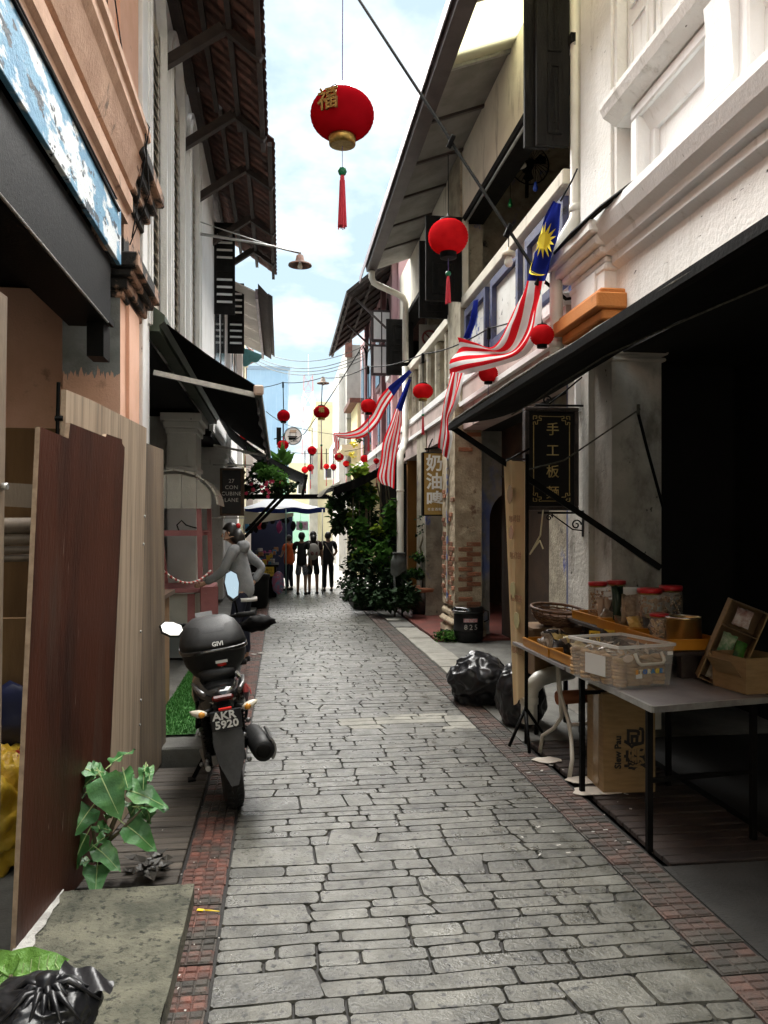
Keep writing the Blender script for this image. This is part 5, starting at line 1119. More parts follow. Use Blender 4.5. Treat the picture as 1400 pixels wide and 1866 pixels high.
b = B(); b.box(-1.72, -1.14, 4.12, 4.14, .03, 1.15); single('loose_panel', b, K['ply'], 'low dark plywood panel standing in the gap behind the poles', 'board')
b = B(); b.sm = True; b.blob((-1.36, 3.92, .26), (.24, .22, .32), 3, .3, 5, 2.2, -.24, True); single('food_bag', b, mat('yellow packaging', (.62, .36, .03), (.7, .5, .06), 6, .28, .7, 14, stain=((.35, .02, .02), 4, .62, .64), stain2=((.75, .7, .6), 5, .66, .68)), 'crumpled yellow packaging sack behind the boards', 'sack')
b = B(); b.sm = True; b.blob((-1.30, 4.05, .66), (.3, .06, .16), 5, .3, 3, 2, None, True); single('blue_sheet', b, mat('navy sheet', (.012, .015, .05), None, rough=.4), 'dark navy sheet folded over the yellow sack', 'sheet')
# brown counter and pink cart
ct = thing('counter', 'brown laminate counter with chipped top behind the row of boards', 'counter', (-1.12, 6.3, .12), world=True)
b = B(); b.box(-1.35, -.94, 5.6, 6.95, .13, 1.03, .004); part('cabinet', b, mat('brown laminate', (.27, .155, .075), (.21, .12, .06), 2, .5, .1, stain=((.34, .25, .13), 2, .5, .8, (1, 1, .5))), ct)
b = B(); b.prism([(-1.38, 5.55), (-.96, 5.55), (-.90, 5.8), (-.90, 7.0), (-1.38, 7.0)], 'z', 1.032, 1.065); part('worktop', b, mat('dark worktop', (.12, .075, .05), (.08, .05, .035), 4, .35), ct)
K['pinkp'] = mat('dusty pink paint', (.42, .165, .165), (.34, .13, .13), 5, .6, .2, stain=((.5, .3, .28), 8, .62, .72))
K['cartwhite'] = mat('grubby white board', (.50, .48, .42), (.4, .38, .33), 3, .7, .15)
cc = thing('vendor_cart', 'dusty pink wooden vendor cart with arched white plank roof', 'cart', (-1.0, 9, .12), world=True)
xa, xb, ya, yb = -1.50, -.82, 9.0, 9.7
for (x, y) in ((xa + .02, ya), (xb - .08, ya), (xa + .05, yb), (xb - .03, yb)):
    b = B(); b.beam((x + (.10 if x < -1 else .02), y, .92), (x, y, 1.86), .055, .05); part('post', b, K['pinkp'], cc)
b = B(); b.box(xa - .1, xb + .06, ya - .12, yb + .1, .88, .93, .006); part('table_top', b, K['pinkp'], cc)
b = B(); b.box(xa, xb - .12, ya - .02, ya, .45, .86); b.box(xa, xa + .02, ya, yb, .45, .86); b.box(xb - .14, xb - .12, ya, yb, .45, .86); part('white_cabinet', b, K['cartwhite'], cc)
b = B(); b.box(xa, xb - .14, ya - .035, ya - .02, .43, .48); b.box(xb - .2, xb - .12, ya - .035, ya - .02, .48, .86); part('cabinet_frame', b, K['pinkp'], cc)
b = B(); b.box(xa, xb - .05, ya + .02, yb, .15, .44); part('lower_shelf', b, mat('grey cart base', (.2, .21, .2), None, rough=.7), cc)
b = B(); b.obox((xb + .05, ya - .2, .74), (.2, .02, .42), (0, 0, .5)); part('side_flap', b, K['pinkp'], cc, 'pink hinged side flap')
b = B(); b.box(xa + .02, xb - .03, ya, ya + .04, 1.50, 1.56); b.box(xa + .02, xb - .03, yb - .04, yb, 1.50, 1.56); b.box(xa + .02, xb - .03, ya + .04, yb - .04, 1.54, 1.555); part('shelf', b, K['pinkp'], cc)
na = 12; cxr = (xa + xb) / 2
def arc(t, dx=0): return (cxr + (.43 + dx) * math.cos(PI - t * PI) * 1.0, 1.84 + (.34 + dx) * math.sin(t * PI))
for i in range(na):
    t0, t1 = i / na + .004, (i + 1) / na - .004
    b = B(); p0, p1, q0, q1 = arc(t0, .05), arc(t1, .05), arc(t0, .03), arc(t1, .03)
    b.prism([p0, p1, q1, q0], 'y', ya - .12, yb + .14); part('roof_plank', b, K['cartwhite'], cc)
for i in range(5):
    x0 = cxr - .40 + i * .16; zz = lambda x: 1.84 + .34 * math.sqrt(max(0, 1 - ((x - cxr) / .43) ** 2))
    b = B(); n = 5; b.prism([(x0 + .003, 1.80)] + [(x0 + .003 + .154 * j / n, zz(x0 + .003 + .154 * j / n)) for j in range(n + 1)] + [(x0 + .157, 1.80)], 'y', ya - .06, ya - .04); part('gable_plank', b, K['cartwhite'], cc)
b = B(); b.tube([(-1.12, ya + .02, 1.56), (-1.14, ya + .02, 1.62), (-1.09, ya + .02, 1.67), (-1.04, ya + .02, 1.62), (-.98, ya, 1.6), (-.9, ya, 1.58)], .008, 6); part('hook_wire', b, K['black'], cc)
ch = B(); pts = sag(P(281, 1022, 7.0), P(384, 1040, 8.6), .16, 26)
T = thing('plastic_chain', 'red and white plastic chain sagging from counter to cart', 'chain', pts[0], world=True)
for k in (0, 1):
    b = B()
    for i in range(len(pts) - 1):
        if i % 2 == k: b.tube([pts[i], (pts[i] + pts[i + 1]) / 2 + V((0, 0, .004)), pts[i + 1]], .011, 6)
    part('chain_links', b, mat('chain white', (.7, .66, .62), None, rough=.5) if k else mat('chain red', (.45, .05, .04), None, rough=.5), T, kind='stuff')
b = B(); b.tube([pts[0] + V((0, 0, -.45)), pts[0]], .012, 6); b.lathe([(.001, .05), (.035, .03), (.04, 0), (.03, -.03), (.001, -.04)], 10, pts[0]); part('chain_post', b, mat('red knob', (.5, .03, .02), None, rough=.4), T)

# ------------------------------------------------------------------ motorcycle
K['bkplastic'] = mat('black plastic', (.007, .007, .007), (.012, .012, .012), 40, .52, .1, 300, spec=.25)
K['gloss'] = mat('gloss black fairing', (.006, .006, .006), None, rough=.12, coat=.6)
K['greyplastic'] = mat('grey textured lid', (.028, .028, .029), (.02, .02, .021), 60, .5, .15, 300)
K['rubber'] = mat('tyre rubber', (.010, .010, .010), None, rough=.8)
K['mirror'] = mat('mirror glass', (.85, .86, .86), None, rough=.03, metal=1)
K['amber'] = mat('amber lens', (.5, .22, .03), None, rough=.15)
K['redlens'] = mat('red reflector', (.45, .015, .01), None, rough=.2)
K['darkred'] = mat('dark red fairing', (.10, .008, .006), None, rough=.2)
K['alloy'] = mat('dull alloy', (.20, .20, .20), None, rough=.4, metal=.8)
mo = thing('motorcycle', 'black motorcycle with large top box parked facing away on the left', 'motorcycle', (-.262, 4.66, 0), (0, math.radians(-7.5), math.radians(8)))
mo.scale = (.95, .95, .97)
def wheel(y, r, wd):
    b = B(); mrot = Matrix.Rotation(PI / 2, 3, 'Y')
    b.lathe([(r - .09, -wd * .4), (r - .04, -wd * .5), (r - .015, -wd * .42), (r, -wd * .2), (r + .003, 0), (r, wd * .2), (r - .015, wd * .42), (r - .04, wd * .5), (r - .09, wd * .4), (r - .09, -wd * .4)], 40, (0, y, r), mrot, caps=False)
    for k in range(36):
        a = k * 2 * PI / 36
        for s in (-1, 1): b.obox((s * wd * .22, y + (r + .002) * math.cos(a + s * .06), r + (r + .002) * math.sin(a + s * .06)), (wd * .28, .022, .006), (a + s * .06 + PI / 2, 0, s * .5))
    ty = part('wheel', b, K['rubber'], mo)
    b = B(); b.lathe([(r - .085, -wd * .36), (r - .075, -wd * .3), (r - .075, wd * .3), (r - .085, wd * .36)], 28, (0, y, r), mrot, caps=False); b.lathe([(.04, -.06), (.045, 0), (.04, .06)], 14, (0, y, r), mrot)
    for k in range(5): a = k * 2 * PI / 5; b.beam((0, y + .04 * math.cos(a), r + .04 * math.sin(a)), (0, y + (r - .08) * math.cos(a), r + (r - .08) * math.sin(a)), .03, .035)
    part('rim', b, K['alloy'], ty)
wheel(0, .285, .115); wheel(1.26, .28, .09)
# rear mudguard and plate
b = B(); b.prism([(-.075, .58), (.075, .58), (.088, .47), (.075, .37), (.02, .235), (-.02, .235), (-.075, .37), (-.088, .47)], 'y', -.012, .012)
for v in b.bm.verts: v.co.y += -.30 - (.5 - v.co.z) * .22 - .02 * math.cos(v.co.x * 12)
part('mud_flap', b, K['greyplastic'], mo)
b = B(); b.box(-.05, .05, -.36, .12, .56, .60, .01); b.prism([(-.3, .30), (-.24, .46), (.0, .60), (.1, .62), (.1, .57), (-.2, .42), (-.26, .30)], 'x', -.06, .06); part('mudguard', b, K['bkplastic'], mo)
b = B(); b.obox((0, -.385, .60), (.172, .008, .125), (.32, 0, 0), .003); pl = part('number_plate', b, mat('black number plate', (.012, .012, .014), None, rough=.3), mo)
wl = bpy.data.materials['white lettering']; fn = V((0, -math.cos(.32), math.sin(.32) * 1)); fn = V((0, -1, -.33)).normalized()
nrm = Euler((.32, 0, 0)).to_matrix() @ V((0, -1, 0)); upv = Euler((.32, 0, 0)).to_matrix() @ V((0, 0, 1)); pc = V((0, -.385, .60)) + nrm * .0055
text('AKR', .066, pc + upv * .031 + V((-.01, 0, 0)), nrm, wl, pl, up=upv, bold=.0018)
text('5920', .066, pc - upv * .024, nrm, wl, pl, up=upv, bold=.0018)
b = B(); b.obox(pc + upv * .074 + V((0, -.003, 0)), (.07, .012, .012), (.32, 0, 0)); part('plate_lamp', b, K['redlens'], mo)
for s in (-1, 1):
    b = B(); b.tube([(s * .06, -.25, .64), (s * .11, -.31, .645)], .012, 6); part('indicator_stem', b, K['bkplastic'], mo)
    b = B(); b.sm = True; b.tube([(s * .10, -.33, .64), (s * .118, -.335, .642), (s * .145, -.33, .648), (s * .175, -.31, .654), (s * .19, -.29, .658)], [.008, .020, .023, .014, .003], 10); part('indicator', b, K['chrome'] if False else mat('clear lens', (.6, .55, .45), None, rough=.1), mo)
    b = B(); b.sm = True; b.tube([(s * .112, -.345, .64), (s * .132, -.347, .643), (s * .148, -.34, .647)], [.012, .020, .008], 8); part('indicator_lens', b, K['amber'], mo)
# tail, seat, body
def loft(b, secs, n=14, pw=2.6):
    """secs: (y, cz, hx, hz) super-ellipse sections along the bike"""
    rings = []
    for y, cz, hx, hz in secs:
        rg = []
        for j in range(n):
            t = 2 * PI * j / n; cx_, sz_ = math.cos(t), math.sin(t)
            rg.append(b.bm.verts.new((hx * math.copysign(abs(cx_) ** (2 / pw), cx_), y, cz + hz * math.copysign(abs(sz_) ** (2 / pw), sz_))))
        rings.append(rg)
    b.sm = True
    for A_, D2 in zip(rings, rings[1:]):
        for j in range(n): b.face([A_[j], A_[(j + 1) % n], D2[(j + 1) % n], D2[j]])
    b.face(rings[0][::-1]); b.face(rings[-1]); b.sm = False
    return b
part('tail_fairing', loft(B(), [(-.30, .70, .06, .04), (-.22, .67, .12, .09), (-.05, .66, .155, .12), (.2, .65, .165, .14), (.5, .64, .15, .15), (.7, .6, .1, .12)]), K['gloss'], mo)
for s in (-1, 1): part('side_panel', loft(B(), [(-.2, .66, .02, .02), (.1, .63, .03, .06), (.45, .55, .03, .1), (.6, .5, .015, .06)]) if False else (lambda b: b.prism([(-.24, .70), (.1, .72), (.5, .64), (.6, .5), (.35, .45), (.05, .56)], 'x', s * .125, s * .155))(B()), K['darkred'] if s > 0 else K['gloss'], mo)
b = B(); b.box(-.06, .06, -.312, -.285, .69, .722, .01); part('tail_light', b, K['darkred'], mo)
part('seat', loft(B(), [(-.1, .80, .10, .03), (.05, .81, .13, .045), (.4, .79, .135, .05), (.7, .75, .12, .05), (.85, .74, .07, .03)]), K['bkplastic'], mo)
part('front_fairing', loft(B(), [(.8, .55, .09, .16), (1.0, .68, .13, .2), (1.12, .8, .13, .17), (1.22, .84, .09, .12), (1.28, .84, .04, .05)]), K['gloss'], mo)
part('leg_shield', loft(B(), [(.62, .42, .06, .08), (.8, .48, .12, .16), (.98, .55, .14, .2), (1.05, .6, .08, .14)]), K['bkplastic'], mo)
b = B(); b.prism([(1.02, .95), (1.12, .97), (1.12, 1.04), (1.06, 1.05)], 'x', -.06, .06); part('instrument_panel', b, mat('grey instrument shell', (.3, .3, .3), None, rough=.3), mo)
part('engine', loft(B(), [(.28, .3, .1, .07), (.4, .33, .14, .12), (.62, .33, .15, .13), (.75, .38, .08, .09)], 10, 3), K['alloy'] if False else K['bkplastic'], mo)
for s in (-1, 1):
    b = B(); b.beam((s * .085, -.01, .285), (s * .085, .5, .32), .035, .06); part('swingarm', b, K['alloy'] if s < 0 else K['bkplastic'], mo)
    b = B(); b.tube([(s * .10, .0, .32), (s * .11, .08, .62)], .02, 8)
    for k in range(9): b.lathe([(.02, 0), (.034, .006), (.02, .012)], 10, (s * (.10 + .01 * k / 9), .01 + .06 * k / 9, .37 + .022 * k)); 
    part('shock_absorber', b, K['black'], mo)
b = B(); b.sm = True; b.tube([(.19, -.28, .36), (.19, -.27, .36), (.19, -.1, .35), (.18, .25, .33), (.16, .4, .3), (.12, .55, .24)], [.045, .062, .068, .062, .03, .022], 16); mf = part('silencer', b, K['bkplastic'], mo)
b = B(); b.lathe([(.001, -.004), (.03, -.004), (.042, 0), (.046, .01)], 16, (.19, -.285, .36), Matrix.Rotation(-PI / 2, 3, 'X')); part('silencer_cap', b, K['black'], mf)
b = B(); b.prism([(.19 + .078 * math.cos(t), .36 + .085 * math.sin(t)) for t in [-.9 + i * .2 for i in range(10)]] + [(.19 + .066 * math.cos(t), .36 + .07 * math.sin(t)) for t in [.9 - i * .2 for i in range(10)]], 'y', -.26, .02); part('heat_shield', b, K['alloy'], mf)
b = B(); b.beam((.1, .3, .28), (.26, .25, .24), .03); b.obox((.25, .23, .23), (.09, .05, .02), (0, .3, 0)); part('footrest', b, K['bkplastic'], mo)
b = B(); b.beam((-.1, .45, .24), (-.22, .5, .06), .025); b.obox((-.235, .5, .05), (.05, .08, .012)); part('side_stand', b, K['black'], mo)
b = B(); b.tube([(-.1, .05, .25), (-.13, -.05, .27), (-.12, .2, .3)], .02, 6); b.box(-.14, -.1, -.03, .45, .24, .34, .01); part('chain_case', b, K['bkplastic'], mo)
part('engine_cover', loft(B(), [(-.06, .36, .05, .06), (.06, .38, .11, .14), (.3, .38, .14, .17), (.55, .36, .13, .15), (.7, .36, .06, .08)], 12, 2.4), K['bkplastic'], mo)
for y_, z_, x_ in ((.0, .30, -.13), (.02, .46, -.15), (.1, .26, -.16), (-.1, .44, .10), (-.02, .50, .14), (-.12, .30, .11)):
    b = B(); b.lathe([(.001, .012), (.012, .012), (.016, 0)], 8, (x_, y_ - .05, z_), Matrix.Rotation(PI / 2, 3, 'X')); part('bolt', b, K['alloy'], mo)
b = B(); b.tube([(-.13, -.2, .30), (-.135, .0, .28), (-.15, .35, .26)], .016, 7); part('centre_stand', b, K['alloy'], mo)
b = B(); b.tube([(-.10, -.30, .74), (-.13, -.2, .75), (-.15, .05, .74)], .012, 7); part('grab_rail', b, K['alloy'], mo)
b = B(); b.tube([(.10, -.30, .74), (.13, -.2, .75), (.15, .05, .74)], .012, 7); part('grab_rail', b, K['alloy'], mo)
b = B(); b.prism([(-.2, .70), (.3, .66), (.32, .64), (-.2, .675)], 'x', .166, .170); part('red_stripe', b, K['redlens'], mo)
# top box
TB = V((-.0, .10, .80))
def tbx(pts, n=20): return pts
b = B(); n = 28
def ring(z, hx, hy, yc=0, pw=3.2):
    r = []
    for j in range(n):
        t = 2 * PI * j / n; c_, s_ = math.cos(t), math.sin(t)
        r.append(V((hx * math.copysign(abs(c_) ** (2 / pw), c_), TB.y + yc + hy * math.copysign(abs(s_) ** (2 / pw), s_), z)))
    return r
def stack(b, rs, cap0=True, cap1=True):
    b.sm = True; q = [[b.bm.verts.new(p) for p in r] for r in rs]
    for A_, D2 in zip(q, q[1:]):
        for j in range(n): b.face([A_[j], A_[(j + 1) % n], D2[(j + 1) % n], D2[j]])
    if cap0: b.face(q[0][::-1])
    if cap1: b.face(q[-1])
    b.sm = False; return b
tb_ = part('top_box', stack(B(), [ring(.77, .10, .12, .03), ring(.78, .13, .15, .03), ring(.85, .178, .185, .01), ring(.925, .197, .205), ring(.93, .20, .207)]), K['bkplastic'], mo)
part('box_rim', stack(B(), [ring(.928, .202, .210), ring(.933, .206, .214), ring(.947, .206, .214), ring(.951, .202, .21)]), K['gloss'], tb_)
part('box_lid', stack(B(), [ring(.949, .20, .206), ring(.985, .197, .2, .004), ring(1.03, .183, .175, .015), ring(1.075, .155, .135, .03), ring(1.105, .11, .09, .04)], True, True), K['bkplastic'], tb_)
part('lid_pad', stack(B(), [ring(1.02, .172, .168, .012, 2.7), ring(1.045, .173, .163, .018, 2.7), ring(1.08, .152, .132, .03, 2.7), ring(1.112, .105, .085, .042, 2.7), ring(1.118, .06, .05, .045, 2.5)]), K['greyplastic'], tb_)
text('GIVI', .036, (.02, TB.y - .204, .978), (0, -1, .12), wl, tb_, bold=.001, ext=.002)
b = B(); b.obox((.03, TB.y - .194, .872), (.07, .006, .016), (-.1, 0, 0)); part('sticker', b, mat('silver sticker', (.5, .5, .48), None, rough=.4), tb_)
for z in (.852, .80):
    b = B(); b.lathe([(.001, .004), (.022, .003), (.026, 0)], 14, (.03, TB.y - (.178 if z > .83 else .145), z), Matrix.Rotation(PI / 2, 3, 'X') @ Matrix.Diagonal((1.1, .42, 1))); part('reflector', b, K['redlens'], tb_)
b = B(); b.lathe([(.001, .004), (.011, .003), (.013, 0)], 12, (.03, TB.y - .166, .826), Matrix.Rotation(PI / 2, 3, 'X')); part('lock', b, K['steel'], tb_)
b = B(); b.box(-.1, .1, -.05, .28, .755, .785); b.tube([(-.09, -.12, .74), (-.09, .4, .74)], .012, 6); b.tube([(.09, -.12, .74), (.09, .4, .74)], .012, 6); part('rear_rack', b, K['black'], mo)
# handlebar and mirrors
b = B(); b.tube([(-.34, .93, 1.0), (-.2, 1.02, .99), (0, 1.04, .96), (.2, 1.02, .99), (.34, .93, 1.0)], .013, 8); part('handlebar', b, K['black'], mo)
for s in (-1, 1):
    b = B(); b.tube([(s * .23, .995, .995), (s * .36, .92, 1.0)], .019, 10); part('grip', b, K['rubber'], mo)
    b = B(); b.tube([(s * .22, 1.05, 1.0), (s * .36, 1.0, .995)], .007, 5); part('brake_lever', b, K['alloy'], mo)
def mir(c, w_, h_, tilt, stem0, lab):
    c = V(c); b = B(); b.tube([stem0, (V(stem0) + c) / 2 + V((0, .02, .0)), c + V((0, .02, -h_ * .3))], .008, 6); ms = part('mirror_stem', b, K['black'], mo)
    sh = [(w_ * x, h_ * z) for x, z in ((-.5, .1), (-.35, .42), (0, .52), (.38, .4), (.5, .05), (.36, -.4), (0, -.52), (-.36, -.36))]
    m_ = Matrix.Translation(c) @ Euler((-.42, tilt, .05)).to_matrix().to_4x4()
    b = B(); b.prism([(x * 1.12, z * 1.1) for x, z in sh], 'y', 0, .03); b.bm.transform(m_); mh = part('mirror_housing', b, K['bkplastic'], ms)
    b = B(); b.prism(sh, 'y', -.004, 0.001); b.bm.transform(m_); part('mirror_glass', b, K['mirror'], ms)
inv = None
bpy.context.view_layer.update(); inv = mo.matrix_world.inverted()
mir(inv @ P(423, 1066, 5.55), .10, .20, .1, (.24, 1.0, 1.0), 'r'); mir(inv @ P(313, 1146, 5.35), .15, .09, .35, (-.24, 1.0, .99), 'l')
b = B(); b.sm = True; b.blob(inv @ P(470, 1136, 5.6), (.12, .08, .05), 2, .3, 3, 3, None, True); part('handlebar_muff', b, K['tarp'], mo)
b = B(); b.tube([(-.13, .1, .6), (-.16, .2, .45), (-.13, .45, .4), (-.1, .7, .5)], .012, 6); b.tube([(.11, .0, .66), (.16, .1, .55), (.15, .3, .42)], .01, 6); part('cable', b, K['black'], mo)

# ------------------------------------------------------------------ plants
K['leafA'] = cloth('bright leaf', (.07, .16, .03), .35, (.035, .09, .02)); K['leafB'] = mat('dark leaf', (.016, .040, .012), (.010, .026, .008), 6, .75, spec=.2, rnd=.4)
K['leafC'] = cloth('yellow green leaf', (.20, .26, .03), .5, (.10, .17, .02))
K['stem'] = mat('green brown stem', (.11, .09, .05), (.07, .06, .035), 20, .8)
def heart(b, p, d, up, L, W):
    """broad pointed leaf with a folded midrib and curled tip"""
    p, d = V(p), V(d).normalized(); x = d.cross(V(up)).normalized(); n = x.cross(d).normalized()
    pr = [(0, 0), (-.02, .16), (.01, .30), (.08, .41), (.18, .47), (.3, .49), (.42, .465), (.54, .41), (.66, .325), (.78, .22), (.88, .115), (.95, .045), (1, 0)]
    mid = [b.bm.verts.new(p + d * L * t - n * L * .22 * t * t) for t, _ in pr]
    b.sm = True
    for s in (-1, 1):
        ed = [b.bm.verts.new(p + d * L * (t - .06 * (w_ > .3)) + x * s * W * w_ + n * (W * w_ * .28) - n * L * .22 * t * t + n * .012 * math.sin(t * 14)) if w_ > 0 else mid[i] for i, (t, w_) in enumerate(pr)]
        for i in range(len(pr) - 1):
            q = [mid[i], mid[i + 1], ed[i + 1], ed[i]]; q = [v for k, v in enumerate(q) if v not in q[:k]]
            if len(q) > 2: b.face(q)
    b.sm = False
RL = random.Random(21)
wd = thing('weed_plant', 'young broad leaved weed growing from the gap below the red brown board', 'plant', (-.80, 3.68, .06))
b = B(); b.tube([(0, 0, 0), (.03, .02, .15), (.10, .02, .32)], [.016, .013, .008], 7); b.tube([(0, 0, 0), (-.03, 0, .2), (-.0, .02, .42)], [.012, .008, .005], 6); b.tube([(.02, .01, .12), (.10, -.05, .2), (.2, -.04, .3)], [.01, .007, .004], 6); part('stem', b, K['stem'], wd)
lf = mat('weed leaf', (.07, .20, .055), (.035, .12, .035), 9, .42, .25, 60, stain=((.17, .24, .07), 5, .56, .8), stain2=((.14, .10, .04), 14, .66, .72))
rib = mat('leaf midrib', (.35, .45, .2), None, rough=.6)
for (p, d, L, W, upv_) in (((.02, -.06, .44), (.45, -.35, -.75), .20, .16, (0, -.8, .6)), ((-.02, 0, .44), (-.5, -.1, .35), .15, .11, (0, -.3, 1)), ((.12, 0, .36), (.9, .0, -.30), .20, .13, (0, -.5, 1)), ((.12, -.04, .22), (.75, -.2, -.5), .18, .13, (.2, -.7, .8)), ((-.03, -.03, .30), (-.35, -.5, -.45), .14, .12, (0, -.9, .5)), ((.0, -.04, .12), (.55, -.4, -.25), .15, .11, (0, -.4, 1)), ((-.05, -.03, .18), (-.4, -.3, -.8), .17, .10, (-.5, -.8, .3)), ((.0, -.05, .05), (.1, -.7, -.35), .13, .12, (0, 0, 1)), ((.05, .0, .48), (.5, .3, .4), .12, .08, (0, 0, 1)), ((.18, -.04, .3), (.6, .3, -.1), .14, .1, (0, -.4, 1)), ((.02, .0, .3), (.8, .1, .1), .12, .08, (0, -.3, 1)), ((-.03, .0, .36), (-.7, .2, -.1), .11, .09, (0, -.3, 1)), *[((RL.uniform(-.06, .2), RL.uniform(-.03, .08), RL.uniform(.05, .5)), (RL.uniform(-1, 1), RL.uniform(-.8, .4), RL.uniform(-.6, .4)), RL.uniform(.06, .12), RL.uniform(.05, .09), (RL.uniform(-.3, .3), -.5, .9)) for _ in range(18)]):
    b = B(); heart(b, p, d, upv_, L, W); l_ = part('leaf', b, lf, wd)
    dn = V(d).normalized(); x = dn.cross(V(upv_)).normalized(); n = x.cross(dn); b = B(); b.tube([V(p) + dn * L * t - n * (L * .22 * t * t - .002) for t in (-.25, .2, .5, .85)], [.003, .003, .002, .001], 4); part('midrib', b, rib, l_)
def foliage(T, m, n, fn, size, name='foliage', kind='stuff', droop=.3):
    b = B()
    for _ in range(n):
        p = fn()
        if p is None: continue
        d = V((RN.gauss(0, 1), RN.gauss(0, 1), RN.gauss(0, .7) - droop)); L = size * RN.uniform(.6, 1.3)
        b.leaf(p, d, (RN.gauss(0, .4), RN.gauss(0, .4), 1), L, L * .75)
    return part(name, b, m, T, kind=kind)
def inblob(blobs):
    def f():
        c, r = blobs[RN.randrange(len(blobs))]
        d = V((RN.gauss(0, 1), RN.gauss(0, 1), RN.gauss(0, 1))).normalized() * (RN.random() ** .45)
        return V((c[0] + d.x * r[0], c[1] + d.y * r[1], max(.01, c[2] + d.z * r[2])))
    return f
def pb(px): return [(P(u, v, Y), (ru * Y / F_PX, ru * Y / F_PX, rv * Y / F_PX)) for u, v, Y, ru, rv in px]
vn = thing('climbing_vine', 'leafy vine climbing the drainpipe under the right black awning', 'vine', (1.9, 15.5, 0), world=True)
bl = pb([(660, 900, 15.6, 20, 28), (668, 950, 15.6, 22, 34), (655, 985, 15.4, 20, 30), (690, 985, 15.2, 25, 40), (712, 960, 15.0, 16, 50), (655, 1030, 15, 30, 30), (690, 1045, 14.8, 35, 35), (668, 1080, 14.6, 35, 25), (720, 1060, 14.2, 26, 30), (705, 1090, 14, 30, 18), (742, 1085, 13.6, 22, 22)])
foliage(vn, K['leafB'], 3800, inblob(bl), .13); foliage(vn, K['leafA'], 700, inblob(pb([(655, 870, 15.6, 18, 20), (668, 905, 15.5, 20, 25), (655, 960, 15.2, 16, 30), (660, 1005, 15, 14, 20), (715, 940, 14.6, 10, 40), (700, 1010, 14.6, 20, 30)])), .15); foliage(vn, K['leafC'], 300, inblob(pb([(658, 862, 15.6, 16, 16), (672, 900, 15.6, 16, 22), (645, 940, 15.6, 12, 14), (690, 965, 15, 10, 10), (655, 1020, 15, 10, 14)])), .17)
b = B()
for k in range(9): u = 650 + k * 9; b.tube([P(u, 1095, 15), P(u + RN.uniform(-14, 14), 1030, 15.1), P(u + RN.uniform(-14, 10), 960, 15.3), P(u - 10 + RN.uniform(-14, 10), 880, 15.6)], .016, 5)
part('stems', b, K['stem'], vn)
dkv = thing('hanging_plant', 'dark hanging creeper below the tip of the right awning', 'plant', P(620, 960, 15.8), world=True)
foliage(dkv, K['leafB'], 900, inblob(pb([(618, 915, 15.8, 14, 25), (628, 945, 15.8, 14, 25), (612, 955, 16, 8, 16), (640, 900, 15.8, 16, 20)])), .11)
foliage(dkv, K['leafA'], 60, inblob(pb([(604, 925, 16.4, 6, 22)])), .14)
gcv = thing('ground_creeper', 'low creeper spilling over the kerb at the foot of the vine', 'plant', G(690, 1105), world=True)
foliage(gcv, K['leafB'], 1300, inblob([(G(650, 1095) + V((0, 0, .1)), (.3, .5, .2)), (G(690, 1108) + V((0, 0, .12)), (.35, .4, .22)), (G(730, 1110) + V((0.1, 0.2, .12)), (.35, .4, .2)), (G(640, 1085) + V((0, .5, .25)), (.3, .5, .3))]), .10)
b = B(); b.box(G(640, 1100).x - .05, G(640, 1100).x + .5, 15.5, 16.4, 0, .28, .02); single('stone_planter', b, K['concrete'], 'low grey stone planter edge under the vine', 'planter')
tp = thing('potted_topiary', 'clipped tiered shrub in a dark glazed pot with terracotta rim', 'potted plant', (2.55, 14.2, .03))
b = B(); b.lathe([(.02, 0), (.2, 0), (.27, .12), (.3, .28), (.28, .4), (.27, .42)], 24); po = part('pot', b, mat('dark glazed pot', (.02, .016, .014), (.05, .03, .02), 6, .25), tp)
b = B(); b.lathe([(.27, .40), (.33, .41), (.34, .47), (.3, .49), (.27, .46)], 24); part('pot_rim', b, mat('terracotta rim', (.30, .12, .06), None, rough=.8), po)
b = B(); b.tube([(0, 0, .4), (.05, 0, .8), (-.05, 0, 1.2), (.1, 0, 1.7)], [.035, .03, .02, .01], 7); part('trunk', b, K['stem'], tp)
for c, r in (((-.05, 0, .72), (.38, .3, .09)), ((.12, 0, 1.02), (.36, .3, .08))): foliage(tp, K['leafB'], 420, inblob([(c, r)]), .07, 'foliage_tier', None); foliage(tp, K['leafA'], 160, inblob([((c[0], c[1], c[2] + .04), r)]), .06, 'foliage_tier', None)
foliage(tp, K['leafB'], 160, inblob([((.2, .1, 1.6), (.35, .3, .4))]), .08, 'foliage', None)
b = B(); b.sm = True; b.grid(lambda u, v: V((2.08 + .14 * math.cos(2 * PI * u) * (.55 + .45 * min(1, v * 2.5)) * (1 + .10 * math.sin(u * 38) * v), 14.0 + .12 * math.sin(2 * PI * u) * (.55 + .45 * min(1, v * 2.5)) * (1 + .10 * math.sin(u * 38) * v), 1.14 - .36 * v - .06 * v * math.sin(u * 12))), 48, 10); b.sm = False; b.box(1.98, 2.18, 13.9, 14.1, 1.12, 1.145); b.tube([(2.0, 13.95, 0), (2.0, 13.95, .8)], .02, 6); b.tube([(2.15, 14.05, 0), (2.15, 14.05, .8)], .02, 6); single('covered_stool', b, mat('grey cloth cover', (.09, .095, .085), (.05, .052, .046), 5, .7), 'grey cloth draped over a stand between drainpipe and topiary', 'cloth')
gw = thing('weed_clump', 'low green weeds at the foot of the brick pillar', 'plant', G(815, 1165), world=True)
foliage(gw, K['leafA'], 260, inblob([(G(818, 1168) + V((0, 0, .05)), (.22, .16, .12))]), .06); foliage(gw, K['leafB'], 260, inblob([(G(818, 1166) + V((0, 0, .04)), (.25, .18, .12))]), .06)
fb = thing('hanging_flowers', 'bushy hanging plant with pink flowers under the small left awning', 'plant', P(490, 870, 16), world=True)
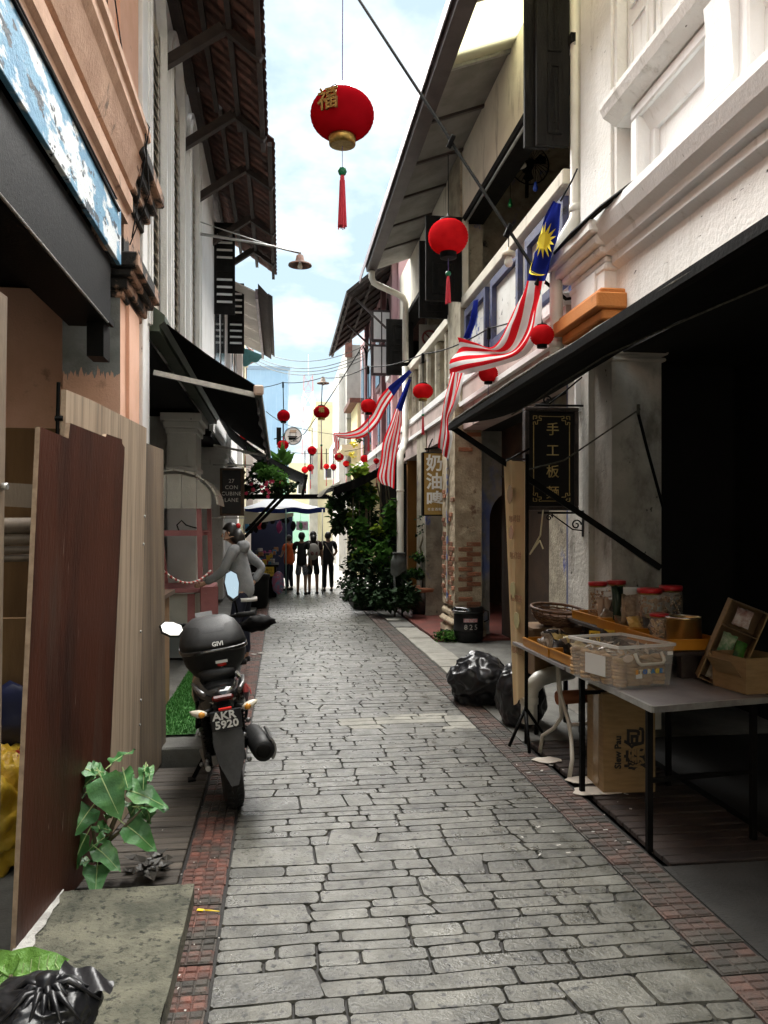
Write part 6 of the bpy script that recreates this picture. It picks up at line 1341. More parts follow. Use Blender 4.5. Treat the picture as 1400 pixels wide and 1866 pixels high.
bl2 = [(470, 865, 16, 26, 18), (495, 870, 16, 30, 20), (520, 885, 15.6, 20, 14), (455, 890, 16, 20, 16), (500, 895, 15.8, 22, 12), (478, 850, 16, 16, 12)]
foliage(fb, K['leafB'], 1500, inblob(pb(bl2)), .085); foliage(fb, K['leafA'], 750, inblob(pb([(490, 862, 15.6, 26, 14), (510, 872, 15.4, 18, 14), (478, 852, 15.8, 18, 10)])), .08)
pf_ = mat('pink petals', (.6, .05, .12), None, rough=.7)
for k in range(14):
    b = B(); c = P(RN.uniform(448, 520), RN.uniform(868, 905), 15.3)
    for a in range(5): b.leaf(c, (math.cos(a * 1.26), -.5, math.sin(a * 1.26)), (0, -1, 0), .045, .045)
    part('flower', b, pf_, fb)
fr_ = thing('potted_frangipani', 'plant with thick paddle leaves standing beyond the hanging flowers', 'potted plant', P(512, 850, 17), world=True)
for k in range(22):
    c = P(RN.uniform(503, 522), RN.uniform(835, 862), 17); b = B(); b.leaf(c, (RN.uniform(-.8, .8), RN.uniform(-.5, .2), RN.uniform(.3, 1)), (0, -.6, .6), .34, .13, .1); part('leaf', b, K['leafA'], fr_)
b = B(); b.tube([P(512, 905, 17), P(512, 870, 17)], .05, 8); part('stem', b, K['stem'], fr_)
sg = thing('air_plant', 'pale spiky leafed plant on top of the left awning frame', 'plant', P(458, 823, 16.4), world=True)
for k in range(12):
    b = B(); b.leaf(P(458, 828, 16.4), (math.cos(k * .55) * .9, RN.uniform(-.3, .1), RN.uniform(.2, .8)), (0, -.5, .8), .2, .07, .1); part('leaf', b, mat('grey green leaf', (.16, .24, .15), None, rough=.6) if 'grey green leaf' not in bpy.data.materials else bpy.data.materials['grey green leaf'], sg)
yc = thing('yellow_blossom', 'sprays of yellow blossom by the pink house before the grey wall', 'plant', P(650, 825, 24), world=True)
foliage(yc, mat('yellow petals', (.7, .6, .05), None, rough=.8), 90, inblob(pb([(646, 808, 24, 5, 6), (642, 828, 24, 4, 5), (678, 770, 24, 5, 9)])), .1); foliage(yc, K['leafB'], 50, inblob(pb([(655, 800, 24, 12, 6)])), .09)
b = B(); b.tube([P(650, 798, 24), P(664, 804, 24), P(668, 830, 24)], .02, 5); part('stem', b, K['stem'], yc)

# ------------------------------------------------------------------ snack tables on the right
K['tabletop'] = mat('grey laminate top', (.24, .225, .225), (.19, .18, .18), 12, .4, .05)
K['whitemetal'] = mat('cream metal leg', (.50, .47, .40), None, rough=.4)
K['traycol'] = mat('orange plastic tray', (.48, .20, .015), (.42, .17, .012), 6, .35)
K['card'] = mat('brown cardboard', (.27, .175, .08), (.22, .14, .062), 8, .85, .1, 80, st=(1, 1, 6))
K['cardin'] = mat('cardboard inside', (.16, .095, .045), (.12, .07, .035), 8, .85)
K['redlid'] = mat('red screw lid', (.42, .015, .02), None, rough=.3)
K['jar'] = clear('jar plastic', (.75, .70, .60), .08, .22)
K['biscuit'] = mat('brown biscuits', (.30, .15, .06), (.16, .075, .03), 20, .8, .3)
K['palebis'] = mat('pale biscuits', (.50, .33, .16), (.36, .21, .10), 14, .8, .3)
K['foil'] = mat('crinkled packet film', (.35, .28, .2), (.12, .08, .05), 9, .18, .8, 25, stain=((.7, .68, .62), 12, .6, .66))
K['yellowcard'] = mat('yellow price card', (.68, .46, .04), None, rough=.7)
K['ink'] = mat('black ink', (.012, .01, .01), None, rough=.6)
t1 = thing('folding_table', 'grey topped folding table with thin black legs, nearest of the snack tables', 'table', (2.1, 4.2, 0), world=True)
cor = [(1.763, 3.605), (2.46, 3.74), (2.43, 4.74), (1.745, 4.70)]
b = B(); b.prism(cor, 'z', .722, .74); tt = part('table_top', b, K['tabletop'], t1)
b = B()
for p, q in zip(cor, cor[1:] + cor[:1]): b.beam((*p, .727), (*q, .727), .018, .03)
part('edge_strip', b, K['steel'], tt)
for p in ((1.80, 3.72), (2.40, 3.80), (1.80, 4.60), (2.38, 4.66)):
    b = B(); b.beam((*p, 0), (*p, .72), .028, .028); part('leg', b, K['black'], t1)
b = B(); b.beam((1.8, 4.6, .6), (2.38, 4.66, .6), .022); part('stretcher', b, K['black'], t1); b = B(); b.beam((1.8, 3.72, .35), (2.4, 3.8, .35), .022); part('stretcher', b, K['black'], t1)
t2 = thing('folding_table', 'second snack table on splayed cream tube legs behind the grey one', 'table', (2.1, 5.2, 0), world=True)
b = B(); b.prism([(1.735, 4.735), (2.42, 4.77), (2.44, 5.85), (1.73, 5.82)], 'z', .715, .735, ); part('table_top', b, K['tabletop'], t2)
for sy, y in ((1, 4.87), (-1, 5.45)):
    b = B(); b.tube([(1.82, y, 0.0), (1.84, y, .12), (1.88, y + sy * .12, .2), (1.9, y + sy * .22, .3), (1.86, y + sy * .30, .5), (1.85, y + sy * .3, .71)], .014, 8); part('leg', b, K['whitemetal'], t2)
    b = B(); b.tube([(2.34, y, 0), (2.34, y + sy * .25, .4), (2.34, y + sy * .28, .71)], .014, 8); part('leg', b, K['whitemetal'], t2)
b = B(); b.tube([(1.9, 5.1, .28), (2.34, 5.1, .3)], .012, 6); part('stretcher', b, K['whitemetal'], t2)
for i, (u, v, rx_, ry_, lb) in enumerate(((1085, 1440, .16, .09, 'torn pale card under the nearest black table leg'), (1064, 1420, .13, .07, 'torn pale card under the cream table leg'), (997, 1384, .10, .08, 'pale card scrap by the farther cream leg'))):
    c = G(u, v, .012); b = B(); n = 11; b.prism([(c.x + rx_ * math.cos(k * 2 * PI / n) * RN.uniform(.75, 1.1), c.y + ry_ * math.sin(k * 2 * PI / n) * RN.uniform(.75, 1.1)) for k in range(n)], 'z', .006, .010); single('card_scrap', b, mat('dirty pale card', (.5, .45, .38), (.4, .35, .3), 8, .8), lb, 'scrap')
# shelf row
sh_ = thing('shelf', 'low plank shelf carrying the back row of trays and jars', 'shelf', (2.4, 5, .74), world=True)
b = B(); b.prism([(2.12, 4.15), (2.52, 4.15), (2.50, 5.84), (2.17, 5.84)], 'z', .885, .905); part('plank', b, K['darktimber'], sh_)
for y in (4.25, 5.0, 5.7):
    b = B(); b.box(2.25, 2.5, y, y + .06, .741, .884); part('support', b, K['darktimber'], sh_)
def tray(c0, c1, wdt, z, label):
    """shallow tray whose lane side runs from c0 to c1"""
    c0, c1 = V((*c0, z)), V((*c1, z)); d = (c1 - c0); L = d.length; d.normalize(); n = V((d.y, -d.x, 0)); n = n if n.x > 0 else -n
    T = thing('tray', label, 'tray', (c0 + c1) / 2 + n * wdt / 2, (0, 0, math.atan2(d.y, d.x)), 'orange plastic trays of snacks'); h = .055; e = .012
    s = 1 if V((-d.y, d.x, 0)).dot(n) > 0 else -1
    b = B(); b.box(-L / 2, L / 2, -wdt / 2, wdt / 2, .002, .008); part('base', b, K['traycol'], T)
    for (x0, x1, y0, y1) in ((-L / 2, L / 2, -wdt / 2, -wdt / 2 + .006), (-L / 2, L / 2, wdt / 2 - .006, wdt / 2), (-L / 2, -L / 2 + .006, -wdt / 2 + .006, wdt / 2 - .006), (L / 2 - .006, L / 2, -wdt / 2 + .006, wdt / 2 - .006)):
        b = B(); b.box(x0, x1, y0, y1, .008, h); b.box(x0 - .006 if x1 - x0 < .1 else x0, x1 + .006 if x1 - x0 < .1 else x1, y0 - .006 if y1 - y0 < .1 else y0, y1 + .006 if y1 - y0 < .1 else y1, h, h + .008); part('side', b, K['traycol'], T)
    return T
tray((1.745, 5.60), (1.745, 5.06), .36, .737, 'orange tray of packets at the far lane edge of the tables')
tray((1.75, 5.04), (1.765, 4.50), .36, .742, 'orange tray beside the translucent biscuit bin, front row')
tray((2.19, 5.80), (2.20, 5.28), .30, .907, 'farthest orange tray of the raised back row by the basket')
tray((2.16, 5.25), (2.17, 4.74), .30, .907, 'middle orange tray of the raised back row with knotted packets')
tray((2.13, 4.70), (2.12, 4.20), .34, .907, 'nearest orange tray of the raised back row with the gold tin')
def jar(c, r, h, lid_r, label, fill, lz=1):
    T = thing('jar', label, 'jar', c, group='red lidded snack jars')
    b = B(); b.lathe([(.001, 0), (r * .95, 0), (r, .012), (r, h * .78), (r * .9, h * .86), (r * .86, h * .9)], 20, caps=False); part('body', b, K['jar'], T)
    b = B()
    for _ in range(70):
        a, q, z = RN.uniform(0, 2 * PI), r * .86 * math.sqrt(RN.uniform(.25, 1)), RN.uniform(.02, h * .76); s = r * RN.uniform(.18, .3)
        b.obox((q * math.cos(a) * .92, q * math.sin(a) * .92, z), (s, s * .8, s * .5), (RN.random() * 3, RN.random() * 3, RN.random() * 3))
    part('snacks', b, fill, T, kind='stuff')
    b = B(); b.lathe([(r * .9, h * .86), (r * .93, h * .865), (r * .93, h * .9)], 20, caps=False); part('seal_band', b, K['gold'], T)
    b = B(); b.lathe([(r * .96, h * .895), (r, h * .9), (r, h * .99), (r * .9, h)], 24); part('lid', b, K['redlid'], T)
for (u0, u1, vb, Y, h, lb, fl) in ((1075, 1104, 1122, 5.62, .25, 'tall red lidded jar of brown snacks, left of the white boxes', K['biscuit']), (1108, 1138, 1118, 5.74, .25, 'red lidded jar partly behind the white food boxes', K['biscuit']), (1165, 1203, 1152, 4.85, .26, 'tall red lidded jar of nuts behind the small pale jar', K['biscuit']), (1205, 1240, 1148, 4.98, .265, 'dark red lidded jar behind the gold tin', K['biscuit']), (1187, 1216, 1168, 4.55, .145, 'small red lidded jar of pale crisps beside the gold tin', K['palebis'])):
    c = P((u0 + u1) / 2, vb, Y); r = (u1 - u0) / 2 * (Y * _c + c.x * _s) / F_PX; c.z = .916; jar(c, r * 1.18, h * 1.12, 1, lb, fl)
c = P(1246, 1165, 4.42); T = thing('biscuit_tin', 'round gold biscuit tin without lid beside the small jar', 'tin', (c.x, c.y, .916))
b = B(); b.lathe([(.001, 0), (.098, 0), (.1, .004), (.1, .145), (.103, .15), (.1, .153), (.096, .15), (.096, .02), (.001, .018)], 32, caps=False); part('body', b, mat('brushed gold tin', (.48, .36, .16), (.38, .28, .12), 6, .28, metal=.9, st=(1, 1, .2)), T)
b = B(); b.lathe([(.099, .150), (.105, .152), (.105, .157), (.099, .158)], 32, caps=False); part('rim', b, K['chrome'], T)
def packet(c, w_, h_, t_, rot, m, label, grp='snack packets on the tables', seed=1):
    b = B(); b.sm = True
    def f(u, v, s):
        x = (u - .5) * w_; z = v * h_; bul = (math.sin(PI * u) * math.sin(PI * v)) ** .6 * t_ / 2
        return V((x * (1 - .08 * math.sin(PI * v)), s * bul * (1 + .5 * noise.noise(V((u * 5, v * 5, seed)))), z + .012 * noise.noise(V((u * 4, seed, 1)))))
    b.grid(lambda u, v: f(u, v, -1), 9, 9); b.grid(lambda u, v: f(u, v, 1), 9, 9)
    o = single('snack_packet', b, m, label, 'packet', grp); o.location = V(c); o.rotation_euler = rot; return o
km = mat('green packet', (.05, .17, .02), (.02, .06, .015), 14, .25, .4, 40, stain=((.6, .6, .5), 30, .66, .7))
gm = mat('gold packet film', (.5, .33, .08), (.65, .5, .2), 9, .2, .7, 30)
dm = mat('dark packet film', (.03, .025, .02), (.015, .012, .01), 9, .2, .5, 30)
packet(P(1013, 1204, 5.42), .10, .19, .05, (-.15, .1, .15), km, 'upright green packet with a white eye spot in the far front tray')
packet(P(1036, 1204, 5.3), .14, .17, .07, (-.2, .25, .2), gm, 'shiny gold crisp packet leaning beside the green one')
packet(P(1052, 1200, 5.2), .10, .2, .03, (-.3, .6, .2), dm, 'dark flat packet tilted behind the gold crisps')
packet(P(1056, 1222, 4.98), .19, .13, .1, (-.5, .1, .1), K['foil'], 'clear bag of brown sweets against the biscuit bin', seed=4)
packet(P(1046, 1214, 5.12), .14, .11, .08, (-.5, -.2, .3), K['foil'], 'clear bag of nuts between gold packet and bin', seed=6)
packet(P(1100, 1128, 5.5), .085, .16, .03, (-.2, .0, .1), mat('pale wafer packs', (.48, .36, .27), None, rough=.4), 'left pale wafer pack leaning in the back row', seed=2)
packet(P(1112, 1130, 5.42), .08, .165, .03, (-.2, .05, .1), bpy.data.materials['pale wafer packs'], 'right pale wafer pack leaning in the back row', seed=3)
packet(P(1128, 1130, 5.2), .09, .23, .06, (-.1, .0, .1), mat('dark green packet', (.012, .03, .015), None, rough=.2), 'tall dark green packet between the wafers and knotted bags', seed=5)
packet(P(1145, 1140, 5.05), .12, .2, .1, (-.1, .1, .2), K['foil'], 'knotted clear bag of nuts, left one in the back row', seed=7)
packet(P(1160, 1145, 4.95), .13, .22, .1, (-.1, -.1, .1), K['foil'], 'knotted clear bag of nuts touching the tall jar', seed=8)
for i, (u, v, Y, lb) in enumerate(((1084, 1178, 4.86, 'yellow price card, left of three behind the bin'), (1111, 1176, 4.9, 'yellow price card, middle of three behind the bin'), (1138, 1172, 4.96, 'yellow price card, right of three behind the bin'))):
    c = P(u, v, Y); T = thing('price_card', lb, 'card', c, (-.25, .12, .1), 'yellow price cards')
    b = B(); b.box(-.038, .038, -.002, .002, 0, .10); part('card', b, K['yellowcard'], T)
    text('RM5\n1PKT', .03, (0, -.0035, .058), (0, -1, 0), K['ink'], T, line=.9)
    packet(c + V((.085, .03, -.02)), .12, .11, .07, (-.3, .5, .1), dm, ('left', 'middle', 'right')[i] + ' dark olive packet behind a yellow price card', seed=20 + i)
wb = mat('white food box', (.8, .79, .76), None, rough=.4)
for (u, v, Y, lb, rz) in ((1127, 1092, 5.45, 'larger white food box tilted open on the back row', .3), (1149, 1084, 5.5, 'smaller white food box lid beside the larger one', -.2)):
    c = P(u, v, Y); T = thing('food_box', lb, 'box', c, (-.35, .55, rz)); b = B(); b.prism([(-.07, -.05), (.07, -.05), (.085, .06), (-.085, .06)], 'z', 0, .012); b.box(-.07, .07, -.05, -.045, .012, .05); b.box(-.085, .085, .054, .06, .012, .05); part('tray', b, wb, T)
    c2 = c.copy(); b = B(); b.box(-.04, .04, -.03, .03, .917 - c.z, -.01); 
    for q in b.bm.verts: pass
    part('carton_base', b, dm, T); T.children[-1].matrix_local = Euler((-.35, .55, rz)).to_matrix().to_4x4().inverted() @ Matrix.Identity(4)
for k in range(40):
    far_ = k < 20; x, y = (RN.uniform(1.80, 2.06), RN.uniform(4.95, 5.56)) if far_ else (RN.uniform(2.22, 2.42), RN.uniform(4.35, 5.7))
    packet((x, y, .748 if far_ else .92), RN.uniform(.09, .13), RN.uniform(.09, .15), RN.uniform(.04, .07), (RN.uniform(-.9, -.3), RN.uniform(-.5, .5), RN.uniform(-.8, .8)), (K['foil'], gm, dm, K['foil'])[k % 4], ('clear', 'gold', 'dark', 'clear')[k % 4] + (' small packet heaped in the front trays beyond the bin' if far_ else ' small packet heaped in the raised back trays'), seed=50 + k)
# biscuit bin
K['bin'] = clear('translucent bin plastic', (.62, .60, .56), .25, .17)
a0 = math.radians(14); bn = thing('storage_bin', 'translucent storage bin stacked with bagged round biscuits', 'storage bin', (1.875, 4.225, .742), (0, 0, a0))
W_, D_, H_ = .36, .45, .225
def shellbox(b, w0, d0, w1, d1, z0, z1, t=.004):
    for s in (0, 1):
        k = t * s
        q0 = [(-w0 / 2 + k, -d0 / 2 + k, z0), (w0 / 2 - k, -d0 / 2 + k, z0), (w0 / 2 - k, d0 / 2 - k, z0), (-w0 / 2 + k, d0 / 2 - k, z0)]; q1 = [(-w1 / 2 + k, -d1 / 2 + k, z1), (w1 / 2 - k, -d1 / 2 + k, z1), (w1 / 2 - k, d1 / 2 - k, z1), (-w1 / 2 + k, d1 / 2 - k, z1)]
        for i in range(4): b.poly([q0[i], q0[(i + 1) % 4], q1[(i + 1) % 4], q1[i]])
b = B(); shellbox(b, W_ * .9, D_ * .92, W_, D_, .004, H_); b.box(-W_ * .45, W_ * .45, -D_ * .46, D_ * .46, .002, .006); part('body', b, K['bin'], bn)
b = B(); r_ = [(-W_ / 2, -D_ / 2), (W_ / 2, -D_ / 2), (W_ / 2, D_ / 2), (-W_ / 2, D_ / 2)]
for p, q in zip(r_, r_[1:] + r_[:1]): b.beam((*p, H_), (*q, H_), .02, .014)
part('rim', b, clear('bin rim', (.7, .68, .64), .3, .8), bn)
b = B(); b.tube([(-.085, -D_ / 2 - .004, .19), (-.085, -D_ / 2 - .03, .15), (-.07, -D_ / 2 - .034, .135), (.07, -D_ / 2 - .034, .135), (.085, -D_ / 2 - .03, .15), (.085, -D_ / 2 - .004, .19)], .009, 8); part('handle', b, K['whitemetal'], bn)
cy = B(); cy.lathe([(.001, 0), (.036, 0), (.04, .006), (.04, .012), (.036, .018), (.001, .019)], 14, caps=False); cy_me = mesh_of('biscuit', cy, K['palebis'])
for ix in range(4):
    for iz in range(8): inst('biscuit', cy_me, bn, (-.125 + ix * .083 + RN.uniform(-.004, .004), -D_ * .46 + .055 + RN.uniform(-.004, .004), .008 + iz * .0195), (RN.uniform(-.06, .06), RN.uniform(-.06, .06), 0))
for iy in range(1, 5):
    for iz in range(8): inst('biscuit', cy_me, bn, (-.125 + RN.uniform(-.004, .004), -D_ * .46 + .055 + iy * .095, .008 + iz * .0195), (RN.uniform(-.06, .06), RN.uniform(-.06, .06), 0))
b = B(); b.box(-.08, .14, -.11, .18, .01, .15); part('packet_fill', b, K['palebis'], bn, kind='stuff')
b = B(); b.sm = True
for _ in range(70):
    c = V((RN.uniform(-.14, .14), RN.uniform(-.18, .18), .165 + RN.uniform(0, .035))); d = V((RN.gauss(0, 1), RN.gauss(0, 1), RN.gauss(0, .5))).normalized(); b.leaf(c - d * .025, d, (0, 0, 1), .055, .035, .3)
part('twisted_wrappers', b, mat('clear wrapper twists', (.62, .58, .52), (.4, .3, .2), 30, .15), bn, kind='stuff')
b = B(); b.box(-W_ / 2 * .95 - .002, -W_ / 2 * .95 + .0, -.10, .08, .05, .16); b.bm.transform(Matrix.Translation((-.004, 0, 0))); part('paper_label', b, mat('white paper label', (.55, .54, .51), None, rough=.8), bn)
for ch, x, cc_ in (('S', -.075, (.7, .3, .02)), ('T', -.05, (.75, .7, .5)), ('O', -.022, (.03, .12, .35)), ('R', .004, (.75, .7, .5)), ('A', .03, (.05, .2, .4)), ('G', .058, (.7, .5, .05)), ('E', .083, (.03, .15, .4))):
    text(ch, .032, (x + .01, -D_ / 2 * .955 - .006, .088), (0, -1, -.1), mat('print ' + ch, cc_, None, rough=.6), bn, bold=.002)
b = B(); b.lathe([(.001, .002), (.026, .002), (.028, 0)], 16, (-.125, -D_ / 2 - .0, .165), Matrix.Rotation(PI / 2, 3, 'X') @ Matrix.Diagonal((1.2, .7, 1))); part('oval_sticker', b, mat('cream sticker', (.6, .5, .42), None, rough=.6), bn)
b = B(); b.box(.13, .165, -D_ / 2 - .004, -D_ / 2 - .002, .17, .19); b.box(-.07, -.03, -D_ / 2 * .94 - .008, -D_ / 2 * .94 - .006, .055, .078); part('small_label', b, wb, bn)
# display boxes
db = thing('display_box', 'tall open cardboard display box tilted back with packets in three bays', 'box', (2.33, 4.03, .745), (0, .38, -.42))
w_, d_, h_ = .20, .15, .46
b = B(); b.box(-w_ / 2, w_ / 2, d_ - .005, d_, 0, h_); part('back', b, K['cardin'], db)
for x in (-w_ / 2, w_ / 2 - .005): b = B(); b.box(x, x + .005, 0, d_ - .005, 0, h_); part('side', b, K['card'], db)
for z in (0, .155, .31, h_ - .005): b = B(); b.box(-w_ / 2 + .005, w_ / 2 - .005, .0 if z in (0, h_ - .005) else .015, d_ - .005, z, z + .005); part('divider', b, K['cardin'], db)
b = B(); b.prism([(-w_ / 2 + .005, .155), (-.02, .09), (.03, .04), (w_ / 2 - .005, .02), (w_ / 2 - .005, .01), (-w_ / 2 + .005, .14)], 'y', -.002, .002); part('torn_front', b, K['card'], db)
dbm = Matrix.Translation(db.location) @ db.rotation_euler.to_matrix().to_4x4()
for (x, z, w2, h2, m_, lb) in ((.0, .335, .09, .10, mat('silver packet', (.5, .45, .42), (.25, .12, .1), 20, .15, .5, 40), 'silver packet in the top bay of the tilted display box'), (-.02, .17, .08, .11, mat('white green packet', (.4, .42, .3), (.05, .16, .05), 16, .25, .3), 'white and green packet in the middle bay of the display box'), (.05, .165, .06, .10, km, 'green packet at the right of the middle bay'), (-.02, .012, .08, .10, mat('pale round packet', (.5, .45, .36), (.16, .14, .1), 24, .3), 'pale packet with a round print in the lowest bay')):
    o = packet((0, 0, 0), w2, h2, .03, (0, 0, 0), m_, lb, seed=31 + int(z * 100)); o.matrix_world = dbm @ Matrix.Translation((x, .06, z)) @ Euler((-.25, 0, 0)).to_matrix().to_4x4()
cb = thing('carton', 'squat open brown carton at the right end of the grey table', 'box', (2.45, 3.92, .745), (0, 0, .12))
b = B(); shellbox(b, .24, .26, .25, .27, .002, .185, .004); b.box(-.118, .118, -.128, .128, 0, .004); part('walls', b, K['card'], cb)
b = B(); b.obox((-.17, -.02, .13), (.11, .2, .003), (0, .9, 0)); part('flap', b, K['card'], cb)
c = G(1125, 1438); cb = thing('carton', 'tall brown carton with black oriental lettering under the grey table', 'box', (2.12, 4.66, 0), (0, 0, -.06))
b = B(); b.box(-.20, .12, -.12, .18, .005, .60, .003); part('walls', b, K['card'], cb)
ink = K['ink']
text('燒包', .13, (.0, -.1225, .27), (0, -1, 0), ink, cb, 'character', up=(-1, 0, 0), bold=.004)
text('Siew Pau', .055, (-.11, -.1225, .25), (0, -1, 0), ink, cb, up=(-1, 0, 0), bold=.002)
b = B(); b.box(-.2015, -.2, -.04, .06, .008, .595); part('packing_tape', b, mat('tape', (.3, .2, .1), None, rough=.25), cb)
# basket on its own small table
t3 = thing('side_table', 'low grey topped stand holding the wicker basket', 'table', P(1018, 1150, 6.0) * V((1, 1, 0)) if False else V((P(1018, 1150, 6.0).x, 6.02, 0)), world=False)
b = B(); b.box(-.24, .2, -.12, .3, .80, .82); b.box(-.22, .18, -.1, .28, .45, .8); part('table_top', b, K['cardin'], t3)
for x, y in ((-.2, -.08), (.16, -.08), (-.2, .26), (.16, .26)): b = B(); b.beam((x, y, 0), (x, y, .46), .03); part('leg', b, K['black'], t3)
bk_ = thing('basket', 'shallow round wicker basket on the stand left of the jars', 'basket', (P(1018, 1130, 6.0).x, 6.05, .82), (.10, .06, 0))
wk = mat('wicker', (.16, .085, .045), (.09, .045, .025), 25, .6, .4, rnd=.3)
b = B(); nr = 9
for k in range(nr):
    t = k / (nr - 1); r = .06 + .145 * math.sin(t * PI / 2); z = .10 * (1 - math.cos(t * PI / 2)) * 1.3 + .004
    b.tube([(r * math.cos(a), r * math.sin(a), z + .004 * math.sin(a * 12 + k * PI)) for a in [2 * PI * i / 40 for i in range(41)]], .007, 5, False)
part('weave', b, wk, bk_)
b = B()
for k in range(20):
    a = k * 2 * PI / 20; b.tube([((.06 + .145 * math.sin(t * PI / 2)) * math.cos(a), (.06 + .145 * math.sin(t * PI / 2)) * math.sin(a), .10 * (1 - math.cos(t * PI / 2)) * 1.3 + .012) for t in (0, .3, .6, .85, 1)], .005, 4)
part('stakes', b, wk, bk_, kind='stuff')
b = B(); b.tube([(.208 * math.cos(a), .208 * math.sin(a), .138) for a in [2 * PI * i / 40 for i in range(41)]], .012, 7, False); part('rim', b, wk, bk_)
b = B(); b.lathe([(.001, .0), (.1, .0), (.15, .03), (.195, .10), (.19, .10), (.14, .035), (.001, .012)], 28, caps=False); part('bowl', b, wk, bk_)
# banner stand
bs2 = thing('banner_stand', 'tall narrow printed banner stand seen almost edge on beside the black rubbish bags', 'banner', (1.75, 5.75, 0), world=True)
bmn = bpy.data.materials.new('printed banner'); bmn = cloth('printed banner', (.82, .62, .42), .5, (.72, .62, .36))
b = B(); f = lambda u, v: PX(918 + (1 - v) * 18 + u * (41 - 18 * (1 - v)), (838 + 4 * u) + (1 - v) * (447 - 24 * u), 1.77) + V((.02 * math.sin(u * 10) * (.4 + v), 0, 0)); b.grid(f, 12, 24); b.grid(lambda u, v: f(u, v) + V((.004, 0, 0)), 12, 24); bn1 = part('banner', b, bmn, bs2)
pr = mat('banner print', (.42, .24, .16), (.36, .26, .14), 10, .7); pr2 = mat('banner green print', (.40, .36, .18), None, rough=.7)
for (v, u, s, m_) in ((.86, .5, .045, pr), (.70, .5, .035, pr), (.46, .5, .04, pr2), (.33, .6, .04, pr2)):
    c = f(u, v); b = B(); b.prism([(c.y + s * 1.6 * math.cos(t), c.z + s * 1.5 * math.sin(t) * (1 + .12 * math.sin(5 * t + v * 9))) for t in [2 * PI * i / 18 for i in range(18)]], 'x', c.x - .022, c.x - .018); part('print', b, m_, bn1)
for v in (.755, .60, .42, .2):
    c = f(.6, v); text('咖椰餅', .06, (c.x - .02, c.y, c.z), (-1, -.2, 0), pr, bn1, 'character')
b = B(); b.tube([PX(961, 828, 1.77), PX(959, 1355, 1.77)], .014, 8); b.tube([(1.77, 5.55, 2.16), (1.77, 6.12, 2.12)], .008, 6); b.beam(PX(955, 837, 1.77), PX(925, 836, 1.77), .014); part('pole', b, K['black'], bs2)
for q in ((928, 1360), (992, 1340), (965, 1372)): b = B(); b.tube([PX(958, 1290, 1.77), G(*q, .01)], .012, 6); part('leg', b, K['black'], bs2)
b = B(); b.tube([PX(966, 1010, 1.77), PX(985, 975, 1.79), PX(990, 930, 1.9)], .006, 5); b.tube([PX(966, 1010, 1.77), PX(984, 985, 1.79), PX(990, 1000, 1.8)], .006, 5); part('tie_cord', b, mat('pale cord', (.5, .46, .3), None, rough=.8), bs2)
# rubbish bags, elbow pipe, barrel
K['bag'] = mat('black bin liner', (.010, .010, .011), (.014, .014, .016), 5, .30, .3, 7, spec=.4)
def rubbish(c, rad, seed, label, sub=6, knot=None):
    b = B(); b.sm = True; r = bmesh.ops.create_icosphere(b.bm, subdivisions=sub, radius=1); c = V(c)
    for v in r['verts']:
        d = v.co.copy(); q = d * 1.3 + V((seed * 7.3, seed * 3.1, seed)); wq = q + .35 * V((noise.noise(q * 2.1), noise.noise(q * 2.1 + V((9, 0, 0))), noise.noise(q * 2.1 + V((0, 9, 0)))))
        h = .16 * noise.noise(q) + .09 * noise.noise(q * 2.2)
        for fr, am in ((.9, .07), (1.7, .035)): h += am * (1 - min(1, abs(noise.noise(wq * fr + V((fr, 0, 0)))) * 3.2)) ** 2 - am * .35
        p = V((d.x * rad[0], d.y * rad[1], d.z * rad[2])) * (1 + h)
        if p.z < -rad[2] * .7: p.z = -rad[2] * .7 + (p.z + rad[2] * .7) * .05; p.x *= 1.05; p.y *= 1.05
        v.co = c + p
    for f in b.bm.faces: f.smooth = True
    if knot: b.tube([V(knot) + V(q) for q in ((0, 0, 0), (.0, 0, .03), (.02, 0, .07))], [.05, .018, .04], 9)
    return single('rubbish_bag', b, K['bag'], label, 'rubbish bag', 'black rubbish bags')
c = G(882, 1290); rubbish((c.x + .02, c.y + .25, .185), (.29, .30, .25), 2, 'black rubbish bag alone on the pale kerb left of the banner')
c = G(1000, 1292); rubbish((1.95, 6.32, .21), (.2, .26, .28), 5, 'black rubbish bag wedged behind the banner stand under the tables')
b = B(); b.tube([(2.25, 5.98, .47), (2.05, 5.9, .46), (1.95, 5.86, .44), (1.88, 5.83, .38), (1.86, 5.82, .30), (1.86, 5.82, .12)], .062, 14); b.lathe([(.064, 0), (.07, .005), (.07, .05), (.064, .055)], 14, (1.86, 5.82, .26)); single('elbow_pipe', b, K['pvc'], 'fat white plastic elbow pipe emerging beside the bags under the tables', 'drain pipe')
b = B(); b.tube([(2.0, 5.6, .35), (2.35, 5.62, .36)], .05, 10); single('clay_pipe', b, mat('orange pipe', (.35, .12, .05), None, rough=.6), 'short orange pipe lying between the carton and the elbow pipe', 'pipe')
c = G(860, 1172); ba = thing('barrel', 'black plastic barrel chalked 825 standing before the brick pillar', 'barrel', (c.x, c.y + .2, 0))
b = B(); R_ = .205; b.lathe([(R_ * .86, 0), (R_ * .95, .02), (R_, .12), (R_, .14), (R_ * 1.03, .15), (R_ * 1.03, .17), (R_, .18), (R_, .37), (R_ * .96, .41)], 32); part('body', b, K['bkplastic'], ba)
b = B(); b.lathe([(R_ * 1.0, .395), (R_ * 1.1, .40), (R_ * 1.1, .45), (R_ * 1.04, .46), (R_ * 1.04, .475), (R_ * .9, .49), (R_ * .5, .485)], 32); b.tube([(R_ * 1.12 * math.cos(a), R_ * 1.12 * math.sin(a), .43) for a in [2 * PI * i / 32 for i in range(33)]], .012, 6, False); part('lid', b, K['gloss'], ba)
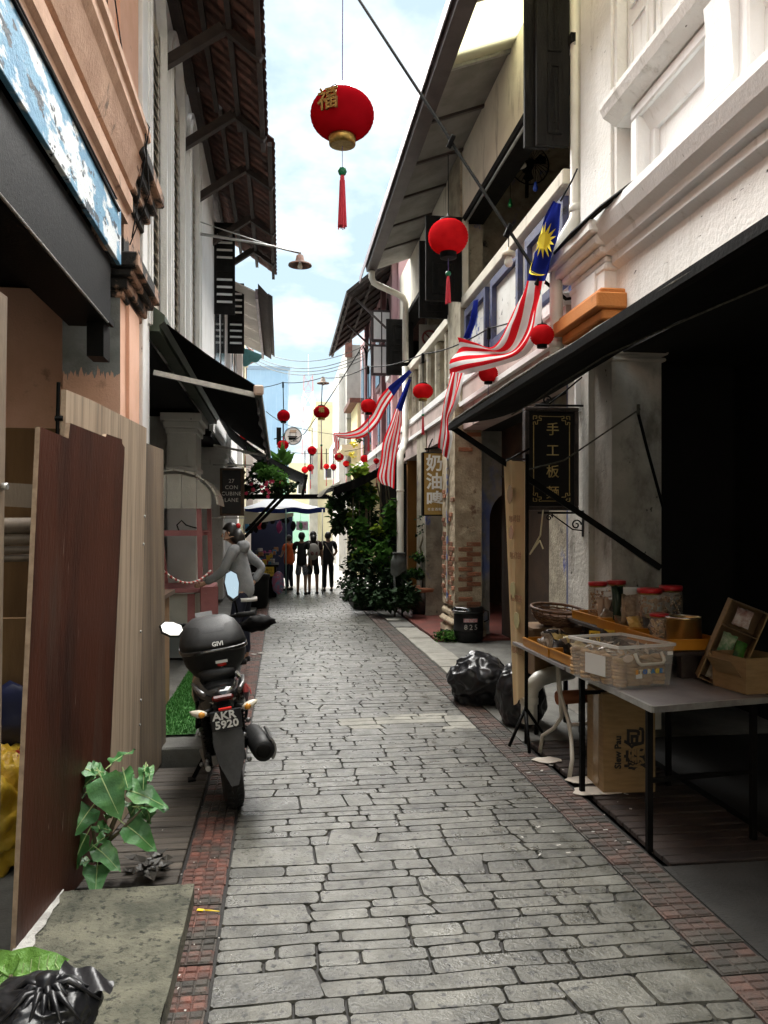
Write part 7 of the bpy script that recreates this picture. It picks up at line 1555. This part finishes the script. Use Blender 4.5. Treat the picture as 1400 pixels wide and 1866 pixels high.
b = B(); b.grid(lambda u, v: V(((R_ + .003) * math.sin(-.55 + .95 * u), -(R_ + .003) * math.cos(-.55 + .95 * u), .285 + .05 * v)), 8, 1); part('label', b, mat('pink white label', (.62, .5, .5), (.5, .15, .15), 60, .5), ba)
for i, ch_ in enumerate('825'): a = -.40 + i * .34; text(ch_, .10, ((R_ + .006) * math.sin(a), -(R_ + .006) * math.cos(a), .215), (math.sin(a), -math.cos(a), 0), mat('chalk', (.42, .40, .36), None, rough=.9) if i == 0 else bpy.data.materials['chalk'], ba, 'digit')
b = B(); b.tube([(.2, -.02, .44), (.27, -.05, .42), (.27, -.06, .3), (.21, -.05, .27)], .009, 6); part('clamp', b, K['black'], ba)
# near left bag, leaf and litter
c = P(70, 1838, 2.42); rb = rubbish((c.x, c.y, .175), (.17, .15, .105), 9, 'black tied rubbish bag cut by the lower left corner of the picture', 6, None)
b = B(); b.sm = True
for k in range(26):
    a = k * 2 * PI / 26 + RN.uniform(-.1, .1); L = RN.uniform(.08, .16); ctr = V((c.x + .03, c.y - .03, .272))
    b.tube([ctr, ctr + V((math.cos(a) * L * .4, math.sin(a) * L * .35, .02 - .01 * (k % 3))), ctr + V((math.cos(a) * L, math.sin(a) * L * .85, -.05))], [.012, .010, .002], 6)
b.lathe([(.05, 0), (.025, .02), (.03, .05), (.001, .055)], 10, ctr + V((0, 0, -.01)))
b.grid(lambda u, v: ctr + V((.02 + .15 * u, .03 + .1 * v * (1 - u * .3), .0 + .012 * v - .05 * u + .012 * math.sin(u * 9 + v * 3))), 10, 8)
part('gathered_neck', b, K['bag'], rb); rb.children[0].location = -rb.location
gl = thing('young_seedling', 'bright green ribbed seedling leaves above the corner rubbish bag', 'plant', P(20, 1800, 2.62))
lm = mat('lime leaf', (.11, .24, .035), (.07, .18, .025), 5, .4, .4, 40)
for (d, L, W) in (((.9, .1, .25), .17, .15), ((-.6, .1, .3), .15, .13), ((.2, .5, .3), .12, .1)):
    b = B(); heart(b, (0, 0, .03), d, (0, -.75, .65), L, W); lfp = part('leaf', b, lm, gl)
    b = B(); dn = V(d).normalized(); x = dn.cross(V((0, -.75, .65))).normalized(); n_v = x.cross(dn).normalized()
    for t in (.2, .34, .48, .62, .76):
        for s in (-1, 1):
            w0 = W * .22 * (1 - abs(t - .4)); b.tube([V((0, 0, .03)) + dn * L * t - n_v * (L * .22 * t * t - .003), V((0, 0, .03)) + dn * L * (t + .06) + x * s * w0 + n_v * (w0 * .28 + .003) - n_v * L * .22 * t * t], .0016, 4)
    part('veins', b, rib, lfp, kind='stuff')
b = B(); b.tube([(0, 0, -.2), (0, 0, .04)], .006, 6); part('stem', b, K['stem'], gl)
b = B(); c = G(385, 1662); b.tube([c + V((-.04, .01, .006)), c + V((.0, 0, .006)), c + V((.035, -.012, .006))], [.003, .003, .002], 6); b.obox(c + V((-.045, .013, .006)), (.03, .016, .004), (0, 0, -.3), .002); single('plastic_spoon', b, mat('yellow plastic', (.75, .55, .03), None, rough=.4), 'tiny yellow plastic spoon dropped on the left brick border', 'litter')
lit = B()
for _ in range(34):
    p = G(RN.uniform(280, 430), RN.uniform(1460, 1860), .012); lit.obox(p, (RN.uniform(.003, .012), RN.uniform(.003, .007), .002), (0, 0, RN.random() * 3))
for _ in range(30):
    p = G(RN.uniform(930, 1150), RN.uniform(1370, 1560), .012); lit.obox(p, (RN.uniform(.006, .03), RN.uniform(.004, .015), .002), (0, 0, RN.random() * 3))
for p in [G(450, 1185, .01), G(462, 1192, .01), G(475, 1190, .01), G(448, 1168, .01)]: lit.obox(p, (.07, .05, .004), (0, 0, RN.random() * 3))
single('litter', lit, mat('pale litter', (.45, .43, .40), (.3, .28, .25), 50, .7), None, None, kind='stuff')
b = B()
for _ in range(26):
    a = RN.uniform(0, 2 * PI); r = RN.uniform(0, 1); p = V((-.60 + .12 * r * math.cos(a), 3.72 + .1 * r * math.sin(a), .06)); d = V((RN.gauss(0, 1), RN.gauss(0, 1), RN.uniform(-.1, .4))); b.leaf(p, d, (0, 0, 1), .09, .06, .3)
single('dead_leaves', b, mat('black rotten leaves', (.02, .018, .014), (.04, .035, .028), 9, .5), 'heap of rotten dark leaves at the foot of the weed', 'leaves', kind='stuff')
# pale patch on the paving: dried cement wash

# ------------------------------------------------------------------ people
SKN = mat('brown skin', (.30, .165, .10), None, rough=.55)
SKL = mat('light skin', (.45, .27, .18), None, rough=.55)
HAIR = mat('black hair', (.010, .009, .008), (.02, .017, .015), 40, .4)
def skin(verts, edges, radii, root=0, sub=2, taper=None):
    me = bpy.data.meshes.new('figure'); bm = bmesh.new(); L = bm.verts.layers.skin.verify(); vs = []
    for i, (p, r) in enumerate(zip(verts, radii)):
        v = bm.verts.new(p); r = r if isinstance(r, tuple) else (r, r); v[L].radius = r; v[L].use_root = i == root; vs.append(v)
    for a, c in edges: bm.edges.new((vs[a], vs[c]))
    bm.to_mesh(me); bm.free()
    o = bpy.data.objects.new('figure', me); C.objects.link(o)
    m = o.modifiers.new('s', 'SKIN'); m.use_smooth_shade = True; m.branch_smoothing = .6
    q = o.modifiers.new('d', 'SUBSURF'); q.levels = sub; q.render_levels = sub
    dg = bpy.context.evaluated_depsgraph_get(); r = bpy.data.meshes.new_from_object(o.evaluated_get(dg)); bpy.data.objects.remove(o)
    for p in r.polygons: p.use_smooth = True
    return r
def obj_of(name, me, m, parent):
    me.materials.clear(); me.materials.append(m); o = bpy.data.objects.new(name, me); C.objects.link(o); o.parent = parent; return o
def person(label, loc, face, H, J, skin_m, top_m, bot_m, shoe_m, sleeves='short', legs='long', hair='short', group=None, bulk=1.0, top_name='shirt', bot_name='trousers'):
    """J: joint positions in units of height, x right, y forward, z up"""
    T = thing('person', label, 'person', loc, (0, 0, face), group)
    base = dict(pel=(0, 0, .52), wai=(0, .005, .60), che=(0, 0, .71), nb=(0, -.005, .815), ne=(0, .0, .845), he=(0, .012, .885), ht=(0, .012, .945),
                sl=(-.105, 0, .80), sr=(.105, 0, .80), el=(-.135, -.01, .63), er=(.135, -.01, .63), wl=(-.14, .03, .49), wr=(.14, .03, .49), hl=(-.14, .045, .455), hr=(.14, .045, .455),
                pl=(-.052, 0, .50), pr=(.052, 0, .50), kl=(-.058, .012, .28), kr=(.058, .012, .28), al=(-.06, -.012, .045), ar=(.06, -.012, .045), tl=(-.065, .075, .018), tr=(.065, .075, .018))
    base.update(J); k = {a: V(q) * H for a, q in base.items()}
    nm = ['pel', 'wai', 'che', 'nb', 'ne', 'he', 'ht', 'sl', 'el', 'wl', 'hl', 'sr', 'er', 'wr', 'hr', 'pl', 'kl', 'al', 'tl', 'pr', 'kr', 'ar', 'tr']
    ra = dict(pel=.075, wai=.068, che=.078, nb=.045, ne=.030, he=.050, ht=.042, sl=.036, el=.024, wl=.016, hl=.019, sr=.036, er=.024, wr=.016, hr=.019, pl=.052, kl=.033, al=.020, tl=.016, pr=.052, kr=.033, ar=.020, tr=.016)
    ed = [('pel', 'wai'), ('wai', 'che'), ('che', 'nb'), ('nb', 'ne'), ('ne', 'he'), ('he', 'ht'), ('nb', 'sl'), ('sl', 'el'), ('el', 'wl'), ('wl', 'hl'), ('nb', 'sr'), ('sr', 'er'), ('er', 'wr'), ('wr', 'hr'), ('pel', 'pl'), ('pl', 'kl'), ('kl', 'al'), ('al', 'tl'), ('pel', 'pr'), ('pr', 'kr'), ('kr', 'ar'), ('ar', 'tr')]
    ix = {a: i for i, a in enumerate(nm)}
    me = skin([k[a] for a in nm], [(ix[a], ix[c]) for a, c in ed], [ra[a] * H * (bulk if a in ('pel', 'wai', 'che') else 1) for a in nm])
    bm = bmesh.new(); bm.from_mesh(me); b = B(); b.bm.free(); b.bm = bm; b.sm = True
    hd = (k['ht'] - k['he']).normalized(); fw = V((0, 1, 0)); fw = (k.get('look', fw) if 'look' in k else fw); fw = (fw - hd * fw.dot(hd)).normalized(); sd = fw.cross(hd); hc = (k['he'] + k['ht']) / 2
    b.tube([hc + fw * .045 * H + hd * .012 * H, hc + fw * .062 * H - hd * .004 * H, hc + fw * .05 * H - hd * .012 * H], [.006 * H, .009 * H, .005 * H], 6)
    b.tube([hc + fw * .044 * H - hd * .026 * H + sd * .014 * H, hc + fw * .05 * H - hd * .027 * H, hc + fw * .044 * H - hd * .026 * H - sd * .014 * H], .004 * H, 5)
    for s in (-1, 1): b.tube([hc + sd * s * .046 * H + hd * .012 * H, hc + sd * s * .053 * H - fw * .004 * H, hc + sd * s * .046 * H - hd * .014 * H], [.004 * H, .008 * H, .004 * H], 6)
    for w_, h_ in (('wl', 'hl'), ('wr', 'hr')):
        d = (k[h_] - k[w_]).normalized(); ax = d.cross(V((0, 1, .2))).normalized(); up_ = ax.cross(d)
        for i in range(4):
            p0 = k[h_] + up_ * (i - 1.5) * .0085 * H + d * .006 * H; L = (.036, .042, .039, .03)[i] * H
            b.tube([p0, p0 + d * L * .5 + ax * .004 * H, p0 + d * L * .9 + ax * .012 * H], [.0058 * H, .005 * H, .0035 * H], 6)
        p0 = k[w_] * .4 + k[h_] * .6 + up_ * .014 * H; b.tube([p0, p0 + up_ * .016 * H + d * .014 * H, p0 + up_ * .019 * H + d * .032 * H], [.007 * H, .006 * H, .004 * H], 6)
    bm.to_mesh(me); bm.free()
    obj_of('body', me, skin_m, T)
    g = 1.16
    def mid(a, c, t): return k[a] * (1 - t) + k[c] * t
    vv = [k['pel'] + V((0, 0, -.085 * H)), k['wai'] * .5 + k['pel'] * .5, k['che'], k['nb'], k['sl'], k['sr']]; ee = [(0, 1), (1, 2), (2, 3), (3, 4), (3, 5)]; rr = [ra['pel'] * H * 1.32 * bulk, ra['pel'] * H * 1.2 * bulk, ra['che'] * H * 1.12 * bulk, .052 * H, .044 * H, .044 * H]
    for s, e, w_ in (('sl', 'el', 'wl'), ('sr', 'er', 'wr')):
        i0 = 4 if s == 'sl' else 5
        if sleeves == 'short': vv.append(mid(s, e, .7)); rr.append(.038 * H); ee.append((i0, len(vv) - 1))
        elif sleeves == 'long':
            vv += [k[e], mid(e, w_, .95)]; rr += [.034 * H, .026 * H]; ee += [(i0, len(vv) - 2), (len(vv) - 2, len(vv) - 1)]
    obj_of(top_name, skin(vv, ee, rr), top_m, T)
    vv = [k['pel'] * .3 + k['wai'] * .7, k['pel'], k['pl'], k['pr']]; ee = [(0, 1), (1, 2), (1, 3)]; rr = [ra['pel'] * H * 1.04 * bulk, ra['pel'] * H * 1.06 * bulk, .060 * H, .060 * H]
    for p, kn, an in (('pl', 'kl', 'al'), ('pr', 'kr', 'ar')):
        i0 = 2 if p == 'pl' else 3
        if legs == 'long': vv += [k[kn], mid(kn, an, .95)]; rr += [.043 * H, .034 * H]; ee += [(i0, len(vv) - 2), (len(vv) - 2, len(vv) - 1)]
        else: vv += [mid(p, kn, .95)]; rr += [.052 * H]; ee += [(i0, len(vv) - 1)]
    obj_of(bot_name, skin(vv, ee, rr, 1), bot_m, T)
    for a, t in (('al', 'tl'), ('ar', 'tr')):
        d = V((k[t].x - k[a].x, k[t].y - k[a].y, 0)).normalized(); b = B(); b.sm = True
        q = V((k[a].x, k[a].y, 0)); b.tube([q - d * .02 * H + V((0, 0, .022 * H)), q + d * .02 * H + V((0, 0, .024 * H)), q + d * .07 * H + V((0, 0, .018 * H)), q + d * .105 * H + V((0, 0, .012 * H))], [.018 * H, .026 * H, .024 * H, .012 * H], 10)
        part('shoe', b, shoe_m, T)
    b = B(); b.sm = True
    r = bmesh.ops.create_icosphere(b.bm, subdivisions=3, radius=1)
    for v in r['verts']:
        d = v.co.copy(); v.co = hc + hd * .006 * H + (sd * d.x * .054 + fw * (d.y * .060 - .010) + hd * d.z * .068) * H * (1 + .04 * noise.noise(d * 6))
        if d.y > .25 and d.z < .45: v.co -= fw * .035 * H * (d.y - .1)
        if d.z < -.5: v.co += hd * .025 * H * (-d.z - .5)
    if hair == 'long':
        b.tube([hc - fw * .03 * H, hc - fw * .045 * H - hd * .06 * H, hc - fw * .05 * H - hd * .14 * H], [.05 * H, .048 * H, .025 * H], 10)
    if hair == 'bun': b.blob(hc - fw * .055 * H + hd * .02 * H, (.025 * H,) * 3, 1, .1, 2)
    for f in b.bm.faces: f.smooth = True
    part('hair', b, HAIR, T)
    return T, k
dk = mat('black cotton', (.012, .012, .013), None, rough=.85); nv = mat('navy cotton', (.012, .014, .028), None, rough=.85)
hood = mat('grey hoodie', (.24, .245, .25), (.19, .195, .20), 7, .9, .5, 18)
sandal = mat('dark sandal', (.02, .015, .012), None, rough=.7)
# woman in grey hoodie, leaning to the cart on the left; she faces the cart (-x)
hp = V((-.40, 8.75, .12))
T, k = person('person in a grey hoodie and dark trousers leaning on the pink cart', hp, math.radians(82), 1.56, dict(wai=(0, .02, .60), che=(0, .04, .71), nb=(0, .05, .805), ne=(0, .065, .835), he=(0, .085, .875), ht=(0, .105, .935), sl=(-.10, .05, .79), sr=(.10, .04, .79), el=(-.13, .12, .64), wl=(-.10, .25, .56), hl=(-.095, .285, .55), er=(.15, -.11, .66), wr=(.09, -.05, .555), hr=(.075, -.045, .54), kl=(-.06, .05, .28), tl=(-.065, .09, .018)), SKL, hood, nv, dk, 'long', 'long', 'long', bulk=1.0, top_name='hoodie')
b = B(); b.sm = True; H = 1.56
b.blob(V((0, .005, .81)) * H, (.075 * H, .045 * H, .05 * H), 3, .25, 3, 2.5)
for f in b.bm.faces: f.smooth = True
part('hood', b, hood, T)
b = B(); b.sm = True; b.blob((0, .06, .955 * H), (.03, .03, .03), 1, .1, 2); part('hair_tie', b, mat('red pompom', (.5, .02, .02), None, rough=.9), T)
b = B(); b.lathe([(.088 * H, .0), (.096 * H, .0), (.094 * H, .04), (.086 * H, .04)], 16, (0, .0, .435 * H), caps=False); part('shirt_hem', b, mat('white shirt hem', (.6, .58, .55), None, rough=.9), T)
gp = 'people standing at the far stall'
c = G(598, 1078); T, k = person('person in black with a thin shoulder strap, right of the far group', c, math.radians(10), 1.5, dict(el=(-.15, .02, .65), wl=(-.08, .10, .56), hl=(-.06, .12, .57), er=(.15, .02, .65), wr=(.09, .10, .56), hr=(.07, .12, .57), tl=(-.08, .06, .018)), SKN, dk, dk, dk, 'short', 'long', 'short', gp, 1.15)
b = B(); b.tube([(-.07 * 1.5, -.075 * 1.5, .8 * 1.5), (0, -.14, .69 * 1.5), (.12, -.10, .57 * 1.5), (.16, .0, .53 * 1.5)], .012, 6); part('bag_strap', b, mat('tan strap', (.25, .2, .14), None, rough=.7), T)
c = G(571, 1083); T, k = person('person in dark clothes carrying a pale printed drawstring backpack', c, math.radians(4), 1.52, dict(el=(-.14, .04, .65), wl=(-.09, .12, .6), hl=(-.08, .13, .62)), SKN, mat('maroon dark cotton', (.03, .012, .012), None, rough=.9), dk, dk, 'short', 'short', 'long', gp, 1.0, bot_name='shorts')
b = B(); b.sm = True; b.blob((-.01, -.165, 1.02), (.15, .07, .19), 4, .12, 4, 1.6); bp_ = part('backpack', b, mat('pale grey bag cloth', (.32, .30, .27), (.24, .22, .2), 5, .9, .3), T)
b = B(); b.blob((-.04, -.222, .98), (.05, .02, .06), 1, .2, 2); b.blob((.05, -.222, .98), (.035, .02, .05), 2, .2, 2); part('bag_print', b, mat('dark bag print', (.05, .03, .03), (.25, .1, .1), 20, .9), bp_)
for s in (-1, 1): b = B(); b.tube([(s * .1, -.15, 1.12), (s * .11, -.1, 1.24), (s * .10, .02, 1.26)], .012, 6); part('bag_cord', b, bpy.data.materials['pale grey bag cloth'], bp_)
c = G(550, 1084); T, k = person('person in patterned grey shorts, dark top and flip flops', c, math.radians(-12), 1.5, dict(el=(-.13, .05, .66), wl=(-.06, .14, .66), hl=(-.05, .15, .68)), SKN, dk, mat('patterned grey shorts', (.22, .22, .25), (.05, .05, .065), 45, .9, lo=.48, hi=.52), sandal, 'short', 'short', 'short', gp, 1.0, bot_name='shorts')
c = G(527, 1076); T, k = person('person in an orange top and dark long skirt at the goods table', c, math.radians(50), 1.42, dict(el=(-.12, .05, .66), wl=(-.05, .14, .6), hl=(-.04, .16, .6)), SKN, mat('orange cotton', (.55, .10, .02), (.42, .07, .015), 8, .9), nv, dk, 'short', 'long', 'bun', gp, 1.05, bot_name='skirt')
b = B(); b.sm = True; b.blob((.16, .03, .80), (.05, .1, .13), 3, .15, 3); part('shoulder_bag', b, mat('white tote', (.55, .53, .5), None, rough=.9), T)

# ------------------------------------------------------------------ far stall
st = thing('market_stall', 'market stall under a blue and white canopy with a cream side cloth', 'stall', (-.2, 19.5, 0), world=True)
z_ = lambda v, Y: EYE + (960 - v) * Y / 1450
cv1, cv2 = cloth('pale canopy', (.72, .75, .8), .4), cloth('navy canopy valance', (.02, .03, .12), .2)
y0, y1, x0, x1 = 19.0, 22.0, -.95, 1.05
ap = V((-.1, 20.5, z_(912, 20) + .22))
b = B(); cs = [V((x0, y0, z_(926, 19))), V((x1, y0, z_(926, 19))), V((x1, y1, z_(926, 19))), V((x0, y1, z_(926, 19)))]
for p, q in zip(cs, cs[1:] + cs[:1]): b.grid(lambda u, v: (p * (1 - u) + q * u) * (1 - v) + ap * v + V((0, 0, -.06 * math.sin(PI * v))), 10, 6)
part('canopy', b, cv1, st)
b = B(); b.grid(lambda u, v: cs[0] * (1 - u) + cs[1] * u + V((0, .02 * math.sin(u * 25), -.12 * v - .02 * math.sin(u * 18))), 30, 2); part('valance', b, cv2, st)
b = B(); b.grid(lambda u, v: V((-.85 + 1.15 * u, 18.9 + .05 * math.sin(u * 9), z_(932, 18.9) - .03 * u - (.30 - .22 * u) * v - .03 * math.sin(PI * u))), 20, 4); part('cream_cloth', b, cloth('cream cloth', (.46, .42, .32), .4), st)
for x in (-.85, .12, .98):
    b = B(); b.tube([(x, 18.95, 0), (x, 18.95, z_(928, 19))], .016, 6); part('post', b, mat('teal pole', (.25, .42, .4), None, rough=.4) if x > 0 and 'teal pole' not in bpy.data.materials else K['whitemetal'], st)
b = B(); b.box(-.8, .32, 21.8, 21.85, .2, 1.95); part('rear_sheet', b, mat('deep navy sheet', (.008, .010, .03), None, rough=.8), st)
b = B(); b.box(-.95, -.05, 18.2, 19.6, .68, .74); b.box(-.9, -.1, 18.25, 19.5, 0, .68); part('counter', b, K['black'], st)
cols = [(.45, .03, .03), (.5, .35, .03), (.03, .2, .35), (.4, .05, .2), (.5, .48, .45), (.05, .25, .08), (.35, .15, .05), (.05, .05, .06)]
cm = [mat('toy plastic %d' % i, c_, None, rough=.4) for i, c_ in enumerate(cols)]
for i in range(46):
    x, y = RN.uniform(-.9, -.08), RN.uniform(18.2, 19.3); s = RN.uniform(.05, .11); z0 = .74 + (y - 18.2) * .25 * (RN.random() > .3)
    ci = RN.randrange(8); b = B(); b.box(-s / 2, s / 2, -s * .35, s * .35, 0, s * RN.uniform(.7, 1.5), .008); o = single('toy_pack', b, cm[ci], ('dark red', 'yellow', 'blue', 'magenta', 'white', 'green', 'brown', 'black')[ci] + ' small pack heaped on the far stall counter', 'goods', 'goods on the far stall'); o.location = (x, y, z0); o.rotation_euler = (0, 0, RN.uniform(-.8, .8))
for i in range(16):
    x, y = RN.uniform(-.85, .5), RN.uniform(19.0, 20.5); b = B(); L = RN.uniform(.25, .5); b.tube([(x, y, 1.95), (x, y, 1.95 - L * .5)], .004, 4); b.blob((x, y, 1.95 - L * .75), (.07, .05, L * .3), i, .3, 2, 2); single('hanging_goods', b, cm[(i * 3) % 8] if i % 3 == 0 else K['black'], (('dark red', 'yellow', 'blue', 'magenta', 'white', 'green', 'brown', 'black')[(i * 3) % 8] if i % 3 == 0 else 'black') + ' bag hanging under the far stall canopy', 'goods', 'goods hanging under the far stall canopy')
b = B(); T = thing('price_board', 'yellow board with black writing on the front of the far stall', 'sign', P(487, 1042, 18.1)); b.box(-.155, .155, 0, .015, -.10, .11); part('board', b, K['yellowcard'], T); text('臺灣刀\n1 for RM10', .075, (0, -.006, .0), (0, -1, 0), K['ink'], T, line=.95)
b = B(); T = thing('notice_board', 'white board with faint pink writing beneath the far canopy', 'sign', P(551, 958, 20)); b.box(-.15, .15, 0, .015, -.11, .11); part('board', b, mat('white board', (.7, .62, .66), None, rough=.6), T); text('臭豆腐\nRM5', .075, (0, -.006, 0), (0, -1, 0), mat('pink ink', (.55, .12, .3), None, rough=.8), T)
b = B(); b.sm = True; b.blob(P(507, 1062, 17.9), (.14, .06, .26), 2, .12, 3, 2); single('gift_bags', b, mat('floral plastic', (.45, .1, .18), (.12, .25, .4), 14, .4, stain=((.6, .5, .5), 20, .6, .64)), 'flowery plastic sacks hanging on the front of the far stall', 'bag')
b = B(); b.lathe([(.16, 0), (.2, .05), (.22, .55), (.23, .6)], 18, G(470, 1108)); b.lathe([(.24, .6), (.24, .66), (.1, .7)], 18, G(470, 1108)); single('dustbin', b, K['bkplastic'], 'round black dustbin standing behind the hooded person', 'bin')
b = B(); b.sm = True; b.blob(G(478, 1140) + V((0, 0, .08)), (.12, .16, .1), 4, .25, 3, 2, -.07, True); single('rubbish_bag', b, K['bag'], 'small black bag on the left border beyond the motorcycle', 'rubbish bag', 'black rubbish bags')
# pale dried wash across the paving
# ------------------------------------------------------------------ the lane behind the viewpoint: unseen shophouse rows, raised to block front light
bh = thing('shophouse', 'unseen shophouse row behind the viewpoint, raised to block light, peach side', 'building', (-1.4, -8, 0), world=True)
b = B(); b.box(-3, -1.32, -16, -3.02, 0, 8.8); part('front_wall', b, K['whitedirty'], bh)
bh2 = thing('shophouse', 'unseen shophouse row behind the viewpoint, raised to block light, awning side', 'building', (2.7, -8, 0), world=True)
b = B(); b.box(2.6, 4.5, -16, -3.02, 0, 8.6); part('front_wall', b, K['cream'], bh2)

bh3 = thing('shophouse', 'unseen pale block added behind the viewpoint to cut front light', 'building', (.6, -17, 0), world=True)
b = B(); b.box(-6, 8, -20, -16.5, 0, 8.5); part('front_wall', b, K['cream'], bh3)  # unseen block, added to darken surfaces facing the viewpoint
